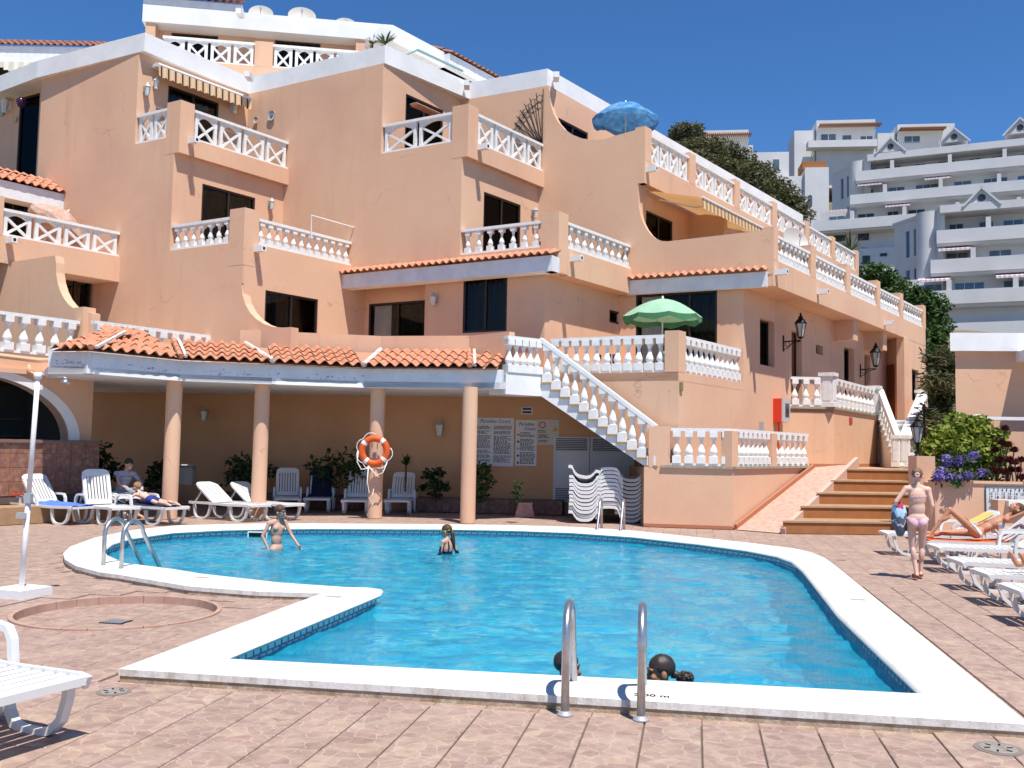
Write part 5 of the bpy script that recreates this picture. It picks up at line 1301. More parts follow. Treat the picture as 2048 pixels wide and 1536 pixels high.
SU, SN = stack_mesh('U'), stack_mesh('N')
ORD = ['', 'second', 'third', 'fourth', 'fifth', 'sixth', 'seventh', 'eighth', 'ninth', 'tenth', 'eleventh']
for nm, me, px, n, z0, dz, lab in (('U', SU, 1171, 11, .16, .088, 'left stack by the utility door'), ('N', SN, 1219, 11, .25, .086, 'middle stack under the stair'), ('U', SU, 1264, 11, .14, .092, 'right stack against the landing wall')):
    p = G(px, 1048).xy + Vector((0, .25 if nm == 'U' else .1))
    for i in range(n):
        pos = 'topmost' if i == n - 1 else 'lowest' if i == 0 else ORD[i] + ' from the floor'
        M = Matrix.Translation((p.x + random.uniform(-.008, .008), p.y + random.uniform(-.02, .02), z0 + dz * i)) @ Matrix.Rotation(rad(-4 + random.uniform(-.8, .8)), 4, 'Z')
        if i == n - 1 and px == 1171: M = M @ Matrix.Rotation(rad(9), 4, 'Y') @ Matrix.Translation((-.06, 0, .08))
        o = inst('stacked_lounger', me, M)
        tag(o, ('white lounger, ' + pos + ', of the ' + lab), 'sun lounger', 'loungers piled in the ' + lab)
# ================================================================ towels lying on loungers
def cloth_on(M, pts, y0, y1, m, name, label, ny=9, amp=.012, drop=0.0):
    b = MB(); vs = []
    for i, (x, z) in enumerate(pts):
        for j in range(ny):
            t = j / (ny - 1); y = y0 + (y1 - y0) * t; e = -drop if j in (0, ny - 1) else 0
            vs.append(M @ Vector((x + amp * math.sin(j * 1.3 + i), y + amp * math.sin(i * 1.7), z + e + amp * (math.sin(i * 1.9 + j * .9) + math.sin(j * 2.3)) * .6)))
    b.add(vs, [(i * ny + j, i * ny + j + 1, (i + 1) * ny + j + 1, (i + 1) * ny + j) for i in range(len(pts) - 1) for j in range(ny - 1)])
    return b.build(name, m, None, label=label, cat='towel', fix=False, smooth=True)
M = lmat(L1[0], L1[1]); cloth_on(M, [(.05, .372), (.2, .375), (.4, .37), (.6, .385), (.8, .385), (1.0, .40), (1.12, .42)], -.30, .31, mat('blue_towel', (.10, .20, .62), .95, (.06, .13, .45), 12, .6), 'towel', 'cornflower blue towel crumpled on the leftmost lounger', amp=.016, drop=.06)
M = lmat(RP[1], RAZ); cloth_on(M, [(.0, .365), (.3, .36), (.6, .355), (.9, .36), (1.15, .37), (1.25, .43), (1.45, .60)], -.30, .30, mat('orange_towel', (.70, .16, .05), .95, (.5, .1, .04), 10, .7), 'towel', 'orange towel spread under the sunbather', amp=.006)
M = lmat(RP[0], RAZ); cloth_on(M, [(1.32, .50), (1.45, .57), (1.6, .665), (1.7, .73)], -.22, .26, mat('yellow_towel', (.72, .50, .16), .95), 'towel', 'small yellow towel hanging on the farthest right lounger', amp=.01)
M = lmat(L3[0], L3[1]); cloth_on(M, [(.25, .37), (.5, .365), (.8, .37), (1.1, .38), (1.2, .40), (1.5, .46)], -.34, .34, mat('navy_towel', (.015, .02, .05), .95), 'towel', 'dark towel under the child lying face down', amp=.008, drop=.08)

# ================================================================ parasols
def parasol(c, z0, zr, zt, R, cols, label, name='parasol', tilt=None, n=8, sag=.06, wave=.0, pole=True, group=None):
    t = thing(name, (c[0], c[1], z0), label, 'parasol', group)
    if tilt is not None: t.rotation_euler = tilt
    b = MB(); H = zt - zr; nr, ns = 6, n * 4; vs = [Vector((0, 0, zt - z0))]
    for k in range(1, nr + 1):
        q = k / nr
        for j in range(ns):
            a = 2 * math.pi * j / ns; ph = abs(math.sin(a * n / 2)); rr = R * q * (1 - .06 * ph * q)
            vs.append(Vector((rr * math.cos(a), rr * math.sin(a), zt - z0 - H * (q ** 1.75) - sag * ph * q * q * .6 + wave * math.sin(a * 5 + q * 3) * q)))
    fs = [(0, 1 + j, 1 + (j + 1) % ns) for j in range(ns)]
    for k in range(nr - 1):
        for j in range(ns): fs.append((1 + k * ns + j, 1 + (k + 1) * ns + j, 1 + (k + 1) * ns + (j + 1) % ns, 1 + k * ns + (j + 1) % ns))
    b.add(vs, fs)
    o = (len(vs) - ns)                       # valance
    vs2 = [vs[o + j] + Vector((0, 0, -.13 + .03 * math.cos(j * math.pi / 2))) for j in range(ns)]
    k = len(b.v); b.v += vs2
    for j in range(ns): b.f.append((o + j, k + j, k + (j + 1) % ns, o + (j + 1) % ns)); b.m.append(1)
    b.build('canopy', cols, t, world=False, fix=False, angle=35)
    for j in range(n):
        a = 2 * math.pi * j / n; m = MB(); m.tube([(0, 0, zt - z0 - .06), (R * .55 * math.cos(a), R * .55 * math.sin(a), zt - z0 - H * .36 - .02), (R * math.cos(a), R * math.sin(a), zr - z0 - .01)], .008, 5); m.build('rib', GREY, t, world=False)
    if pole: m = MB(); m.tube([(0, 0, 0), (0, 0, zt - z0)], .02, 10); m.lathe([(.035, zt - z0), (.03, zt - z0 + .04), (.008, zt - z0 + .08)], 8); m.build('pole', mat('parasol_pole', (.65, .65, .63), .4), t, world=False)
    return t
def fabric(name, col, col2, sc, trans=.35):
    m = mat(name, col, .9, col2, sc, .9); nt = m.node_tree; n = nt.nodes; l = nt.links; b = n['Principled BSDF']; out = n['Material Output']
    tl_ = n.new('ShaderNodeBsdfTranslucent'); mx = n.new('ShaderNodeMixShader'); mx.inputs[0].default_value = trans
    s = b.inputs['Base Color']
    if s.links: l.new(s.links[0].from_socket, tl_.inputs[0])
    else: tl_.inputs[0].default_value = (*col, 1)
    l.new(b.outputs[0], mx.inputs[1]); l.new(tl_.outputs[0], mx.inputs[2]); l.new(mx.outputs[0], out.inputs[0]); return m
q = D(1325, 645, 23.3); parasol((q.x, q.y), Z1, D(1325, 633, 23.3).z, D(1325, 598, 23.3).z, .97, [fabric('green_parasol_cloth', (.30, .52, .36), (.36, .57, .42), 2, .2), fabric('green_valance', (.10, .30, .15), (.08, .24, .12), 4)], 'green parasol open on the raised terrace')
q = D(1251, 250, 27.0); parasol((q.x, q.y), 9.2, D(1251, 238, 27).z, D(1251, 206, 27).z, .96, [fabric('blue_parasol_cloth', (.05, .22, .50), (.16, .40, .62), 5, .3)] * 2, 'blue patterned parasol on the upper right balcony', wave=.05, n=6)
q = D(100, 412, 25.2); parasol((q.x - .30, q.y), 6.7, 7.58, 8.0, .80, [fabric('striped_parasol_cloth', (.55, .34, .26), (.62, .55, .48), 9, .3)] * 2, 'faded striped parasol tilted on the left balcony', tilt=(rad(-14), rad(30), 0))

# ================================================================ awnings
OR_, ORD = mat('orange_awning', (.66, .42, .24), .9), mat('dark_awning_stripe', (.05, .045, .04), .9)
CRM = mat('cream_stripe', (.68, .52, .33), .9)
ua, za = aR3.uz(302, 127); ub, zb = aR3.uz(487, 190)
b = MB(); zz = 11.72
aw = thing('awning', tuple(aR3.pt(ua, zz)), 'rolled-in awning with orange and black stripes under the left roof band', 'awning')
b.tube([aR3.pt(ua, zz, .32), aR3.pt(ub, zz, .32)], .055, 10); b.fbox(aR3, ua, ub, zz - .02, zz + .06, 0, .3); b.build('roller', WHITE, aw)
n = 56; b = MB()
for i in range(n):
    u0, u1 = ua + (ub - ua) * i / n, ua + (ub - ua) * (i + 1) / n; sc = lambda k: .05 * abs(math.sin(k * math.pi / 4))
    b.add([aR3.pt(u0, zz - .03, .37), aR3.pt(u1, zz - .03, .37), aR3.pt(u1, zz - .30 - sc(i + 1), .39), aR3.pt(u0, zz - .30 - sc(i), .39)], [(0, 1, 2, 3)], 1 if i % 4 == 1 else (2 if i % 4 == 3 else 0))
b.build('valance', [OR_, ORD, CRM], aw, fix=False)
def big_awning(F, u0, u1, zt, proj, zf, label, nstr):
    aw = thing('awning', tuple(F.pt(u0, zt)), label, 'awning')
    b = MB(); n = nstr
    for i in range(n):
        a, c = u0 + (u1 - u0) * i / n, u0 + (u1 - u0) * (i + 1) / n
        b.add([F.pt(a, zt, .05), F.pt(c, zt, .05), F.pt(c, zf, proj), F.pt(a, zf, proj)], [(0, 1, 2, 3)], 0)
        b.add([F.pt(a, zf, proj), F.pt(c, zf, proj), F.pt(c, zf - .24 - .03 * (i % 2), proj + .01), F.pt(a, zf - .24 - .03 * (i % 2), proj + .01)], [(0, 1, 2, 3)], i % 2)
    b.build('cloth', [fabric('tan_awning', (.58, .33, .14), (.52, .28, .12), 2, .4), CRM], aw, fix=False)
    b = MB(); b.tube([F.pt(u0, zf + .01, proj), F.pt(u1, zf + .01, proj)], .03, 8); b.build('front_bar', WHITE, aw)
    for t in (.15, .85):
        m = MB(); u = u0 + (u1 - u0) * t; m.tube([F.pt(u, zt - .1, .1), F.pt(u + .5, (zt + zf) / 2 - .1, proj * .55), F.pt(u, zf - .03, proj)], .022, 6); m.build('folding_arm', WHITE, aw)
big_awning(cR2, .25, 5.4, 8.72, 1.75, 8.28, 'tan awning spread over the curved right balcony', 44)
big_awning(cR2, 5.9, 10.6, 8.62, 1.7, 8.05, 'second tan awning further along the right balcony', 36)

# ================================================================ satellite dishes
def dish(c, r, rx, rz, label):
    t = thing('satellite_dish', tuple(c), label, 'satellite dish', 'satellite dishes on the roofs'); t.rotation_euler = (0, 0, rz)
    R = Matrix.Rotation(rx, 3, 'X'); b = MB(); n = 24; prof = [(r * i / 6, .28 * r * (i / 6) ** 2) for i in range(7)]
    vs = []; fs = []
    for rr, zz in prof:
        for j in range(n): a = 2 * math.pi * j / n; vs.append(R @ Vector((rr * math.cos(a), rr * math.sin(a), zz)) + Vector((0, 0, r * .9)))
    for i in range(6):
        for j in range(n): fs.append((i * n + j, i * n + (j + 1) % n, (i + 1) * n + (j + 1) % n, (i + 1) * n + j))
    b.add(vs, fs); b.build('reflector', mat('dish_paint', (.50, .47, .43), .5), t, world=False, fix=False, smooth=True)
    b = MB(); b.tube([(0, 0, -.9), (0, .05, r * .85)], .03, 8); b.build('mast', GREY, t, world=False)
    b = MB(); p = R @ Vector((0, 0, r * .85)) + Vector((0, 0, r * .9)); b.tube([R @ Vector((0, -r * .95, .27 * r)) + Vector((0, 0, r * .9)), p], .015, 6); b.box(p, (.08, .08, .1)); b.build('feed_arm', GREY, t, world=False)
for px, py, r, lab in ((522, 30, .44, 'left satellite dish on the top roof'), (604, 36, .50, 'middle satellite dish on the top roof, the largest'), (691, 54, .42, 'right satellite dish on the top roof')):
    q = D(px, py, 34.0); dish(q + Vector((0, 0, -r)), r, rad(62), rad(12), lab)
q = D(1587, 478, 33.5); dish(q + Vector((0, 0, -.55)), .5, rad(70), rad(20), 'big pale satellite dish behind the upper right lattice railing')

# ================================================================ small things on the walls
def on_wall(F, px, py, off=.0): u, z = F.uz(px, py); return F.pt(u, z, off)
def wall_plate(F, px, py, r, m, label, rim=None):
    c = on_wall(F, px, py, .03); n3 = Vector((F.n.x, F.n.y, 0)); R = n3.to_track_quat('Z', 'Y').to_matrix()
    b = MB(); b.lathe([(r * .6, 0), (r, .025), (r * .97, .03), (r * .55, .012)], 18, c, 0, R)
    if rim:
        for j in range(6): a = j * math.pi / 3; b.box(c + R @ Vector((math.cos(a) * r * .3, math.sin(a) * r * .3, .016)), (r * .18,) * 3, 1)
    b.build('wall_plate', [m, rim or m], None, label=label, cat='plate', group='painted plates on the walls')
PLT = mat('glazed_plate', (.60, .52, .40), .3, (.25, .3, .4), 14, .9)
wall_plate(LB, 545, 232, .15, PLT, 'large painted plate on the middle wing wall', mat('plate_blue', (.1, .15, .3), .3)); wall_plate(LB, 514, 241, .10, PLT, 'small painted plate left of the large one')
wall_plate(LZ, 6, 222, .17, mat('grey_plate', (.3, .34, .33), .4, (.5, .5, .45), 9), 'greenish plate at the far left edge of the top balcony'); wall_plate(LZ, 33, 240, .09, mat('straw_plate', (.6, .45, .2), .7), 'small straw coloured plate beside the top left door')
def carriage_lamp(F, px, py, s, label, m, cat='wall lamp'):
    c = on_wall(F, px, py, .0); t = thing('wall_lamp', tuple(c), label, cat, 'small wall lamps'); n3 = Vector((F.n.x, F.n.y, 0)); k = c + n3 * (.13 * s)
    b = MB(); b.box(c + n3 * .01, (.1 * s, .1 * s, .2 * s), 0, math.atan2(F.d.y, F.d.x)); b.bar(c + Vector((0, 0, .05)), k + Vector((0, 0, .14 * s)), .02 * s); b.build('bracket', m, t)
    b = MB(); b.lathe([(.05 * s, -.16 * s), (.085 * s, .06 * s)], 6, k); b.build('glass', mat('lamp_glass', (.65, .65, .62), .15), t)
    b = MB(); b.lathe([(.10 * s, .06 * s), (.03 * s, .15 * s), (.01 * s, .19 * s)], 6, k); b.build('cap', m, t)
    b = MB(); b.lathe([(.055 * s, -.19 * s), (.055 * s, -.16 * s)], 6, k); b.build('base', m, t)
carriage_lamp(aR3, 289, 180, 1.0, 'dark wall lamp left under the striped awning', GREY); carriage_lamp(aR3, 308, 167, .9, 'white wall lamp right of the dark one under the striped awning', WHITE)
carriage_lamp(aR3, 463, 214, 1.1, 'white wall lamp at the right end under the striped awning', WHITE); carriage_lamp(LZ, 20, 212, 1.3, 'white wall lamp beside the top left door', WHITE)
carriage_lamp(aR2, 538, 408, .9, 'grey wall lamp beside the second floor balcony door', GREY); carriage_lamp(bR2, 1064, 426, .9, 'grey wall lamp right of the curtained balcony door', GREY)
carriage_lamp(BW, 412, 828, 1.0, 'grey wall lamp between first and second portico columns', GREY); carriage_lamp(BW, 881, 856, 1.2, 'grey wall lamp between third and fourth portico columns', GREY)
carriage_lamp(L1B, 872, 600, 1.0, 'round pale wall lamp left of the square window', GREY)
# purple balloon by the top-left door
c = on_wall(LZ, 74, 216, .5); b = MB(); b.lathe([(.02, -.17), (.09, -.12), (.14, 0), (.13, .08), (.07, .15), (.01, .17)], 14, c); b.build('balloon', mat('purple_balloon', (.05, .015, .06), .2), None, smooth=True, label='dark purple balloon beside the top left door', cat='balloon')
# terracotta trough in the middle upper window
c = bR3p.pt(.9, Z3R + .02, -.15); F = bR3.shift(.5); r = F.rect(822, 213, 868, 228); b = MB(); b.fbox(F, r[0], r[2], r[1], r[3], 0, .2); b.fbox(F, r[0] - .02, r[2] + .02, r[3] - .03, r[3], -.02, .22); b.build('flower_trough', TILE, None, label='terracotta trough standing on the middle upper balcony', cat='planter', base=None)
# iron fan trellis
F = LC; t = thing('iron_trellis', tuple(F.pt(F.u(1085, 288), 9.9)), 'black iron fan trellis fixed to the right wing wall', 'trellis'); o = F.uz(1086, 292); b = MB(); L = 1.65
for i in range(9):
    a = rad(90 + i * 8.2); l_ = L * (1 - .045 * i); p0, p1 = F.pt(o[0], o[1], .05), F.pt(o[0] + math.cos(a) * l_, o[1] + math.sin(a) * l_, .05); b.tube([p0, p1], .012, 5)
    if i < 8:
        a2_ = rad(90 + (i + .5) * 8.2); rr = l_ * .84; c = (o[0] + math.cos(a2_) * rr, o[1] + math.sin(a2_) * rr); q = rr * .075
        b.tube([F.pt(c[0] + q * math.cos(k * math.pi / 5), c[1] + q * math.sin(k * math.pi / 5), .05) for k in range(11)], .009, 4, cap=False)
b.build('bars', IRON, t)
# drying frame over the left balustrade
F = aR2p; r = [F.uz(*p) for p in ((621, 474), (621, 431), (716, 458), (716, 500))]; b = MB(); b.tube([F.pt(u, z, .03) for u, z in r], .018, 6); b.build('drying_frame', WHITE, None, label='white tube frame standing over the second floor balustrade', cat='frame')
# hanging lamp and basket on the top right balcony
c = D(1146, 262, 29.0); b = MB(); b.tube([c, c + Vector((0, 0, .95))], .006, 4); b.lathe([(.02, -.14), (.11, -.08), (.15, .02), (.13, .06)], 10, c, 1); b.build('hanging_basket', [IRON, mat('basket', (.25, .16, .07), .9)], None, label='hanging basket on the top right balcony', cat='hanging basket')
# swimwear and float drying on the terrace balustrade
b = MB(); F = TF.shift(.02); 
for (x0, y0, x1, y1) in ((1188, 708, 1197, 722), (1204, 707, 1217, 733), (1219, 707, 1233, 731)):
    r = F.rect(x0, y0, x1, y1); n = 5; vs = [F.pt(r[0] + (r[2] - r[0]) * i / n, z, -.2 + .03 * math.sin(i * 1.7)) for i in range(n + 1) for z in (r[1] + .03 * (i % 2), r[3])]
    b.add(vs, [(2 * i, 2 * i + 2, 2 * i + 3, 2 * i + 1) for i in range(n)])
b.build('swim_shorts', mat('navy_cloth', (.02, .025, .09), .9, (.25, .27, .35), 8, .5), None, label='dark blue swimwear drying behind the terrace balusters', cat='clothes', fix=False, kind=None, base=None)
c = TF.pt(TF.u(1318, 715), TF.uz(1318, 716)[1], -.45); b = MB(); b.lathe([(.02, -.2), (.10, -.14), (.13, 0), (.11, .12), (.03, .2)], 14, c); b.build('float', mat('teal_plastic', (.03, .28, .32), .4), None, smooth=True, label='teal inflatable standing behind the terrace balusters', cat='float')

# ================================================================ portico things
c3_ = G(749, 1036).xy; cz = 1.65 - (902 - 891) * 22.3 / 1920
q = D(750, 902, 22.0 - .05); t = thing('lifebuoy', tuple(q), 'orange lifebuoy with white bands hanging on the third portico column', 'lifebuoy')
LBO, LBW = mat('lifebuoy_orange', (.62, .10, .02), .5), mat('lifebuoy_band', (.75, .75, .74), .6)
M = Matrix.Translation((0, -.1, 0)) @ Matrix.Rotation(rad(90), 4, 'X') @ Matrix.Rotation(rad(14), 4, 'Z')
b = MB(); R0, r0_, n, k = .285, .078, 48, 12
vs = [M @ Vector(((R0 + r0_ * math.cos(2 * math.pi * j / k)) * math.cos(2 * math.pi * i / n), (R0 + r0_ * math.cos(2 * math.pi * j / k)) * math.sin(2 * math.pi * i / n), r0_ * .8 * math.sin(2 * math.pi * j / k))) for i in range(n) for j in range(k)]
for i in range(n):
    mi = 1 if (i % 12) in (4, 5) else 0
    for j in range(k): b.f.append((i * k + j, ((i + 1) % n) * k + j, ((i + 1) % n) * k + (j + 1) % k, i * k + (j + 1) % k)); b.m.append(mi)
b.v = vs; b.build('ring', [LBO, LBW], t, world=False, smooth=True)
ROPE = mat('white_rope', (.72, .70, .66), .9)
b = MB(); rp_ = []
for i in range(25):
    a = rad(70 + i * 12.0); rr = R0 + r0_ + .012 + .05 * abs(math.sin(i * .785)); rp_.append(M @ Vector((rr * math.cos(a), rr * math.sin(a), .02)))
b.tube(rp_, .011, 6); b.tube([(-.36, -.12, .0), (-.38, -.14, -.25), (-.28, -.15, -.42), (-.14, -.15, -.40), (-.12, -.15, -.34)], .013, 6); b.tube([(-.12, -.15, -.34), (-.02, -.17, -.45), (.08, -.18, -.55), (.22, -.17, -.48), (.30, -.14, -.25)], .013, 6)
b.tube([(-.12, -.15, -.34), (-.13, -.18, -.7), (-.08, -.19, -.95), (.02, -.2, -.85), (.0, -.2, -1.0), (-.08, -.2, -1.05), (.02, -.2, -1.18), (-.12, -.2, -1.45)], .013, 6); b.build('rope', ROPE, t, world=False, smooth=True)
b = MB(); b.tube([(-.06, -.06, .18), (-.06, -.1, -.16), (.06, -.1, -.16), (.06, -.06, .18)], .012, 6); b.build('hook', GREY, t, world=False)

# boards
BOARD = mat('white_board', (.62, .60, .60), .5); INKB = mat('print_ink', (.035, .035, .06), .6)
def board(F, x0, y0, x1, y1, label, name='notice_board', cat='notice board', m=None, th=.02):
    r = F.rect(x0, y0, x1, y1); t = thing(name, tuple(F.pt((r[0] + r[2]) / 2, r[1])), label, cat); b = MB(); b.fbox(F, r[0], r[2], r[1], r[3], .003, th); b.build('panel', m or BOARD, t); return t, r
def put_text(F, body, u, z, size, parent, m=INKB, off=.022, **k):
    M = Matrix(((F.d.x, 0, F.n.x, 0), (F.d.y, 0, F.n.y, 0), (0, 1, 0, 0), (0, 0, 0, 1))); p = F.pt(u, z, off)
    return text(body, size, Matrix.Translation(p) @ M, m, parent, **k)
def print_rows(F, u0, u1, z0, z1, rows, parent, seed, m=INKB, off=.0225, gap=.42, para=4):
    r_ = random.Random(seed); b = MB(); dz = (z1 - z0) / rows
    for i in range(rows):
        if i % para == para - 1 and r_.random() < .5: continue
        z = z1 - dz * (i + 1); u = u0; end = u1 - (r_.random() * .35 * (u1 - u0) if r_.random() < .35 else r_.random() * .05)
        while u < end:
            w = r_.uniform(.02, .075); w = min(w, end - u)
            b.add([F.pt(u, z, off), F.pt(u + w, z, off), F.pt(u + w, z + dz * (1 - gap), off), F.pt(u, z + dz * (1 - gap), off)], [(0, 1, 2, 3)]); u += w + r_.uniform(.012, .022)
    o = b.build('printed_lines', m, parent, fix=False); o['kind'] = 'stuff'; return o
t, r = board(BW, 945, 835, 1027, 933, 'large white rules board on the portico wall behind the fourth column')
put_text(BW, 'Paradise Court', (r[0] + r[2]) / 2 + .05, r[3] - .13, .13, t, shear=.25)
w = r[2] - r[0]; 
print_rows(BW, r[0] + .05, r[0] + w * .46, r[1] + .12, r[3] - .2, 30, t, 3); print_rows(BW, r[0] + w * .52, r[2] - .05, r[1] + .1, r[3] - .2, 30, t, 4)
t, r = board(BW, 1032, 840, 1073, 932, 'narrow white pool rules board with small symbols, right of the large board')
put_text(BW, 'Paradise', (r[0] + r[2]) / 2, r[3] - .14, .12, t, shear=.25, bold=.001); put_text(BW, 'Court', (r[0] + r[2]) / 2 + .08, r[3] - .26, .12, t, shear=.25, bold=.001)
print_rows(BW, r[0] + .12, r[2] - .03, r[1] + .05, r[3] - .30, 24, t, 8, para=5)
for k, m in enumerate((mat('sign_red', (.5, .05, .04), .6), INKB, mat('sign_grey', (.3, .3, .3), .6), INKB, INKB)):
    z = r[3] - .38 - k * .18; b = MB(); b.lathe([(.03, 0), (.03, .004)], 10, BW.pt(r[0] + .07, z, .021), 0, Vector((BW.n.x, BW.n.y, 0)).to_track_quat('Z', 'Y').to_matrix()); b.build('symbol', m, t)
t, r = board(BW, 1075, 839, 1118, 890, 'beige warning sheet with a red ring and a yellow triangle', name='warning_sign', cat='sign', m=mat('beige_sheet', (.55, .50, .44), .6))
Rn = Vector((BW.n.x, BW.n.y, 0)).to_track_quat('Z', 'Y').to_matrix()
c = BW.pt(r[0] + .13, r[3] - .14, .021); b = MB(); b.tube([c + Rn @ Vector((.075 * math.cos(k * math.pi / 9), .075 * math.sin(k * math.pi / 9), 0)) for k in range(19)], .014, 5, cap=False); b.build('red_ring', MATS['sign_red'], t)
b = MB(); uu, z = r[2] - .10, r[3] - .30; b.add([BW.pt(uu - .075, z, .022), BW.pt(uu + .075, z, .022), BW.pt(uu, z + .14, .022)], [(0, 1, 2)]); b.build('yellow_triangle', mat('sign_yellow', (.60, .36, .03), .5), t, fix=False)
put_text(BW, '!', uu, z + .02, .09, t); print_rows(BW, r[0] + .04, r[0] + .3, r[1] + .06, r[1] + .28, 6, t, 11); print_rows(BW, r[0] + .03, r[0] + .26, r[3] - .34, r[3] - .26, 2, t, 12)
t, r = board(BW, 1043, 814, 1065, 829, 'small white plate with two dark lines above the rules boards', name='sign', cat='sign')
b = MB()
for k in range(2): b.fbox(BW, r[0] + .03, r[2] - .03, r[1] + .03 + k * .085, r[1] + .085 + k * .085, .019, .0225)
b.build('lettering', INKB, t)
# utility double door with louvres
r = BW.rect(1108, 873, 1268, 1008); t = thing('utility_door', tuple(BW.pt(r[0], r[1])), 'grey double utility door with louvres under the stair', 'door')
DOORM = mat('grey_door_paint', (.58, .58, .59), .5, (.48, .48, .5), 3, .5); mid = (r[0] + r[2]) / 2 - .1
for (a, c) in ((r[0], mid - .01), (mid + .01, r[2])):
    b = MB(); b.fbox(BW, a, c, r[1], r[3], .004, .05); b.fbox(BW, a, a + .05, r[1], r[3], .05, .065); b.fbox(BW, c - .05, c, r[1], r[3], .05, .065); lf_ = b.build('door_leaf', DOORM, t)
    for (z0, z1, n) in ((r[3] - .36, r[3] - .04, 7), (r[1] + .04, r[1] + .36, 7)):
        for k in range(n):
            m = MB(); z = z0 + (z1 - z0) * k / n; P = BW.pt
            m.hexa([P(a + .06, z, .075), P(c - .06, z, .075), P(c - .06, z + .012, .05), P(a + .06, z + .012, .05), P(a + .06, z + .012, .078), P(c - .06, z + .012, .078), P(c - .06, z + .03, .05), P(a + .06, z + .03, .05)]); m.build('louvre', DOORM, lf_)
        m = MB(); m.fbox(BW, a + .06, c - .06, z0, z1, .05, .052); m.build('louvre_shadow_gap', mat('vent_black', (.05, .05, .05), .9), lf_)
# tiled planters along the portico wall, little pot
PLM = mat('planter_tile', (.24, .11, .08), .6, (.15, .07, .05), 5, .9, col3=(.33, .2, .13), scale3=8)
for x0, x1 in ((186, 330), (440, 730), (826, 1128)):
    u0, u1 = BW.u(x0, 1000), BW.u(x1, 1000); t = thing('planter', tuple(BW.pt((u0 + u1) / 2, 0)), {186: 'dark tiled planter along the wall behind the seated man', 440: 'dark tiled planter along the wall behind the shaded loungers', 826: 'dark tiled planter under the notice boards'}[x0], 'planter', 'tiled planters along the portico wall')
    b = MB(); b.fbox(BW, u0, u1, 0, .36, .02, .55); b.build('body', MATS['counter_grout'], t); n = max(1, round((u1 - u0) / .45))
    for k in range(n): m = MB(); a = u0 + (u1 - u0) * k / n; m.fbox(BW, a + .006, a + (u1 - u0) / n - .006, .01, .36, .55, .566); m.build('tile', PLM, t)
q = G(1049, 1034); t = thing('pot_planter', (q.x, q.y, 0), 'small tapered pink-tiled planter with a dark plant standing in the sun', 'planter'); b = MB()
b.hexa([(q.x - .24, q.y - .1, 0), (q.x + .25, q.y - .1, 0), (q.x + .25, q.y + .4, 0), (q.x - .24, q.y + .4, 0), (q.x - .15, q.y - .05, .31), (q.x + .17, q.y - .05, .31), (q.x + .17, q.y + .35, .31), (q.x - .15, q.y + .35, .31)]); b.build('body', mat('pink_marble', (.45, .25, .20), .6, (.30, .14, .11), 7, .9, col3=(.5, .38, .3), scale3=12), t)
b = MB(); b.fbox(line((q.x - .15, q.y - .05), (q.x + .17, q.y - .05)), -.01, .34, .31, .335, -.4, .02); b.build('rim', mat('pale_rim', (.50, .36, .28), .7), t)
# dark box on the first column
c = D(372, 950, 21.4); b = MB(); b.box(c, (.34, .25, .40)); b.box(c + Vector((0, 0, .205)), (.36, .27, .02)); b.box(c + Vector((-.02, -.05, .225)), (.12, .1, .02), 1); b.tube([c + Vector((-.25, .02, -.1)), c + Vector((0, .02, -.1))], .015, 6); b.build('litter_bin', [mat('dark_slate', (.04, .045, .055), .5), WHITE], None, label='dark square bin hung beside the first portico column', cat='litter bin')

# ================================================================ red hose cabinet and meter on the lower entrance wall
F = tR; t = thing('hose_cabinet', tuple(on_wall(F, 1547, 845)), 'red fire hose cabinet with a grey glazed door on the wall', 'fire hose cabinet')
r = F.rect(1546, 797, 1561, 845); b = MB(); b.fbox(F, r[0], r[2], r[1], r[3], 0, .24); b.build('case', mat('fire_red', (.70, .05, .02), .45), t)
b = MB(); b.fbox(F, r[0] + .0, r[2] + .02, r[1], r[3], .241, .27); b.fbox(F, r[0] + (r[2] - r[0]) * .35, r[2] - .08, r[1] + .14, r[3] - .12, .271, .278, 1); b.build('door', [mat('cabinet_door', (.50, .50, .50), .5), mat('cabinet_glass', (.06, .06, .07), .15)], t)
b = MB(); p = F.pt(r[0] + .1, r[1], .12); b.tube([p, p - Vector((0, 0, .9))], .03, 8); b.build('riser_pipe', MATS['fire_red'], t)
q = F.uz(1522, 853); b = MB(); b.fbox(F, q[0] - .12, q[0] + .12, q[1] - .12, q[1] + .12, 0, .03); b.build('meter_plate', GREY, None, label='small grey plate on the wall left of the hose cabinet', cat='plate')

# ================================================================ lanterns
def lantern(b, c, s, mi=0, gi=1):
    b.lathe([(.07 * s, -.24 * s), (.14 * s, .12 * s)], 6, c, gi)
    for j in range(6):
        a = 2 * math.pi * (j + .5) / 6; d0, d1 = Vector((math.cos(a), math.sin(a), 0)) * .075 * s, Vector((math.cos(a), math.sin(a), 0)) * .147 * s
        b.bar(c + d0 + Vector((0, 0, -.24 * s)), c + d1 + Vector((0, 0, .12 * s)), .015 * s, .015 * s, mi)
    b.lathe([(.165 * s, .12 * s), (.165 * s, .145 * s), (.10 * s, .24 * s), (.06 * s, .27 * s), (.07 * s, .31 * s), (.03 * s, .34 * s), (.035 * s, .37 * s), (.008 * s, .43 * s)], 12, c, mi)
    b.lathe([(.03 * s, -.30 * s), (.08 * s, -.26 * s), (.08 * s, -.24 * s)], 8, c, mi)
LG = mat('lantern_glass', (.45, .43, .40), .1, spec=.6)
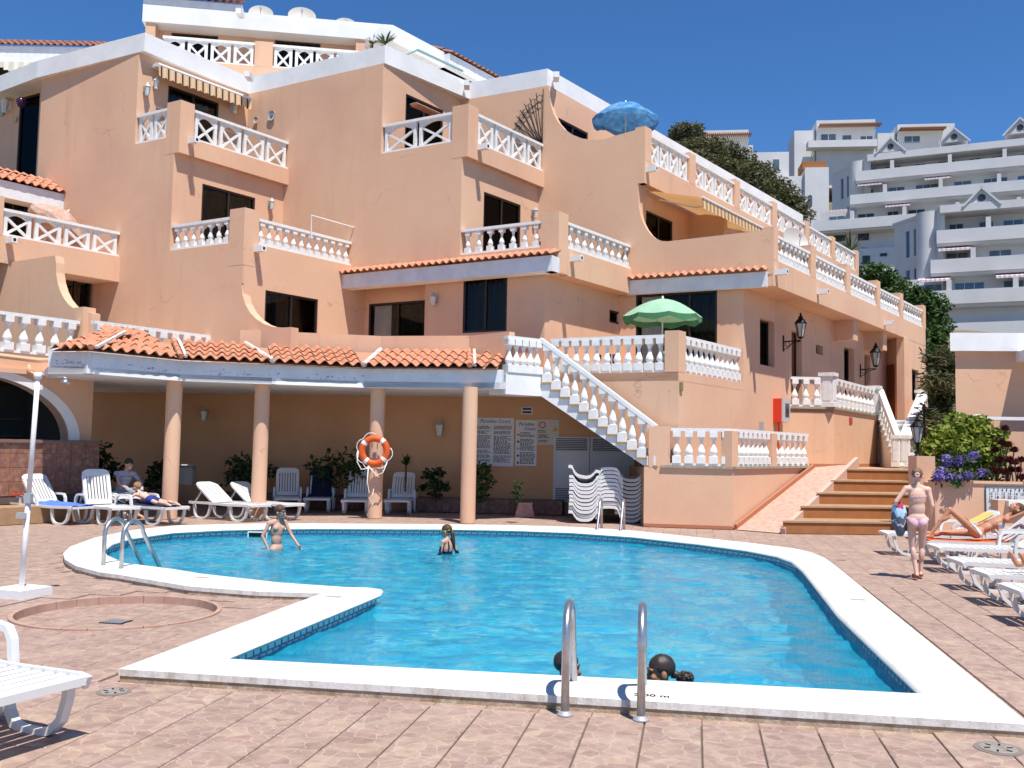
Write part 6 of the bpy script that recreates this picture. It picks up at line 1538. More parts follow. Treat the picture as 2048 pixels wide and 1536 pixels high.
def wall_lantern(F, px, py, out, s, label, along=0.0):
    c = on_wall(F, px, py); t = thing('wall_lantern', tuple(c), label, 'lantern', 'iron lanterns on the entrance wall'); n3 = Vector((F.n.x, F.n.y, 0)); d3 = Vector((F.d.x, F.d.y, 0)) * along
    e = c + n3 * out + d3 + Vector((0, 0, .06)); b = MB(); b.box(c + n3 * .015, (.04, .03, .45), 0, math.atan2(F.d.y, F.d.x)); b.tube([c + Vector((0, 0, .05)), e], .018, 6)
    b.tube([c - Vector((0, 0, .18)), c + (e - c) * .25 - Vector((0, 0, .16)), c + (e - c) * .5 - Vector((0, 0, .04)), e - Vector((0, 0, .02))], .012, 6)
    cc = c + (e - c) * .25 - Vector((0, 0, .04)); b.tube([cc + (n3 * math.cos(k * .7) + Vector((0, 0, 1)) * math.sin(k * .7)) * .07 for k in range(10)], .009, 5); b.build('bracket', IRON, t)
    b = MB(); lantern(b, e + Vector((0, 0, .34 * s)), s); b.build('lantern_head', [IRON, LG], t)
wall_lantern(cR1, 1566, 687, .50, 1.0, 'black iron lantern beside the brown front door'); wall_lantern(cR1, 1720, 742, .52, 1.15, 'black iron lantern further along the entrance wall, greenish head')
c = Fp_.pt(Fp_.u(1843, 900), zp, -.2); t = thing('pier_lantern', tuple(c), 'black iron lantern standing on the peach planter pier', 'lantern'); b = MB(); b.lathe([(.07, 0), (.04, .04), (.025, .12), (.04, .2), (.02, .26)], 10, c); b.build('stem', IRON, t)
b = MB(); lantern(b, c + Vector((0, 0, .48)), .85); b.build('lantern_head', [IRON, LG], t)
c = D(1849, 905, 24.0); t = thing('lamp_post', (c.x, c.y, 1.0), 'thin black iron post with a crossbar behind the pier lantern', 'lamp post'); b = MB(); zt_ = D(1849, 808, 24).z
b.tube([(c.x, c.y, 1.0), (c.x, c.y, zt_)], .03, 8); b.tube([(c.x - .05, c.y, zt_ - .12), (c.x + .28, c.y, zt_ - .12)], .018, 6); b.build('post', IRON, t)
# numbered board on the planter wall
t, r = board(PFw, 1971, 974, 2052, 1031, 'white board with rows of handwritten numbers on the planter wall', name='number_board', cat='board', m=mat('number_board', (.66, .68, .68), .4))
b = MB()
for (a, c, z0, z1) in ((r[0] - .015, r[0], r[1], r[3]), (r[0], r[2], r[3], r[3] + .015), (r[0], r[2], r[1] - .015, r[1])): b.fbox(PFw, a, c, z0, z1, .0, .03)
b.build('frame', mat('grey_frame', (.10, .15, .18), .5), t)
hgt = r[3] - r[1]; sz = hgt * .145
for k, row in enumerate(('1  2  3  4  5  6  7  8  9', '10  11  12  13  14  15  16', '17  18  19  20  21', '22  23  24  25', '', '73  74  75  76', '78  79  80  81')):
    if row: put_text(PFw, row, r[0] + .04, r[3] - hgt * (.132 * k + .15), sz, t, align='LEFT', shear=.15, bold=.001)

# ================================================================ shower
q = G(42, 1192); t = thing('outdoor_shower', (q.x, q.y, 0), 'white outdoor shower pole on a square block in the left foreground', 'shower')
b = MB(); b.box((q.x, q.y, .045), (.42, .42, .09), 0, rad(-20)); b.build('base_block', WHITE, t)
top = D(76, 752, q.y - .1); b = MB(); b.tube([(q.x, q.y, .09), (q.x + (top.x - q.x) * .42, q.y - .04, .09 + (top.z - .09) * .42)], .028, 10); b.tube([(q.x + (top.x - q.x) * .42, q.y - .04, .09 + (top.z - .09) * .42), top], .026, 10); b.lathe([(.035, -.03), (.045, 0), (.035, .04)], 10, top); b.build('pole', WHITE, t, smooth=True)
b = MB(); e = D(128, 755, q.y - .1); h_ = D(131, 764, q.y - .1); b.tube([top + Vector((0, 0, .01)), e, e + Vector((.03, 0, -.01)), h_ - Vector((0, 0, -.01))], .009, 8); b.lathe([(.015, .03), (.055, 0), (.05, -.012)], 14, h_, 0, Matrix.Rotation(rad(14), 3, 'Y')); b.build('shower_arm', STEEL, t, smooth=True)
v = Vector((q.x + (top.x - q.x) * .42, q.y - .04, .09 + (top.z - .09) * .42)); b = MB(); b.tube([v, v + Vector((-.13, 0, .02))], .012, 6); b.box(v + Vector((-.12, 0, .04)), (.14, .04, .02), 1); b.box(v, (.07, .07, .1), 0); b.box(v + Vector((-.05, -.02, -.18)), (.1, .06, .06), 0); b.build('valve', [GREY, mat('red_lever', (.5, .05, .03), .5)], t)
# ================================================================ vegetation
def leafmat(name, c1, c2, c3, tr=.25):
    m = mat(name, c1, .6, c2, 2.2, .9, spec=.25, col3=c3, scale3=5.0); nt = m.node_tree; n = nt.nodes; l = nt.links; b = n['Principled BSDF']; out = n['Material Output']
    tl_ = n.new('ShaderNodeBsdfTranslucent'); mx = n.new('ShaderNodeMixShader'); mx.inputs[0].default_value = tr; l.new(b.inputs['Base Color'].links[0].from_socket, tl_.inputs[0])
    l.new(b.outputs[0], mx.inputs[1]); l.new(tl_.outputs[0], mx.inputs[2]); l.new(mx.outputs[0], out.inputs[0]); return m
def leaves(b, clumps, n, size, rnd, aspect=.5, droop=0.0, mi=0, shell=.55):
    tot = sum(r ** 2 for c, r in clumps)
    for c, r in clumps:
        c = Vector(c)
        for _ in range(max(6, int(n * r * r / tot))):
            d = Vector((rnd.gauss(0, 1), rnd.gauss(0, 1), rnd.gauss(0, 1))).normalized(); rr = r * (shell + (1.08 - shell) * rnd.random() ** .6) * (1 + .25 * mnoise.noise(d * 2.1 + c * 1.7))
            p = c + Vector((d.x, d.y, d.z * .85)) * rr; s = size * rnd.uniform(.6, 1.3)
            a = Vector((rnd.gauss(0, 1), rnd.gauss(0, 1), rnd.gauss(0, .6) - droop)).normalized(); nn = (d + Vector((rnd.gauss(0, .6), rnd.gauss(0, .6), rnd.gauss(.3, .6)))).normalized()
            w = a.cross(nn); 
            if w.length < .1: continue
            w = w.normalized() * s * aspect * .5; a = a * s
            k = len(b.v); b.v += [p, p + a * .5 + w + nn * s * .06, p + a, p + a * .5 - w + nn * s * .06]; b.f.append((k, k + 1, k + 2, k + 3)); b.m.append(mi)
BARK = mat('bark', (.14, .10, .07), .95, (.08, .06, .04), 8, .9, .4, 20)
def plant(name, clumps, n, size, m, label, cat, base=None, group=None, trunk=.05, seed=1, aspect=.5, droop=0.0, bits=None, shell=.55):
    rnd = random.Random(seed); cs = [Vector(c) for c, r in clumps]; mid = sum(cs, Vector()) / len(cs)
    base = Vector(base) if base is not None else Vector((mid.x, mid.y, min(c.z - r for (c, r) in clumps) - .3))
    t = thing(name, tuple(base), label, cat, group); b = MB(); leaves(b, clumps, n, size, rnd, aspect, droop, 0, shell)
    b.build('crown' if trunk > .04 else 'foliage', m, t, fix=False)
    if trunk:
        b = MB(); f = base + (mid - base) * .45; b.tube([base, base + (f - base) * .5 + Vector((trunk * .6, 0, 0)), f], [trunk, trunk * .8, trunk * .65], 7)
        for c, r in clumps[:9]: b.tube([f, f + (Vector(c) - f) * .5 + Vector((0, 0, .05 * r)), Vector(c)], [trunk * .5, trunk * .32, trunk * .12], 5)
        b.build('trunk' if trunk > .04 else 'stems', BARK, t, smooth=True)
    return t
LF1 = leafmat('bright_leaf', (.20, .24, .03), (.09, .15, .02), (.34, .33, .05)); LF2 = leafmat('dark_leaf', (.03, .06, .018), (.018, .04, .012), (.05, .09, .02), .15)
LF3 = leafmat('olive_leaf', (.12, .12, .05), (.055, .065, .026), (.19, .15, .065), .25); LF4 = leafmat('mid_leaf', (.05, .10, .02), (.025, .06, .014), (.09, .14, .03), .2)
FLP_ = leafmat('violet_petals', (.26, .20, .52), (.17, .12, .40), (.40, .34, .64), .3); LFR = leafmat('dark_red_leaf', (.09, .015, .02), (.04, .01, .012), (.14, .03, .03), .2)
def cl(px, py, d, r): return (D(px, py, d), r)
# slope trees behind the roof line
for k, (cs, lab) in enumerate((
    ([(1362, 262, 70, .75), (1388, 262, 70, .7), (1350, 272, 70, .5), (1377, 285, 70, .5)], 'thin-topped grey green tree standing above the far slope, against the sky'),
    ([(1380, 300, 68, 1.0), (1402, 302, 68, 1.1), (1425, 292, 68, .8), (1418, 318, 68, 1.0), (1398, 322, 67, 1.0)], 'olive green tree on the slope just right of the thin-topped tree'),
    ([(1446, 302, 70, 1.1), (1460, 318, 70, 1.2), (1485, 318, 70, 1.0), (1475, 342, 70, 1.2), (1450, 340, 69, 1.1)], 'broad olive green tree on the slope below the small white villa'),
    ([(1500, 348, 68, 1.1), (1525, 352, 68, 1.1), (1510, 372, 68, 1.2), (1535, 375, 68, 1.0)], 'olive green tree in the middle of the slope row'),
    ([(1552, 378, 66, 1.1), (1572, 395, 66, 1.1), (1545, 398, 66, 1.1), (1590, 412, 66, 1.0), (1600, 432, 66, .9), (1575, 420, 66, 1.1)], 'lowest olive green tree of the slope row beside the white block'))):
    c_ = [cl(*q) for q in cs]; mid = sum((c for c, r in c_), Vector()) / len(c_); plant('tree', c_, 3800 if k else 2000, .30, LF3, lab, 'tree', base=(mid.x + .3, mid.y, mid.z - 5.5), group='trees on the far slope', trunk=.14, seed=k + 3, aspect=.4, droop=.3)
plant('tree', [cl(*q) for q in ((1735, 548, 46, .6), (1762, 556, 46, .7), (1785, 580, 46, .75), (1760, 585, 46, .7), (1812, 596, 45, .8), (1842, 602, 45, .7), (1868, 612, 45, .65), (1835, 630, 45, .8), (1868, 645, 45, .75), (1878, 672, 44, .6), (1855, 680, 44, .8), (1800, 625, 46, .7), (1845, 710, 44, .7))], 6500, .25, LF4, 'broad leafy green tree behind the far end of the balcony', 'tree', base=(17.6, 45, 3.0), trunk=.18, seed=21, aspect=.55)
# shrubs and cacti between the two buildings
rnd = random.Random(5); cq = D(1882, 900, 31.0); t = thing('cactus_clump', (cq.x, cq.y, .8), 'dense dark mass of cacti and tall shrubs between the two buildings', 'cactus clump'); 
CAC = mat('cactus_skin', (.022, .035, .014), .8, (.012, .02, .009), 6, .9, .3, 30, col3=(.07, .065, .03), scale3=3)
for k in range(7):
    px = rnd.uniform(1864, 1900); yt = rnd.uniform(690, 800); dd = rnd.uniform(29.5, 33); top_ = D(px, yt, dd); b = MB(); r = rnd.uniform(.09, .15); n = 9; z0 = .8; prof = [(r * .8, 0)] + [(r, (top_.z - z0) * i / n) for i in range(1, n)] + [(r * .8, top_.z - z0 - .08), (r * .35, top_.z - z0)]
    b.lathe([(p[0] * (1 + .06 * math.sin(i * 2.1)), p[1]) for i, p in enumerate(prof)], 10, (top_.x, top_.y, z0)); b.build('stem', CAC, t, smooth=True)
b = MB(); leaves(b, [cl(1872, 760, 29.2, .42), cl(1890, 790, 29.0, .45), cl(1868, 830, 29, .42), cl(1890, 845, 28.8, .5), cl(1880, 880, 28.8, .5), cl(1897, 740, 29.3, .34), cl(1868, 715, 29.6, .36), cl(1888, 705, 29.8, .3)], 3200, .24, rnd, .22, 0, 0, .2); leaves(b, [cl(1880, 770, 28.8, .5), cl(1876, 850, 28.6, .55), cl(1890, 720, 29.2, .4)], 1500, .26, rnd, .2, 0, 1, .2); b.build('foliage', [LF2, LF3], t, fix=False)
b = MB(); leaves(b, [cl(1871, 722, 30.5, .22), cl(1876, 710, 30.6, .15)], 90, .22, rnd, .25); b.build('orange_flowers', mat('orange_flower', (.55, .22, .04), .7), t, fix=False)
# planter bushes on the right
plant('bush', [cl(*q) for q in ((1912, 838, 20.5, .13), (1962, 845, 20.5, .15), (1932, 838, 20.5, .10), (2002, 868, 20.2, .12), (1850, 895, 20, .12), (1868, 905, 20, .28), (1890, 880, 20.2, .33), (1920, 868, 20.3, .33), (1905, 905, 20, .36), (1945, 875, 20.3, .33), (1975, 880, 20.2, .30), (1992, 892, 20, .22), (1940, 910, 20, .36), (1970, 915, 19.9, .33), (1940, 850, 20.6, .2), (1858, 925, 20, .2), (1985, 925, 20, .25))], 4600, .15, LF1, 'bright yellow green bush in the planter beside the pier lantern', 'bush', base=(9.6, 19.9, 1.0), trunk=.035, seed=31, aspect=.6)
vp = [cl(*q) for q in ((1885, 950, 18.7, .16), (1905, 955, 18.6, .17), (1930, 955, 18.6, .18), (1920, 925, 18.8, .20), (1945, 918, 18.9, .16), (1895, 925, 18.9, .14), (1965, 950, 18.8, .18), (1875, 958, 18.6, .10), (1912, 968, 18.45, .10), (1990, 950, 18.9, .15))]
t = plant('flower_bush', vp, 900, .10, LF4, 'violet blue flower heads spilling over the planter wall', 'flowering bush', base=(8.7, 18.9, 1.0), trunk=.02, seed=32)
b = MB(); rnd = random.Random(8); leaves(b, [(c + Vector((rnd.uniform(-.08, .08), -.08, rnd.uniform(-.02, .08))), .085) for c, r in vp[:8] for _ in range(2)], 3400, .042, rnd, .9, 0, 0, .6); b.build('flowers', FLP_, t, fix=False)
ae = [(1990, 905, 19.0), (2016, 895, 18.8), (2030, 930, 18.6), (2022, 945, 18.7), (1998, 948, 18.6), (2042, 925, 18.8), (2044, 960, 18.6), (2003, 890, 18.9), (2010, 862, 19.1), (2020, 925, 18.7), (1985, 945, 18.7), (2036, 945, 18.7), (2012, 950, 18.6), (1998, 925, 18.9), (2028, 905, 19.0)]
t = thing('succulent', tuple(D(2012, 970, 18.8)), 'dark red rosette succulent on bare stalks at the right of the planter', 'succulent')
for k, (px, py, d) in enumerate(ae):
    c = D(px, py, d); b = MB(); rnd = random.Random(k)
    for i in range(30):
        a = i * 2.4; el = .15 + 1.1 * i / 30; dr = Vector((math.cos(a) * math.cos(el), math.sin(a) * math.cos(el), math.sin(el))); w = dr.cross(Vector((0, 0, 1))).normalized() * .034; L = .145
        b.add([c, c + dr * L * .6 + w, c + dr * L, c + dr * L * .6 - w], [(0, 1, 2, 3)])
    b.build('rosette', LFR, t, fix=False); b = MB(); b.tube([c, c + Vector((rnd.uniform(-.05, .05), .05, -.25)), Vector((c.x + rnd.uniform(-.1, .1), c.y + .1, 1.05))], .014, 5); b.build('stalk', BARK, t)
# shade plants of the portico
for k, (cs, lab, m, sz) in enumerate((
    ([(195, 905, 24.5, .30), (205, 930, 24.3, .32), (190, 945, 24.4, .28), (222, 945, 24.2, .25)], 'dark bushy plant in the corner behind the seated man', LF2, .16),
    ([(318, 940, 24.5, .22), (310, 965, 24.4, .22)], 'dark plant just left of the first portico column', LF2, .15),
    ([(478, 930, 24.8, .30), (500, 945, 24.7, .30), (470, 955, 24.6, .28), (535, 945, 24.8, .22)], 'dark bush behind the second portico column', LF2, .15),
    ([(625, 930, 24.7, .20), (665, 930, 24.6, .36), (700, 925, 24.6, .38), (720, 940, 24.5, .32), (690, 955, 24.4, .34), (645, 945, 24.5, .25)], 'large dark bush behind the lifebuoy column', LF2, .15),
    ([(858, 950, 24.3, .13), (876, 944, 24.3, .12), (866, 968, 24.3, .14), (886, 972, 24.3, .13), (848, 975, 24.3, .10), (872, 990, 24.3, .10)], 'thin dark shrub left of the fourth portico column', LF2, .13),
    ([(962, 940, 24.2, .25), (970, 965, 24.1, .22), (958, 990, 24.1, .2)], 'dark green bush right of the fourth portico column', LF4, .13))):
    c_ = [cl(*q) for q in cs]; mid = sum((c for c, r in c_), Vector()) / len(c_); plant('shrub', c_, 420 if len(cs) > 2 else 260, sz, m, lab, 'shrub', base=(mid.x, mid.y, .33), group='shade plants along the portico wall', trunk=.02, seed=40 + k, aspect=.6)
c_ = [cl(*q) for q in ((1035, 972, 21.6, .09), (1030, 985, 21.6, .09), (1038, 992, 21.6, .09), (1034, 1003, 21.6, .06))]; plant('potted_plant', c_, 120, .09, LF2, 'small dark plant growing from the tapered pink planter', 'plant', base=(c_[0][0].x, c_[0][0].y, .33), trunk=.012, seed=50, aspect=.6)
def spiky(c, L, n, label, m, seed, name='spiky_plant', w=.03):
    t = thing(name, tuple(c), label, 'plant'); rnd = random.Random(seed); b = MB()
    for i in range(n):
        a = rnd.uniform(0, 6.28); e = rnd.uniform(.1, 1.4); d = Vector((math.cos(a) * math.cos(e), math.sin(a) * math.cos(e), math.sin(e))); s = d.cross(Vector((0, 0, 1))).normalized() * w; l_ = L * rnd.uniform(.7, 1.1); c0 = Vector((0, 0, .05))
        b.add([c0 - s * .5, c0 + s * .5, c0 + d * l_ * .6 + s, c0 + d * l_ * .6 - s], [(0, 1, 2, 3)]); b.add([c0 + d * l_ * .6 - s, c0 + d * l_ * .6 + s, c0 + d * l_ + Vector((0, 0, -.12 * L))], [(0, 1, 2)])
    b.build('leaves', m, t, world=False, fix=False); b = MB(); b.tube([(0, 0, -.6), (0, 0, .1)], .03, 6); b.build('stem', BARK, t, world=False)
spiky(D(812, 935, 24.3), .36, 26, 'thin spiky plant between third and fourth portico columns', LF2, 1); spiky(D(770, 92, 30.6), .55, 34, 'green spiky plant on the top roof terrace, right one', LF4, 2); spiky(D(745, 92, 30.8), .4, 26, 'olive spiky plant on the top roof terrace, left one', LF3, 3)
spiky(D(1700, 505, 60), 1.5, 40, 'grey green palm before the white blocks on the slope', LF3, 4, 'palm', .06)
# folded glass windbreak on the roof terrace
b = MB(); g0, g1 = D(835, 100, 29.0), D(925, 142, 33.0); b.bar(g0, g1, .06, .06); b.bar(g0 - Vector((0, 0, .5)), g1 - Vector((0, 0, .5)), .05, .05); b.tube([g0, g0 + Vector((-.7, .4, -.15))], .03, 6); b.build('windbreak', mat('green_glass', (.25, .40, .36), .2), None, label='green framed windbreak on the roof terrace right of the spiky plants', cat='windbreak', kind=None, base=None)

# ================================================================ terrain behind
prof = [(34, -.5), (46, 2.0), (60, 5.5), (85, 13.5), (110, 23), (140, 37), (165, 49), (230, 60), (400, 62)]
b = MB(); xs_ = [-60 + i * 8 for i in range(40)]; ys_ = []
for (y0, z0), (y1, z1) in zip(prof, prof[1:]):
    for k in range(4): ys_.append((y0 + (y1 - y0) * k / 4, z0 + (z1 - z0) * k / 4))
ys_.append(prof[-1])
for y, z in ys_:
    for x in xs_: b.v.append(Vector((x, y, z * (1 if x > 0 else max(0, 1 + x / 60)) + 1.2 * mnoise.noise(Vector((x * .09, y * .09, 0))) - (1.2 if y < 60 else 0))))
nx_ = len(xs_)
for j in range(len(ys_) - 1):
    for i in range(nx_ - 1): b.f.append((j * nx_ + i, j * nx_ + i + 1, (j + 1) * nx_ + i + 1, (j + 1) * nx_ + i)); b.m.append(0)
b.build('hillside', mat('dry_hillside', (.17, .13, .085), .95, (.07, .075, .035), .35, .9, .4, 2, col3=(.24, .19, .13), scale3=1.4), None, kind='structure', smooth=True, fix=False)

# ================================================================ white apartment blocks on the slope
WW = mat('white_render', (.60, .60, .605), .85, (.53, .53, .545), .4, .7); WSH = mat('pale_blue_glass', (.07, .10, .13), .15, (.12, .16, .2), 1.5, .9, spec=.6); WD = mat('dark_pane', (.04, .045, .05), .2)
PINKS = mat('pink_stripe', (.55, .36, .39), .9); BLUEP = mat('blue_pane', (.08, .16, .26), .2)
def terrace_block(t, F, rows, x_end, side, roof, seed, wall_low):
    rnd = random.Random(seed)
    # roof slab
    (rx, ry0, ry1) = roof; u0 = F.u(rx, ry0); u1 = F.u(x_end, ry0); z1 = F.uz(rx, ry0)[1]; z0 = F.uz(rx, ry1)[1]
    b = MB(); b.fbox(F, u0, u1, z0, z1, -9, .4); b.build('roof', WW, t)
    prev_z = z0
    for k, (px, yt, yb, out) in enumerate(rows):
        Fk = F.shift(out); u0, zt_ = Fk.uz(px, yt); zb_ = Fk.uz(px, yb)[1]; u1 = Fk.u(x_end, yt)
        b = MB(); b.fbox(Fk, u0, u1, zb_, zt_, -.25, 0); b.fbox(Fk, u0, u0 + .25, zb_, zt_, -3.0, -.251); b.build('balcony_parapet', WW, t)
        Fb = Fk.shift(-2.6); b = MB(); b.fbox(Fb, u0 + .4, u1, zb_ - .25, prev_z + .01, -.4, 0); b.build('wall', WW, t)
        b = MB(); b.fbox(Fk, u0, u1, zb_ - .25, zb_ + .02, -2.6, -.26); b.build('floor_slab', WW, t)
        u = u0 + rnd.uniform(.8, 1.6)
        while u < u1 - 1.5:
            w = rnd.choice((1.2, 1.8, 2.4)); m = rnd.choice((WSH, WSH, BLUEP, WD)); fr = MB(); hh = min(2.1, prev_z - zb_ - .35)
            fr.fbox(Fb, u, u + w, zb_ + .1, zb_ + .1 + hh, .0, .05); o = fr.build('window', WW, t); q = MB(); n = 2 if w < 2 else 3
            for i in range(n): q = MB(); q.fbox(Fb, u + .06 + i * (w - .06) / n, u + (i + 1) * (w - .06) / n, zb_ + .15, zb_ + .05 + hh, .051, .07); q.build('pane', m, o)
            u += w + rnd.uniform(.7, 1.8)
        u = u0 + rnd.uniform(3.2, 4.2); 
        while u < u1 - .5:                        # sloping dividers between the terraces
            q = MB(); P = Fk.pt; h = min(1.5, prev_z - zt_ + .3)
            q.hexa([P(u, zt_ - .3, -.02), P(u + .3, zt_ - .3, -.02), P(u + .3, zt_ - .3, -2.5), P(u, zt_ - .3, -2.5), P(u, zt_ + .35, -.1), P(u + .3, zt_ + .35, -.1), P(u + .3, zt_ + h, -2.5), P(u, zt_ + h, -2.5)]); q.fbox(Fk, u - .05, u + .35, zt_ - .3, zt_ + .9, -.55, -.05); q.build('divider', WW, t)
            u += rnd.uniform(5.0, 6.0)
        if k:
            for rep in range(2):
                ua_ = u0 + rnd.uniform(.3, 1.5) + rep * 6.5; n = 14
                if ua_ + 2.8 > u1: break
                q = MB()
                for i in range(n):
                    a, c = ua_ + 2.6 * i / n, ua_ + 2.6 * (i + 1) / n; P = Fk.pt
                    q.add([P(a, prev_z - .05, -1.9), P(c, prev_z - .05, -1.9), P(c, prev_z - .45, -.3), P(a, prev_z - .45, -.3), P(c, prev_z - .65, -.28), P(a, prev_z - .65, -.28)], [(0, 1, 2, 3), (3, 2, 4, 5)], i % 2)
                q.build('awning', [WW, PINKS], t, fix=False)
        prev_z = zb_ - .2
    # plain side wall turned away from the sun
    (c_px, c_y, sl_, ybot) = side; c = F.at(c_px, c_y); S = Fc((c.xy - Vector(az(165)) * sl_), az(165)); zt2 = c.z; zb2 = F.uz(c_px, ybot)[1]
    hs = [(sl_ * .25, zt2 - 3.4, sl_ * .25 + .55, zt2 - .9), (sl_ * .42, zt2 - 3.4, sl_ * .42 + .55, zt2 - .9), (sl_ * .25, zt2 - 6.2, sl_ * .25 + .55, zt2 - 4.6), (sl_ * .42, zt2 - 6.2, sl_ * .42 + .55, zt2 - 4.6), (sl_ * .25, zt2 - 8.6, sl_ * .25 + .55, zt2 - 7.4), (sl_ * .42, zt2 - 8.6, sl_ * .42 + .55, zt2 - 7.4)]
    hs = [h for h in hs if h[1] > zb2 + .3]
    rectw(S, 0, sl_, zb2, zt2, hs, t=.3, m=WW, parent=t)
    for h in hs: q = MB(); q.fbox(S, h[0], h[2], h[1], h[3], -.25, -.15); q.build('window', BLUEP, t)
    b = MB(); b.fbox(S, -.1, sl_ + .1, zt2, zt2 + .25, -.5, .12); b.build('cornice', WW, t)
    # rounded stair bay in the side
    b = MB(); q = S.pt(sl_ * .72, 0, -.1); b.lathe([(1.1, zb2), (1.1, zt2 + .1)], 20, (q.x, q.y, 0)); b.build('stair_bay', WW, t, angle=40)
    if wall_low:
        for (x0, y0, x1, y1, out) in wall_low:
            Fk = F.shift(out); r = Fk.rect(x0, y0, x1, y1); b = MB(); b.fbox(Fk, r[0], r[2], r[1], r[3], -3, 0); b.build('wall', WW, t)
def gable(t, F, px, y0, y1, wpx):
    u, zt_ = F.uz(px, y0); zb_ = F.uz(px, y1)[1]; w = (F.u(px + wpx, y1) - F.u(px - wpx, y1)) / 2; P = F.pt; b = MB()
    b.panel(F, [(u - w, zb_), (u + w, zb_), (u, zt_)], [], 3.0, .0); o = b.build('gable', WW, t); q = MB(); q.lathe([(.32, 0), (.32, .05)], 14, P(u, zb_ + (zt_ - zb_) * .4, .0), 0, Vector((F.n.x, F.n.y, 0)).to_track_quat('Z', 'Y').to_matrix()); q.build('round_window', WD, o)
    q = MB(); q.bar(P(u - w - .2, zb_ - .1, -1.4), P(u, zt_ + .12, -1.4), 3.3, .14, 0, (F.n.x, F.n.y, 0)) if False else None
    q.bar(P(u - w - .25, zb_ - .12, .1), P(u + .03, zt_ + .12, .1), .2, .16); q.bar(P(u + w + .25, zb_ - .12, .1), P(u - .03, zt_ + .12, .1), .2, .16); q.build('verge', WW, o)
bk1 = thing('white_apartment_block', (48, 105, 20), 'long white terraced apartment block higher on the slope, with three small gables', 'building', 'white terraced blocks on the slope')
F1 = Fc(D(1735, 400, 108).xy, az(115))
terrace_block(bk1, F1, [(1711, 343, 362, .6), (1700, 390, 409, 1.6), (1628, 443, 463, 2.6)], 2110, (1737, 318, 7.2, 600), (1735, 311, 324), 1, [(1622, 463, 1830, 505, .6), (1695, 500, 1830, 600, 1.4)])
for px, y0, y1, w in ((1781, 277, 303, 26), (1908, 258, 283, 27), (2040, 238, 266, 30)): gable(bk1, F1.shift(.3), px, y0, y1, w)
r = F1.shift(.65)
for (x0, y0, x1, y1) in ((1716, 466, 1738, 480), (1640, 474, 1690, 482)):
    q = r.rect(x0, y0, x1, y1); b = MB(); b.fbox(r, q[0], q[2], q[1], q[3], 0, .05); b.build('window', WD, bk1)
r = F1.shift(1.45)
for (x0, y0, x1, y1) in ((1725, 512, 1740, 528), (1760, 507, 1774, 512)):
    q = r.rect(x0, y0, x1, y1); b = MB(); b.fbox(r, q[0], q[2], q[1], q[3], 0, .05); b.build('window', WD, bk1)
bk2 = thing('white_apartment_block', (46, 83, 12), 'nearer white terraced apartment block lower on the right, with one gable', 'building', 'white terraced blocks on the slope')
F2 = Fc(D(1882, 460, 84).xy, az(115))
terrace_block(bk2, F2, [(1873, 461, 487, .5), (1861, 520, 547, 1.4), (1802, 585, 612, 2.4)], 2110, (1884, 420, 6.6, 690), (1880, 413, 428), 4, [(1802, 612, 2110, 700, .8), (1790, 650, 2110, 700, 2.2)])
gable(bk2, F2.shift(.3), 1963, 377, 408, 32)
# white villas on the ridge
PERG = mat('brown_pergola', (.30, .13, .06), .8)
def villa(x0, x1, yt, yb, d, label, wins, perg=None, left=None, extra=()):
    F = Fc(D(x0, yt, d).xy, az(97)); t = thing('white_villa', tuple(D((x0 + x1) / 2, yb, d)), label, 'house', 'white villas on the ridge'); r = F.rect(x0, yt, x1, yb)
    b = MB(); b.fbox(F, r[0], r[2], r[1] - 6, r[3], -9, 0); b.build('wall', WW, t)
    for (a, y0, c, y1) in wins:
        q = F.rect(a, y0, c, y1); fr = MB(); fr.fbox(F, q[0], q[2], q[1], q[3], 0, .06); o = fr.build('window', WW, t); n = max(1, round((q[2] - q[0]) / 1.1))
        for i in range(n): m = MB(); w = (q[2] - q[0]) / n; m.fbox(F, q[0] + i * w + .08, q[0] + (i + 1) * w - .04, q[1] + .06, q[3] - .08, .061, .08); m.build('pane', WSH, o)
    if perg:
        q = F.rect(*perg); n = max(4, round((q[2] - q[0]) / .28)); b = MB(); b.fbox(F, q[0], q[2], q[3] - .2, q[3], 1.6, 1.8); o = b.build('pergola', PERG, t)
        for i in range(n): m = MB(); u = q[0] + (q[2] - q[0]) * i / (n - 1); m.fbox(F, u - .07, u + .07, q[3] + .01, q[3] + .2, .05, 1.9); m.build('slat', PERG, o)
    for (a, y0, c, y1, o0, o1) in extra: q = F.rect(a, y0, c, y1); m = MB(); m.fbox(F, q[0], q[2], q[1], q[3], o0, o1); m.build('balcony', WW, t)
    if left: q = F.rect(*left); m = MB(); m.fbox(F, q[0], q[2], q[1] - 4, q[3], -7, -.6); m.build('wing', WW, t)
    return t, F
villa(1633, 1751, 241, 300, 150, 'white modern villa on the ridge with three glazed bays and a brown pergola', [(1641, 268, 1672, 288), (1684, 270, 1703, 292), (1720, 272, 1745, 295)], (1637, 257, 1758, 268), (1590, 259, 1632, 300), [(1612, 289, 1748, 300, .05, 2.0)])
villa(1795, 1910, 249, 292, 152, 'white modern villa on the ridge, right of the three-bay villa', [(1808, 272, 1840, 284)], (1797, 264, 1885, 272), (1757, 264, 1794, 300))
villa(1372, 1497, 262, 330, 148, 'small white villa with a pergola behind the thin-topped tree', [(1455, 288, 1478, 300)], (1370, 277, 1500, 284), (1498, 288, 1507, 330))
t, F = villa(1500, 1578, 305, 380, 132, 'low white house with tall windows half hidden by the slope trees', [(1503, 312, 1513, 345), (1518, 325, 1542, 342), (1545, 318, 1559, 340)])
t, F = villa(1610, 1658, 335, 440, 128, 'white house with a brown water tank on its roof', [(1614, 390, 1625, 410)], None, (1562, 350, 1611, 430))
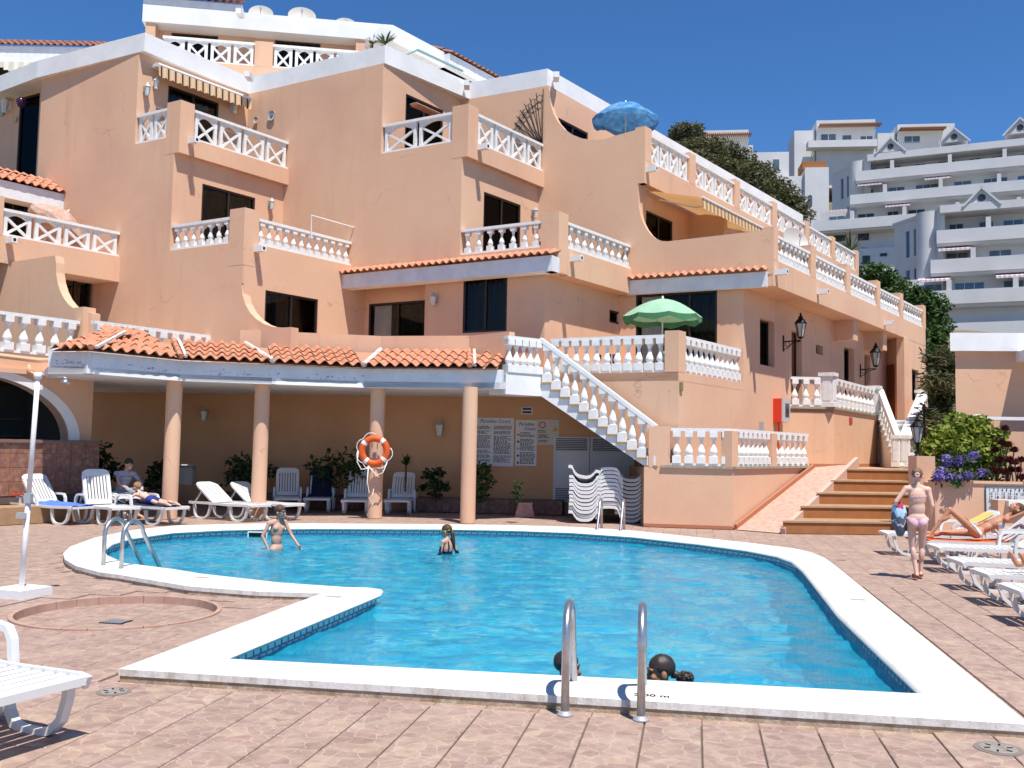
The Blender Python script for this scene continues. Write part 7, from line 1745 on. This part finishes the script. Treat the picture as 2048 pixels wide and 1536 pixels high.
q = F.rect(1606, 321, 1654, 336); b = MB(); b.fbox(F, q[0], q[2], q[1], q[3], -4, -.5); b.build('tank', mat('rusty_tank', (.32, .13, .04), .8), t)
# railings on the slope
b = MB()
for k in range(4):
    a, c = D(1748, 540 + k * 5, 78), D(1792, 543 + k * 5.5, 77); b.tube([a, c], .05, 5)
for i in range(5): a = D(1750 + i * 10, 538, 77.5); b.tube([a, a - Vector((0, 0, 1.0))], .05, 5)
b.build('slope_railing', WHITE, None, label='white pipe railing on the slope below the nearer white block', cat='railing', kind=None, base=None)
# ================================================================ people
def skin(name, c): 
    m = mat(name, c, .55, tuple(x * .86 for x in c), 9, .6, .12, 60, spec=.3, obj=True)
    b = m.node_tree.nodes['Principled BSDF']; b.inputs['Subsurface Weight'].default_value = .12; b.inputs['Subsurface Radius'].default_value = (.02, .008, .005); b.inputs['Subsurface Scale'].default_value = .4; return m
PALE, TAN, MID, DARK = skin('pale_skin', (.66, .42, .33)), skin('tanned_skin', (.50, .24, .14)), skin('fair_skin', (.56, .33, .24)), skin('dark_tan_skin', (.34, .15, .08))
HB, HD, HF = mat('brown_hair', (.10, .05, .025), .6, (.05, .025, .014), 20, .9, .15, 60, stretch=(6, 6, .6), obj=True), mat('black_hair', (.026, .018, .014), .45, (.035, .022, .017), 12, .8, .18, 60, stretch=(5, 5, .5), obj=True, spec=.45), mat('fair_hair', (.36, .22, .10), .6, (.2, .11, .05), 22, .9, .4, 90, obj=True)
EYE = mat('eye_dark', (.02, .015, .012), .2)
V = Vector
def cap(b, p, q, r0, r1, n=10):
    p, q = V(p), V(q); d = q - p; L = max(d.length, 1e-4); d = d / L
    pts, rs = [], []
    for i in range(4): a = math.pi / 2 * i / 4; pts.append(p - d * r0 * math.cos(a)); rs.append(max(r0 * math.sin(a), .0015))
    for i in range(5): a = math.pi / 2 * i / 4; pts.append(q + d * r1 * math.sin(a)); rs.append(max(r1 * math.cos(a), .0015))
    b.tube(pts, rs, n)
def ell(b, c, r, R=None, n=14, m=8):
    c = V(c); R = R or Matrix.Identity(3); prof = [(math.sin(math.pi * i / m), -math.cos(math.pi * i / m)) for i in range(m + 1)]
    k = len(b.v)
    for (q, z) in prof:
        q = max(q, .03)
        for j in range(n): a = 2 * math.pi * j / n; b.v.append(c + R @ V((q * math.cos(a) * r[0], q * math.sin(a) * r[1], z * r[2])))
    for i in range(m):
        for j in range(n): b.f.append((k + i * n + j, k + i * n + (j + 1) % n, k + (i + 1) * n + (j + 1) % n, k + (i + 1) * n + j)); b.m.append(0)
    b.f += [tuple(k + j for j in reversed(range(n))), tuple(k + m * n + j for j in range(n))]; b.m += [0, 0]
def axes(fwd, up):
    f = V(fwd).normalized(); u = V(up); u = (u - f * u.dot(f)).normalized(); x = f.cross(u)      # x: the person's right
    return Matrix(((x.x, f.x, u.x), (x.y, f.y, u.y), (x.z, f.z, u.z)))
def head_shape(b, c, R, s):      # c: centre of the skull; R: right, forward, up
    P = lambda x, y, z: V(c) + R @ (V((x, y, z)) * s)
    ell(b, P(0, -.012, .03), (.073 * s, .092 * s, .083 * s), R); ell(b, P(0, .025, -.035), (.056 * s, .066 * s, .082 * s), R)
    cap(b, P(0, .07, -.095), P(0, .078, -.10), .020 * s, .017 * s); cap(b, P(0, .085, .005), P(0, .108, -.035), .009 * s, .015 * s)
    ell(b, P(0, .093, -.068), (.022 * s, .012 * s, .010 * s), R)
    for x in (-1, 1):
        ell(b, P(x * .079, -.008, -.016), (.014 * s, .023 * s, .034 * s), R); ell(b, P(x * .038, .066, -.030), (.022 * s, .02 * s, .02 * s), R); cap(b, P(x * .012, .088, .022), P(x * .045, .078, .022), .011 * s, .010 * s)
def face_parts(c, R, s, par):
    P = lambda x, y, z: V(c) + R @ (V((x, y, z)) * s)
    for x in (-1, 1):
        b = MB(); ell(b, P(x * .030, .083, .002), (.013 * s, .008 * s, .007 * s), R, 8, 6); b.build('eye', EYE, par, smooth=True)
        b = MB(); cap(b, P(x * .014, .097, .026), P(x * .046, .084, .026), .005 * s, .003 * s, 6); b.build('eyebrow', HB, par, smooth=True)
    b = MB(); ell(b, P(0, .102, -.068), (.022 * s, .008 * s, .007 * s), R, 8, 6); b.build('lips', mat('lip', (.35, .12, .10), .5), par, smooth=True)
def hair_cap(c, R, s, m, par, back=-.07, fringe=.03, vol=1.08, name='hair', side=.006):
    P = lambda x, y, z: V(c) + R @ (V((x, y, z)) * s); b = MB(); n, mm = 40, 18; vs = []
    idx = {}
    for i in range(mm + 1):
        th = math.pi * .74 * i / mm
        for j in range(n):
            a = 2 * math.pi * j / n; x, y, z = math.sin(th) * math.cos(a), math.sin(th) * math.sin(a), math.cos(th)
            lim = fringe if y > .45 else (side if y > -.22 else side + (back - side) * min(1, (-.22 - y) / .35)); zz = z * .088 + .033
            if zz < lim: zz = lim - (lim - zz) * .06
            k = vol * (1 + .03 * mnoise.noise(V((x * 4, y * 4, z * 4 + s * 9))) + .022 * mnoise.noise(V((a * 7, th * 1.6, s * 5))))
            vs.append(P(x * .077 * k, (y * .096 - .014) * k, zz * (k if zz > 0 else 1)))
    b.add(vs, [(i * n + j, i * n + (j + 1) % n, (i + 1) * n + (j + 1) % n, (i + 1) * n + j) for i in range(mm) for j in range(n)])
    return b.build(name, m, par, fix=False, smooth=True)
def hand_shape(b, w, d, nrm, s, curl=.3, side=1):
    """w wrist, d direction of the fingers, nrm back of the hand; side +1 puts the thumb on d x nrm"""
    w, d, nrm = V(w), V(d).normalized(), V(nrm); nrm = (nrm - d * nrm.dot(d)).normalized(); x = d.cross(nrm) * side; R = Matrix(((x.x, d.x, nrm.x), (x.y, d.y, nrm.y), (x.z, d.z, nrm.z)))
    P = lambda a, c, e: w + R @ (V((a, c, e)) * s)
    ell(b, P(0, .045, 0), (.040 * s, .052 * s, .016 * s), R, 10, 6)
    for i, (x0, L) in enumerate(((.028, .072), (.010, .080), (-.010, .075), (-.028, .058))):
        a, c2 = curl * .5, curl * 1.2; p0 = P(x0, .085, 0); p1 = P(x0 * 1.12, .085 + L * .5 * math.cos(a), -L * .5 * math.sin(a)); p2 = P(x0 * 1.15, .085 + L * .5 * math.cos(a) + L * .5 * math.cos(c2), -L * .5 * (math.sin(a) + math.sin(c2)))
        cap(b, P(x0 * .9, .05, 0), p0, .010 * s, .0095 * s, 6); cap(b, p0, p1, .0095 * s, .0088 * s, 6); cap(b, p1, p2, .0088 * s, .007 * s, 6)
    cap(b, P(.03, .02, -.004), P(.058, .055, -.012), .013 * s, .011 * s, 6); cap(b, P(.058, .055, -.012), P(.064, .088, -.02), .010 * s, .008 * s, 6)
def foot_shape(b, ank, toe, s):
    a, t = V(ank), V(toe); d = (t - a); dn = d.normalized(); x = dn.cross(V((0, 0, 1)))
    x = x.normalized() if x.length > .05 else V((1, 0, 0))
    h = a - dn * .035 * s - V((0, 0, .03 * s)) if abs(dn.z) < .7 else a - V((0, 0, 0))
    cap(b, h, a + d * .45 - V((0, 0, .008 * s)), .033 * s, .033 * s, 8); cap(b, a + d * .45, t, .034 * s, .022 * s, 8); cap(b, a + d * .6 + x * .02 * s, t - dn * .015 + x * .026 * s, .02 * s, .014 * s, 6); cap(b, a + d * .6 - x * .02 * s, t - x * .016 * s, .02 * s, .017 * s, 6)
def person(name_loc, label, J, s, skn, fem=False, hair=HB, vox=.0105, back=-.07, hands=None, cloth=(), face=True, fringe=.04, bust=True, slim=1.0, cutz=None, hvol=1.08):
    """J: joint places in the world. Torso frame from hips and shoulders"""
    t = thing('person', name_loc, label, 'person'); b = MB(); g = lambda k: V(J[k])
    pel, che = (g('hipL') + g('hipR')) / 2, (g('shL') + g('shR')) / 2
    up = (che - pel).normalized(); xr = (g('shR') - g('shL')).normalized(); xh = (g('hipR') - g('hipL')).normalized()
    Rc = axes(xr.cross(up) * -1 if False else up.cross(xr), up); Rp = axes(up.cross(xh), up)
    w = s * slim; sw = (g('shR') - g('shL')).length / 2
    L = (che - pel).length
    ell(b, pel + up * .03 * s, (.150 * w, .105 * w, .115 * s), Rp); ell(b, pel + up * L * .40, (.124 * w, .090 * w, .16 * s), Rp)
    ell(b, pel + up * L * .72, (.140 * w, .102 * w, .17 * s), Rc); cap(b, g('shL') - up * .01 * s, g('shR') - up * .01 * s, .052 * w, .052 * w)
    fw = Rc @ V((0, 1, 0)); fp = Rp @ V((0, 1, 0))
    for x in (-1, 1):
        ell(b, pel + Rp @ V((x * .068 * w, -.055 * w, -.035 * s)), (.075 * w, .075 * w, .082 * s), Rp)
        ell(b, pel + up * L * .80 + Rc @ V((x * .07 * w, .062 * w, 0)), (.062 * w, .045 * w, .055 * s) if not fem else (.058 * w, .058 * w, .060 * s), Rc)
    cap(b, che - up * .02, g('neck'), .058 * w, .046 * w); 
    for k in (('shL', 'neck'), ('shR', 'neck')): cap(b, g(k[0]), (g(k[1]) + che) / 2, .042 * w, .046 * w)
    Rh = axes(J['look'], J.get('hup', (0, 0, 1))); hc = g('head'); cap(b, g('neck'), hc - Rh @ V((0, .01, .05)) * s, .046 * w, .048 * w); hs = J.get('hs', s * 1.05 if s < .85 else s); head_shape(b, hc, Rh, hs)
    for S in ('L', 'R'):
        if 'el' + S in J:
            cap(b, g('sh' + S), g('el' + S), .047 * w, .035 * w); cap(b, g('el' + S), g('wr' + S), .036 * w, .024 * w); d = (g('wr' + S) - g('el' + S)).normalized()
            hd = V(J.get('hd' + S, d)); hn = V(J.get('hn' + S, Rc @ V((1 if S == 'R' else -1, 0, 0)))); hand_shape(b, g('wr' + S), hd, hn, s, J.get('curl' + S, .45), 1 if S == 'L' else -1)
        if 'kn' + S in J:
            cap(b, g('hip' + S), g('kn' + S), .088 * w, .053 * w, 12); k, a = g('kn' + S), g('an' + S); cap(b, k, a, .050 * w, .034 * w); mid = k + (a - k) * .32
            back_ = J.get('calf' + S); back_ = V(back_) if back_ else -fp; ell(b, mid + back_ * .018 * s, (.050 * w, .050 * w, .115 * s), axes(back_, k - a) if abs(back_.dot((k - a).normalized())) < .95 else Rp); foot_shape(b, a, g('to' + S), s)
    tmp = b.mesh('tmp', skn); o = bpy.data.objects.new('tmp', tmp); COL.objects.link(o)
    md = o.modifiers.new('r', 'REMESH'); md.mode = 'VOXEL'; md.voxel_size = vox; md.adaptivity = 0
    sm = o.modifiers.new('s', 'SMOOTH'); sm.factor = .5; sm.iterations = 7
    dg = bpy.context.evaluated_depsgraph_get(); me = bpy.data.meshes.new_from_object(o.evaluated_get(dg)); bpy.data.objects.remove(o)
    off = wloc(t); me.transform(Matrix.Translation(-off)); me.materials.clear(); me.materials.append(skn); me.name = 'body'; me.polygons.foreach_set('use_smooth', [True] * len(me.polygons))
    body = bpy.data.objects.new('body', me); COL.objects.link(body); body.parent = t
    # clothing: the body's own surface, lifted a little, where the garment covers it
    for (nm, m, lift, pred) in cloth:
        bm = bmesh.new(); bm.from_mesh(me); kill = []
        for f in bm.faces:
            c = f.calc_center_median() + off; q = c - pel; qc = c - pel
            l = Rp.transposed() @ q
            if not pred(l.x / s, l.y / s, l.z / s, c): kill.append(f)
        bmesh.ops.delete(bm, geom=kill, context='FACES')
        for v in bm.verts: v.normal_update()
        ns = {v: v.normal.copy() for v in bm.verts}
        for v in bm.verts: v.co += ns[v] * (lift + .0025 * mnoise.noise(v.co * 30))
        cm = bpy.data.meshes.new(nm); bm.to_mesh(cm); bm.free(); cm.materials.clear(); cm.materials.append(m); cm.polygons.foreach_set('use_smooth', [True] * len(cm.polygons)); co = bpy.data.objects.new(nm, cm); COL.objects.link(co); co.parent = t
    if face: face_parts(hc, Rh, hs, t)
    if hair: hair_cap(hc, Rh, hs, hair, t, back, fringe, hvol)
    return t, hc, Rh, hs, pel, Rp
def wp(o, f, x, y, z):     # local (right, forward, up) at origin o facing f (plan)
    f = V((f[0], f[1], 0)).normalized(); r = V((f.y, -f.x, 0)); return V((o[0], o[1], o[2])) + r * x + f * y + V((0, 0, z))

# ---- woman walking away with a rolled towel under her arm
o = G(1836, 1157); f = az(14); s = .875
Q = lambda x, y, z: wp((o.x, o.y, 0), f, x * s, y * s, z * s)
J = dict(hipL=Q(-.085, 0, .88), hipR=Q(.085, .0, .885), shL=Q(-.165, -.02, 1.385), shR=Q(.165, .02, 1.375), neck=Q(0, .01, 1.455), head=Q(.01, .045, 1.575), look=Q(.15, 1, -.05) - Q(0, 0, 0),
         elL=Q(-.32, -.07, 1.17), wrL=Q(-.27, .10, 1.0), elR=Q(.215, -.03, 1.12), wrR=Q(.205, .14, .95), knL=Q(-.075, .02, .48), anL=Q(-.035, -.10, .085), toL=Q(-.05, .06, .03), knR=Q(.075, .10, .49), anR=Q(.055, .10, .075), toR=Q(.075, .27, .025))
BIK = mat('pale_pink_bikini', (.66, .42, .46), .8, (.55, .33, .38), 30, .6); SND = mat('red_sandal', (.45, .08, .06), .6)
def bik(x, y, z, c): return -.105 + .05 * abs(x) / .15 < z < .055 and (abs(x) < .17) and (z > -.09 + (abs(x) * .95 if True else 0) - .035)
t, hc, Rh, hs, pel, Rp = person((o.x, o.y, 0), 'pale young woman in a pink bikini walking away with a rolled towel', J, s, PALE, True, mat('light_brown_hair', (.20, .125, .065), .6, (.12, .07, .035), 22, .9, .4, 90, obj=True), .010, -.075, cloth=[('bikini_bottom', BIK, .007, bik), ('bikini_strap', BIK, .005, lambda x, y, z, c: .365 < z < .385 and abs(x) < .16), ('sandals', SND, .008, lambda x, y, z, c: c.z < .055)], slim=.96)
b = MB(); P = lambda x, y, z: hc + Rh @ (V((x, y, z)) * hs)
ell(b, P(.0, -.118, .012), (.040 * hs, .034 * hs, .040 * hs), Rh); b.build('hair_bun', MATS['light_brown_hair'], t, smooth=True)
b = MB(); b.tube([P(.026 * math.cos(a), -.142, .012 + .026 * math.sin(a)) for a in [i * .7 for i in range(10)]], .014, 6); b.build('hair_band', mat('pink_band', (.75, .40, .42), .7), t, smooth=True)
for (x, nm) in ((-.06, 'sandal'), (.05, 'sandal')): pass
# the rolled towel (held thing of its own)
b = MB(); c0 = Q(-.27, .03, .98); vs = []; n, m_ = 36, 30
for i in range(m_ + 1):
    tt = i / m_; r = .125 * (math.sin(math.pi * (.12 + .8 * tt)) ** .6) * (1 - .25 * tt)
    for j in range(n):
        a = 2 * math.pi * j / n; rr = r * (1 + .07 * math.sin(j * .9 + i * .35) + .04 * math.sin(j * 2.1 - i * .5)); vs.append(c0 + V((rr * math.cos(a) * .9 + .02 * tt, rr * math.sin(a) * .75, .16 - .46 * tt)))
fs = [(i * n + j, i * n + (j + 1) % n, (i + 1) * n + (j + 1) % n, (i + 1) * n + j) for i in range(m_) for j in range(n)]
b.add(vs, fs); cols = []
for i in range(m_):
    for j in range(n): w_ = i + 2.4 * math.sin(j * .42) + math.sin(j * 1.3); cols.append(2 if w_ < 3.2 else 1 if w_ < 10.5 else 0 if w_ < 17 else 3 if w_ < 18.6 else 0)
b.m = cols; b.f += [tuple(reversed(range(n))), tuple(m_ * n + j for j in range(n))]; b.m += [2, 0]
b.build('rolled_towel', [mat('slate_cloth', (.10, .12, .17), .95), mat('sky_cloth', (.38, .58, .72), .95), mat('red_cloth', (.45, .05, .10), .95), mat('pale_stripe', (.6, .62, .66), .95)], None, smooth=True, label='rolled blue, red and grey towel carried under the walking woman\'s arm', cat='towel')

# ---- boy standing in the pool, facing right
o = D(553, 1090, 16.1); o.z = -.90; f = az(112); s = .92
Q = lambda x, y, z: wp(o, f, x * s, y * s, z * s)
J = dict(hipL=Q(-.085, 0, .86), hipR=Q(.085, 0, .86), shL=Q(-.165, .05, 1.36), shR=Q(.165, -.05, 1.36), neck=Q(0, .02, 1.43), head=Q(0, .055, 1.55), look=Q(-.12, 1, 0) - Q(0, 0, 0), elR=Q(.26, -.12, 1.12), wrR=Q(.25, .02, .88), elL=Q(-.20, .17, 1.13), wrL=Q(-.16, .36, .95),
         knL=Q(-.09, .04, .46), anL=Q(-.09, 0, .08), toL=Q(-.09, .16, .03), knR=Q(.09, .02, .46), anR=Q(.1, -.03, .08), toR=Q(.1, .13, .03), hdR=(0.2, 0, -1), curlL=.2)
TRK = mat('dark_trunks', (.03, .03, .04), .8, (.3, .3, .3), 9, .5)
t, hc, Rh, hs, pel, Rp = person((o.x, o.y, -.9), 'boy with swimming goggles standing waist deep in the pool', J, s, MID, hair=HB, vox=.010, slim=.98, cloth=[('swim_trunks', TRK, .008, lambda x, y, z, c: -.30 < z < .02)], fringe=.035, back=-.085)
P = lambda x, y, z: hc + Rh @ (V((x, y, z)) * hs)
b = MB(); [ell(b, P(x * .031, .090, .004), (.022 * hs, .012 * hs, .016 * hs), Rh) for x in (-1, 1)]; b.tube([P(-.05, .082, .005), P(-.08, .0, .01), P(-.06, -.08, .02), P(0, -.112, .025), P(.06, -.08, .02), P(.08, 0, .01), P(.05, .082, .005)], .006, 6); gg = b.build('goggles', mat('dark_goggles', (.02, .025, .05), .15), t, smooth=True)
# ---- girl in the pool, seen from behind, facing left
o = D(895, 1105, 15.6); o.z = -.98; f = az(-58); s = .82
Q = lambda x, y, z: wp(o, f, x * s, y * s, z * s)
J = dict(hipL=Q(-.085, 0, .88), hipR=Q(.085, 0, .88), shL=Q(-.155, .0, 1.37), shR=Q(.155, .0, 1.37), neck=Q(0, .01, 1.44), head=Q(0, .04, 1.56), look=Q(-.25, 1, -.08) - Q(0, 0, 0), elL=Q(-.21, .03, 1.12), wrL=Q(-.22, .2, .99), elR=Q(.26, -.05, 1.13), wrR=Q(.30, .08, .98),
         knL=Q(-.09, .04, .46), anL=Q(-.09, 0, .08), toL=Q(-.09, .16, .03), knR=Q(.09, .02, .46), anR=Q(.1, -.03, .08), toR=Q(.1, .13, .03))
NAVY = mat('navy_swimsuit', (.015, .02, .06), .7)
def suit(x, y, z, c): return (-.1 < z < .30 + (.10 if y > 0 else 0) and z > abs(x) * .8 - .16) or (.25 < z < .50 and abs(abs(x) - (.05 + (.0 if y > 0 else .12 * (.5 - z)))) < .016)
t, hc, Rh, hs, pel, Rp = person((o.x, o.y, -.98), 'girl with a long wet ponytail standing chest deep in the pool', J, s, MID, True, HB, .010, slim=.92, cloth=[('swimsuit', NAVY, .007, suit)], back=-.09)
P = lambda x, y, z: hc + Rh @ (V((x, y, z)) * hs)
b = MB(); b.tube([P(0, -.095, .0), P(.01, -.125, -.05), P(.02, -.12, -.14), P(.03, -.13, -.24), P(.05, -.125, -.36)], [.028, .036, .032, .024, .008], 10); b.build('ponytail', HB, t, smooth=True)
b = MB(); [ell(b, P(x * .031, .090, .004), (.022 * hs, .012 * hs, .016 * hs), Rh) for x in (-1, 1)]; b.tube([P(-.05, .082, .005), P(-.082, .0, .01), P(-.06, -.085, .02), P(0, -.118, .025), P(.06, -.085, .02), P(.082, 0, .01), P(.05, .082, .005)], .007, 6); b.build('goggles', mat('lime_goggles', (.35, .50, .05), .3), t, smooth=True)
# ---- two bathers whose heads show above the near edge
def bather(px, py, d, look_az, label, hairm, skn, s, fem, extra=None, back=-.07):
    c = D(px, py, d); f = az(look_az); o_ = (c.x, c.y, c.z - 1.555 * s); Q = lambda x, y, z: wp(o_, f, x * s, y * s, z * s)
    J = dict(hipL=Q(-.085, 0, .88), hipR=Q(.085, 0, .88), shL=Q(-.165, .0, 1.36), shR=Q(.165, .0, 1.36), neck=Q(0, .01, 1.43), head=Q(0, .035, 1.555), look=Q(0, 1, -.06) - Q(0, 0, 0), elL=Q(-.24, .1, 1.12), wrL=Q(-.2, .3, 1.1), elR=Q(.24, .1, 1.12), wrR=Q(.2, .3, 1.1),
             knL=Q(-.09, .2, .52), anL=Q(-.09, .02, .2), toL=Q(-.09, .18, .15), knR=Q(.09, .2, .52), anR=Q(.1, .02, .2), toR=Q(.1, .18, .15))
    return person((c.x, c.y, o_[2]), label, J, s, skn, fem, hairm, .009, back, cloth=[('swimwear', NAVY, .007, lambda x, y, z, c: -.2 < z < .08)], fringe=.045, hvol=1.04)
bather(1126, 1333, 7.12, 108, 'dark short-haired boy in the water behind the left ladder rail', HD, DARK, .93, False, back=-.075)
t, hc, Rh, hs, pel, Rp = bather(1330, 1343, 7.05, -96, 'dark-haired girl with a curly ponytail behind the right ladder rail', HD, DARK, .98, True, back=-.065)
P = lambda x, y, z: hc + Rh @ (V((x, y, z)) * hs)
b = MB(); rnd = random.Random(3)
b.tube([P(0, -.09, -.02), P(0, -.125, -.035), P(0, -.145, -.045)], [.034, .026, .03], 10); pc = P(0, -.185, -.06); ell(b, pc, (.048, .058, .042), Rh)
for k in range(110):
    d = V((rnd.gauss(0, 1), rnd.gauss(0, 1), rnd.gauss(0, 1))).normalized(); q = pc + Rh @ V((d.x * .046, d.y * .058, d.z * .042)); rr = rnd.uniform(.009, .014); ell(b, q, (rr, rr * 1.2, rr), Matrix.Rotation(rnd.random() * 3, 3, 'X'), 7, 5)
b.build('ponytail', HD, t, smooth=True)

# ---- sunbather on her back, one knee up, an arm behind her head
Mx = lmat(RP[1], RAZ); s = .95
Q = lambda x, y, z: Mx @ V((x - .12, y, z))
J = dict(hipR=Q(.90, -.09, .475), hipL=Q(.90, .09, .475), shR=Q(1.32, -.16, .70), shL=Q(1.32, .16, .70), neck=Q(1.40, 0, .77), head=Q(1.51, .0, .86), look=Q(-.35, -.25, 1) - Q(0, 0, 0), hup=Q(1, .0, .6) - Q(0, 0, 0),
         knR=Q(.50, -.10, .83), anR=Q(.20, -.10, .43), toR=Q(.04, -.11, .40), knL=Q(.47, .10, .455), anL=Q(.02, .12, .43), toL=Q(-.04, .13, .58), elR=Q(1.60, -.30, .86), wrR=Q(1.66, -.10, .97), elL=Q(1.12, .30, .62), wrL=Q(.98, .24, .56), calfR=Q(.5, 0, -1) - Q(0, 0, 0), calfL=Q(0, 0, -1) - Q(0, 0, 0), hdR=Q(.1, 1, 0) - Q(0, 0, 0), curlR=.7)
WBK = mat('white_bikini', (.70, .74, .78), .8, (.3, .4, .55), 22, .7)
t, hc, Rh, hs, pel, Rp = person(tuple(Q(.9, 0, .36)), 'tanned sunbather on her back with one knee raised on the orange towel', J, s, TAN, True, HB, .0105, cloth=[('bikini_bottom', WBK, .007, lambda x, y, z, c: -.11 + abs(x) * .9 - .03 < z < .05 and abs(x) < .17), ('bikini_top', WBK, .007, lambda x, y, z, c: y > .0 and .33 < z < .43 and abs(x) < .13)], slim=.88, back=-.09)
b = MB(); P = lambda x, y, z: hc + Rh @ (V((x, y, z)) * hs); ell(b, P(0, -.05, .0), (.10 * hs, .085 * hs, .12 * hs), Rh); b.build('spread_hair', HB, t, smooth=True)
# ---- person at the right edge of whom only the legs show
Mx = lmat(RP[4], RAZ); Q = lambda x, y, z: Mx @ V((x, y, z)); s = 1.0
J = dict(hipR=Q(1.30, -.09, .48), hipL=Q(1.30, .09, .48), shR=Q(1.72, -.17, .80), shL=Q(1.72, .17, .80), neck=Q(1.8, 0, .87), head=Q(1.90, 0, .98), look=Q(-1, 0, .6) - Q(0, 0, 0), hup=Q(.6, 0, 1) - Q(0, 0, 0),
         knR=Q(.85, -.13, .60), anR=Q(.46, -.12, .44), toR=Q(.38, -.12, .58), knL=Q(.85, .12, .55), anL=Q(.44, .12, .43), toL=Q(.36, .12, .57), elR=Q(1.5, -.3, .6), wrR=Q(1.26, -.24, .58), elL=Q(1.5, .3, .6), wrL=Q(1.26, .24, .58), calfR=Q(.2, 0, -1) - Q(0, 0, 0), calfL=Q(.2, 0, -1) - Q(0, 0, 0))
person(tuple(Q(1.2, 0, .36)), 'tanned person lying at the right picture edge, only legs in view', J, s, TAN, False, HB, .012, cloth=[('swim_trunks', TRK, .008, lambda x, y, z, c: -.16 < z < .07)])

# ---- child lying face down
Mx = lmat(L3[0], L3[1]); Q = lambda x, y, z: Mx @ V((x, y, z)); s = .78
J = dict(hipL=Q(.80, -.065, .47), hipR=Q(.80, .065, .47), shL=Q(1.16, -.135, .56), shR=Q(1.16, .135, .56), neck=Q(1.22, 0, .62), head=Q(1.30, -.0, .71), look=Q(1, .1, .15) - Q(0, 0, 0), hup=Q(-.2, 0, 1) - Q(0, 0, 0),
         knL=Q(.47, -.12, .42), anL=Q(.14, -.09, .43), toL=Q(.02, -.09, .39), knR=Q(.47, .11, .42), anR=Q(.14, .13, .43), toR=Q(.02, .13, .39), elL=Q(1.22, -.28, .45), wrL=Q(1.40, -.16, .45), elR=Q(1.22, .28, .45), wrR=Q(1.40, .16, .45), calfL=(0, 0, 1), calfR=(0, 0, 1))
t, hc, Rh, hs, pel, Rp = person(tuple(Q(.8, 0, .36)), 'child in blue trunks lying face down on a lounger', J, s, PALE, False, HF, .010, cloth=[('swim_trunks', mat('royal_blue_trunks', (.02, .035, .22), .8), .010, lambda x, y, z, c: -.20 < z < .09)], slim=.92, hvol=1.12)
# ---- man sitting in the shade and leaning towards the child
o = D(240, 990, 20.9); o.z = 0; f = az(118); Q = lambda x, y, z: wp(o, f, x, y, z)
J = dict(hipL=Q(-.09, 0, .50), hipR=Q(.09, 0, .50), shL=Q(-.19, .18, .95), shR=Q(.19, .10, .97), neck=Q(0, .18, 1.03), head=Q(0, .23, 1.16), look=Q(-.1, 1, -.35) - Q(0, 0, 0), elR=Q(.27, .27, .76), wrR=Q(.20, .50, .63), elL=Q(-.30, .30, .74), wrL=Q(-.16, .48, .60),
         knL=Q(-.14, .43, .48), anL=Q(-.14, .42, .09), toL=Q(-.15, .58, .03), knR=Q(.14, .43, .49), anR=Q(.14, .40, .09), toR=Q(.15, .56, .03))
SHIRT = mat('grey_white_shirt', (.42, .42, .46), .9, (.20, .20, .24), 3, .8, stretch=(1, 1, 18)); JEAN = mat('denim_shorts', (.12, .19, .27), .9, (.07, .12, .18), 12, .7)
person((o.x, o.y, 0), 'man in a grey white shirt and denim shorts sitting in the shade', J, 1.0, MID, False, HD, .012, cloth=[('shirt', SHIRT, .014, lambda x, y, z, c: .03 < z < .56 and c.z < 1.0 and (abs(x) < .25 and z > .03) and not (c.z < .80 and abs(x) > .235)), ('shorts', JEAN, .014, lambda x, y, z, c: c.z > .33 and z < .045 and not (abs(x) > .2 and c.z > .57))])
b = MB(); q = Q(0, -.02, 0); b.box((q.x, q.y, .38), (.42, .42, .04), 0, rad(28)); [b.box(tuple(Q(x, y, .18)), (.04, .04, .36), 0, rad(28)) for x in (-.17, .17) for y in (-.17, .17)]; b.build('stool', PLAS, None, label='low white stool under the seated man', cat='stool')
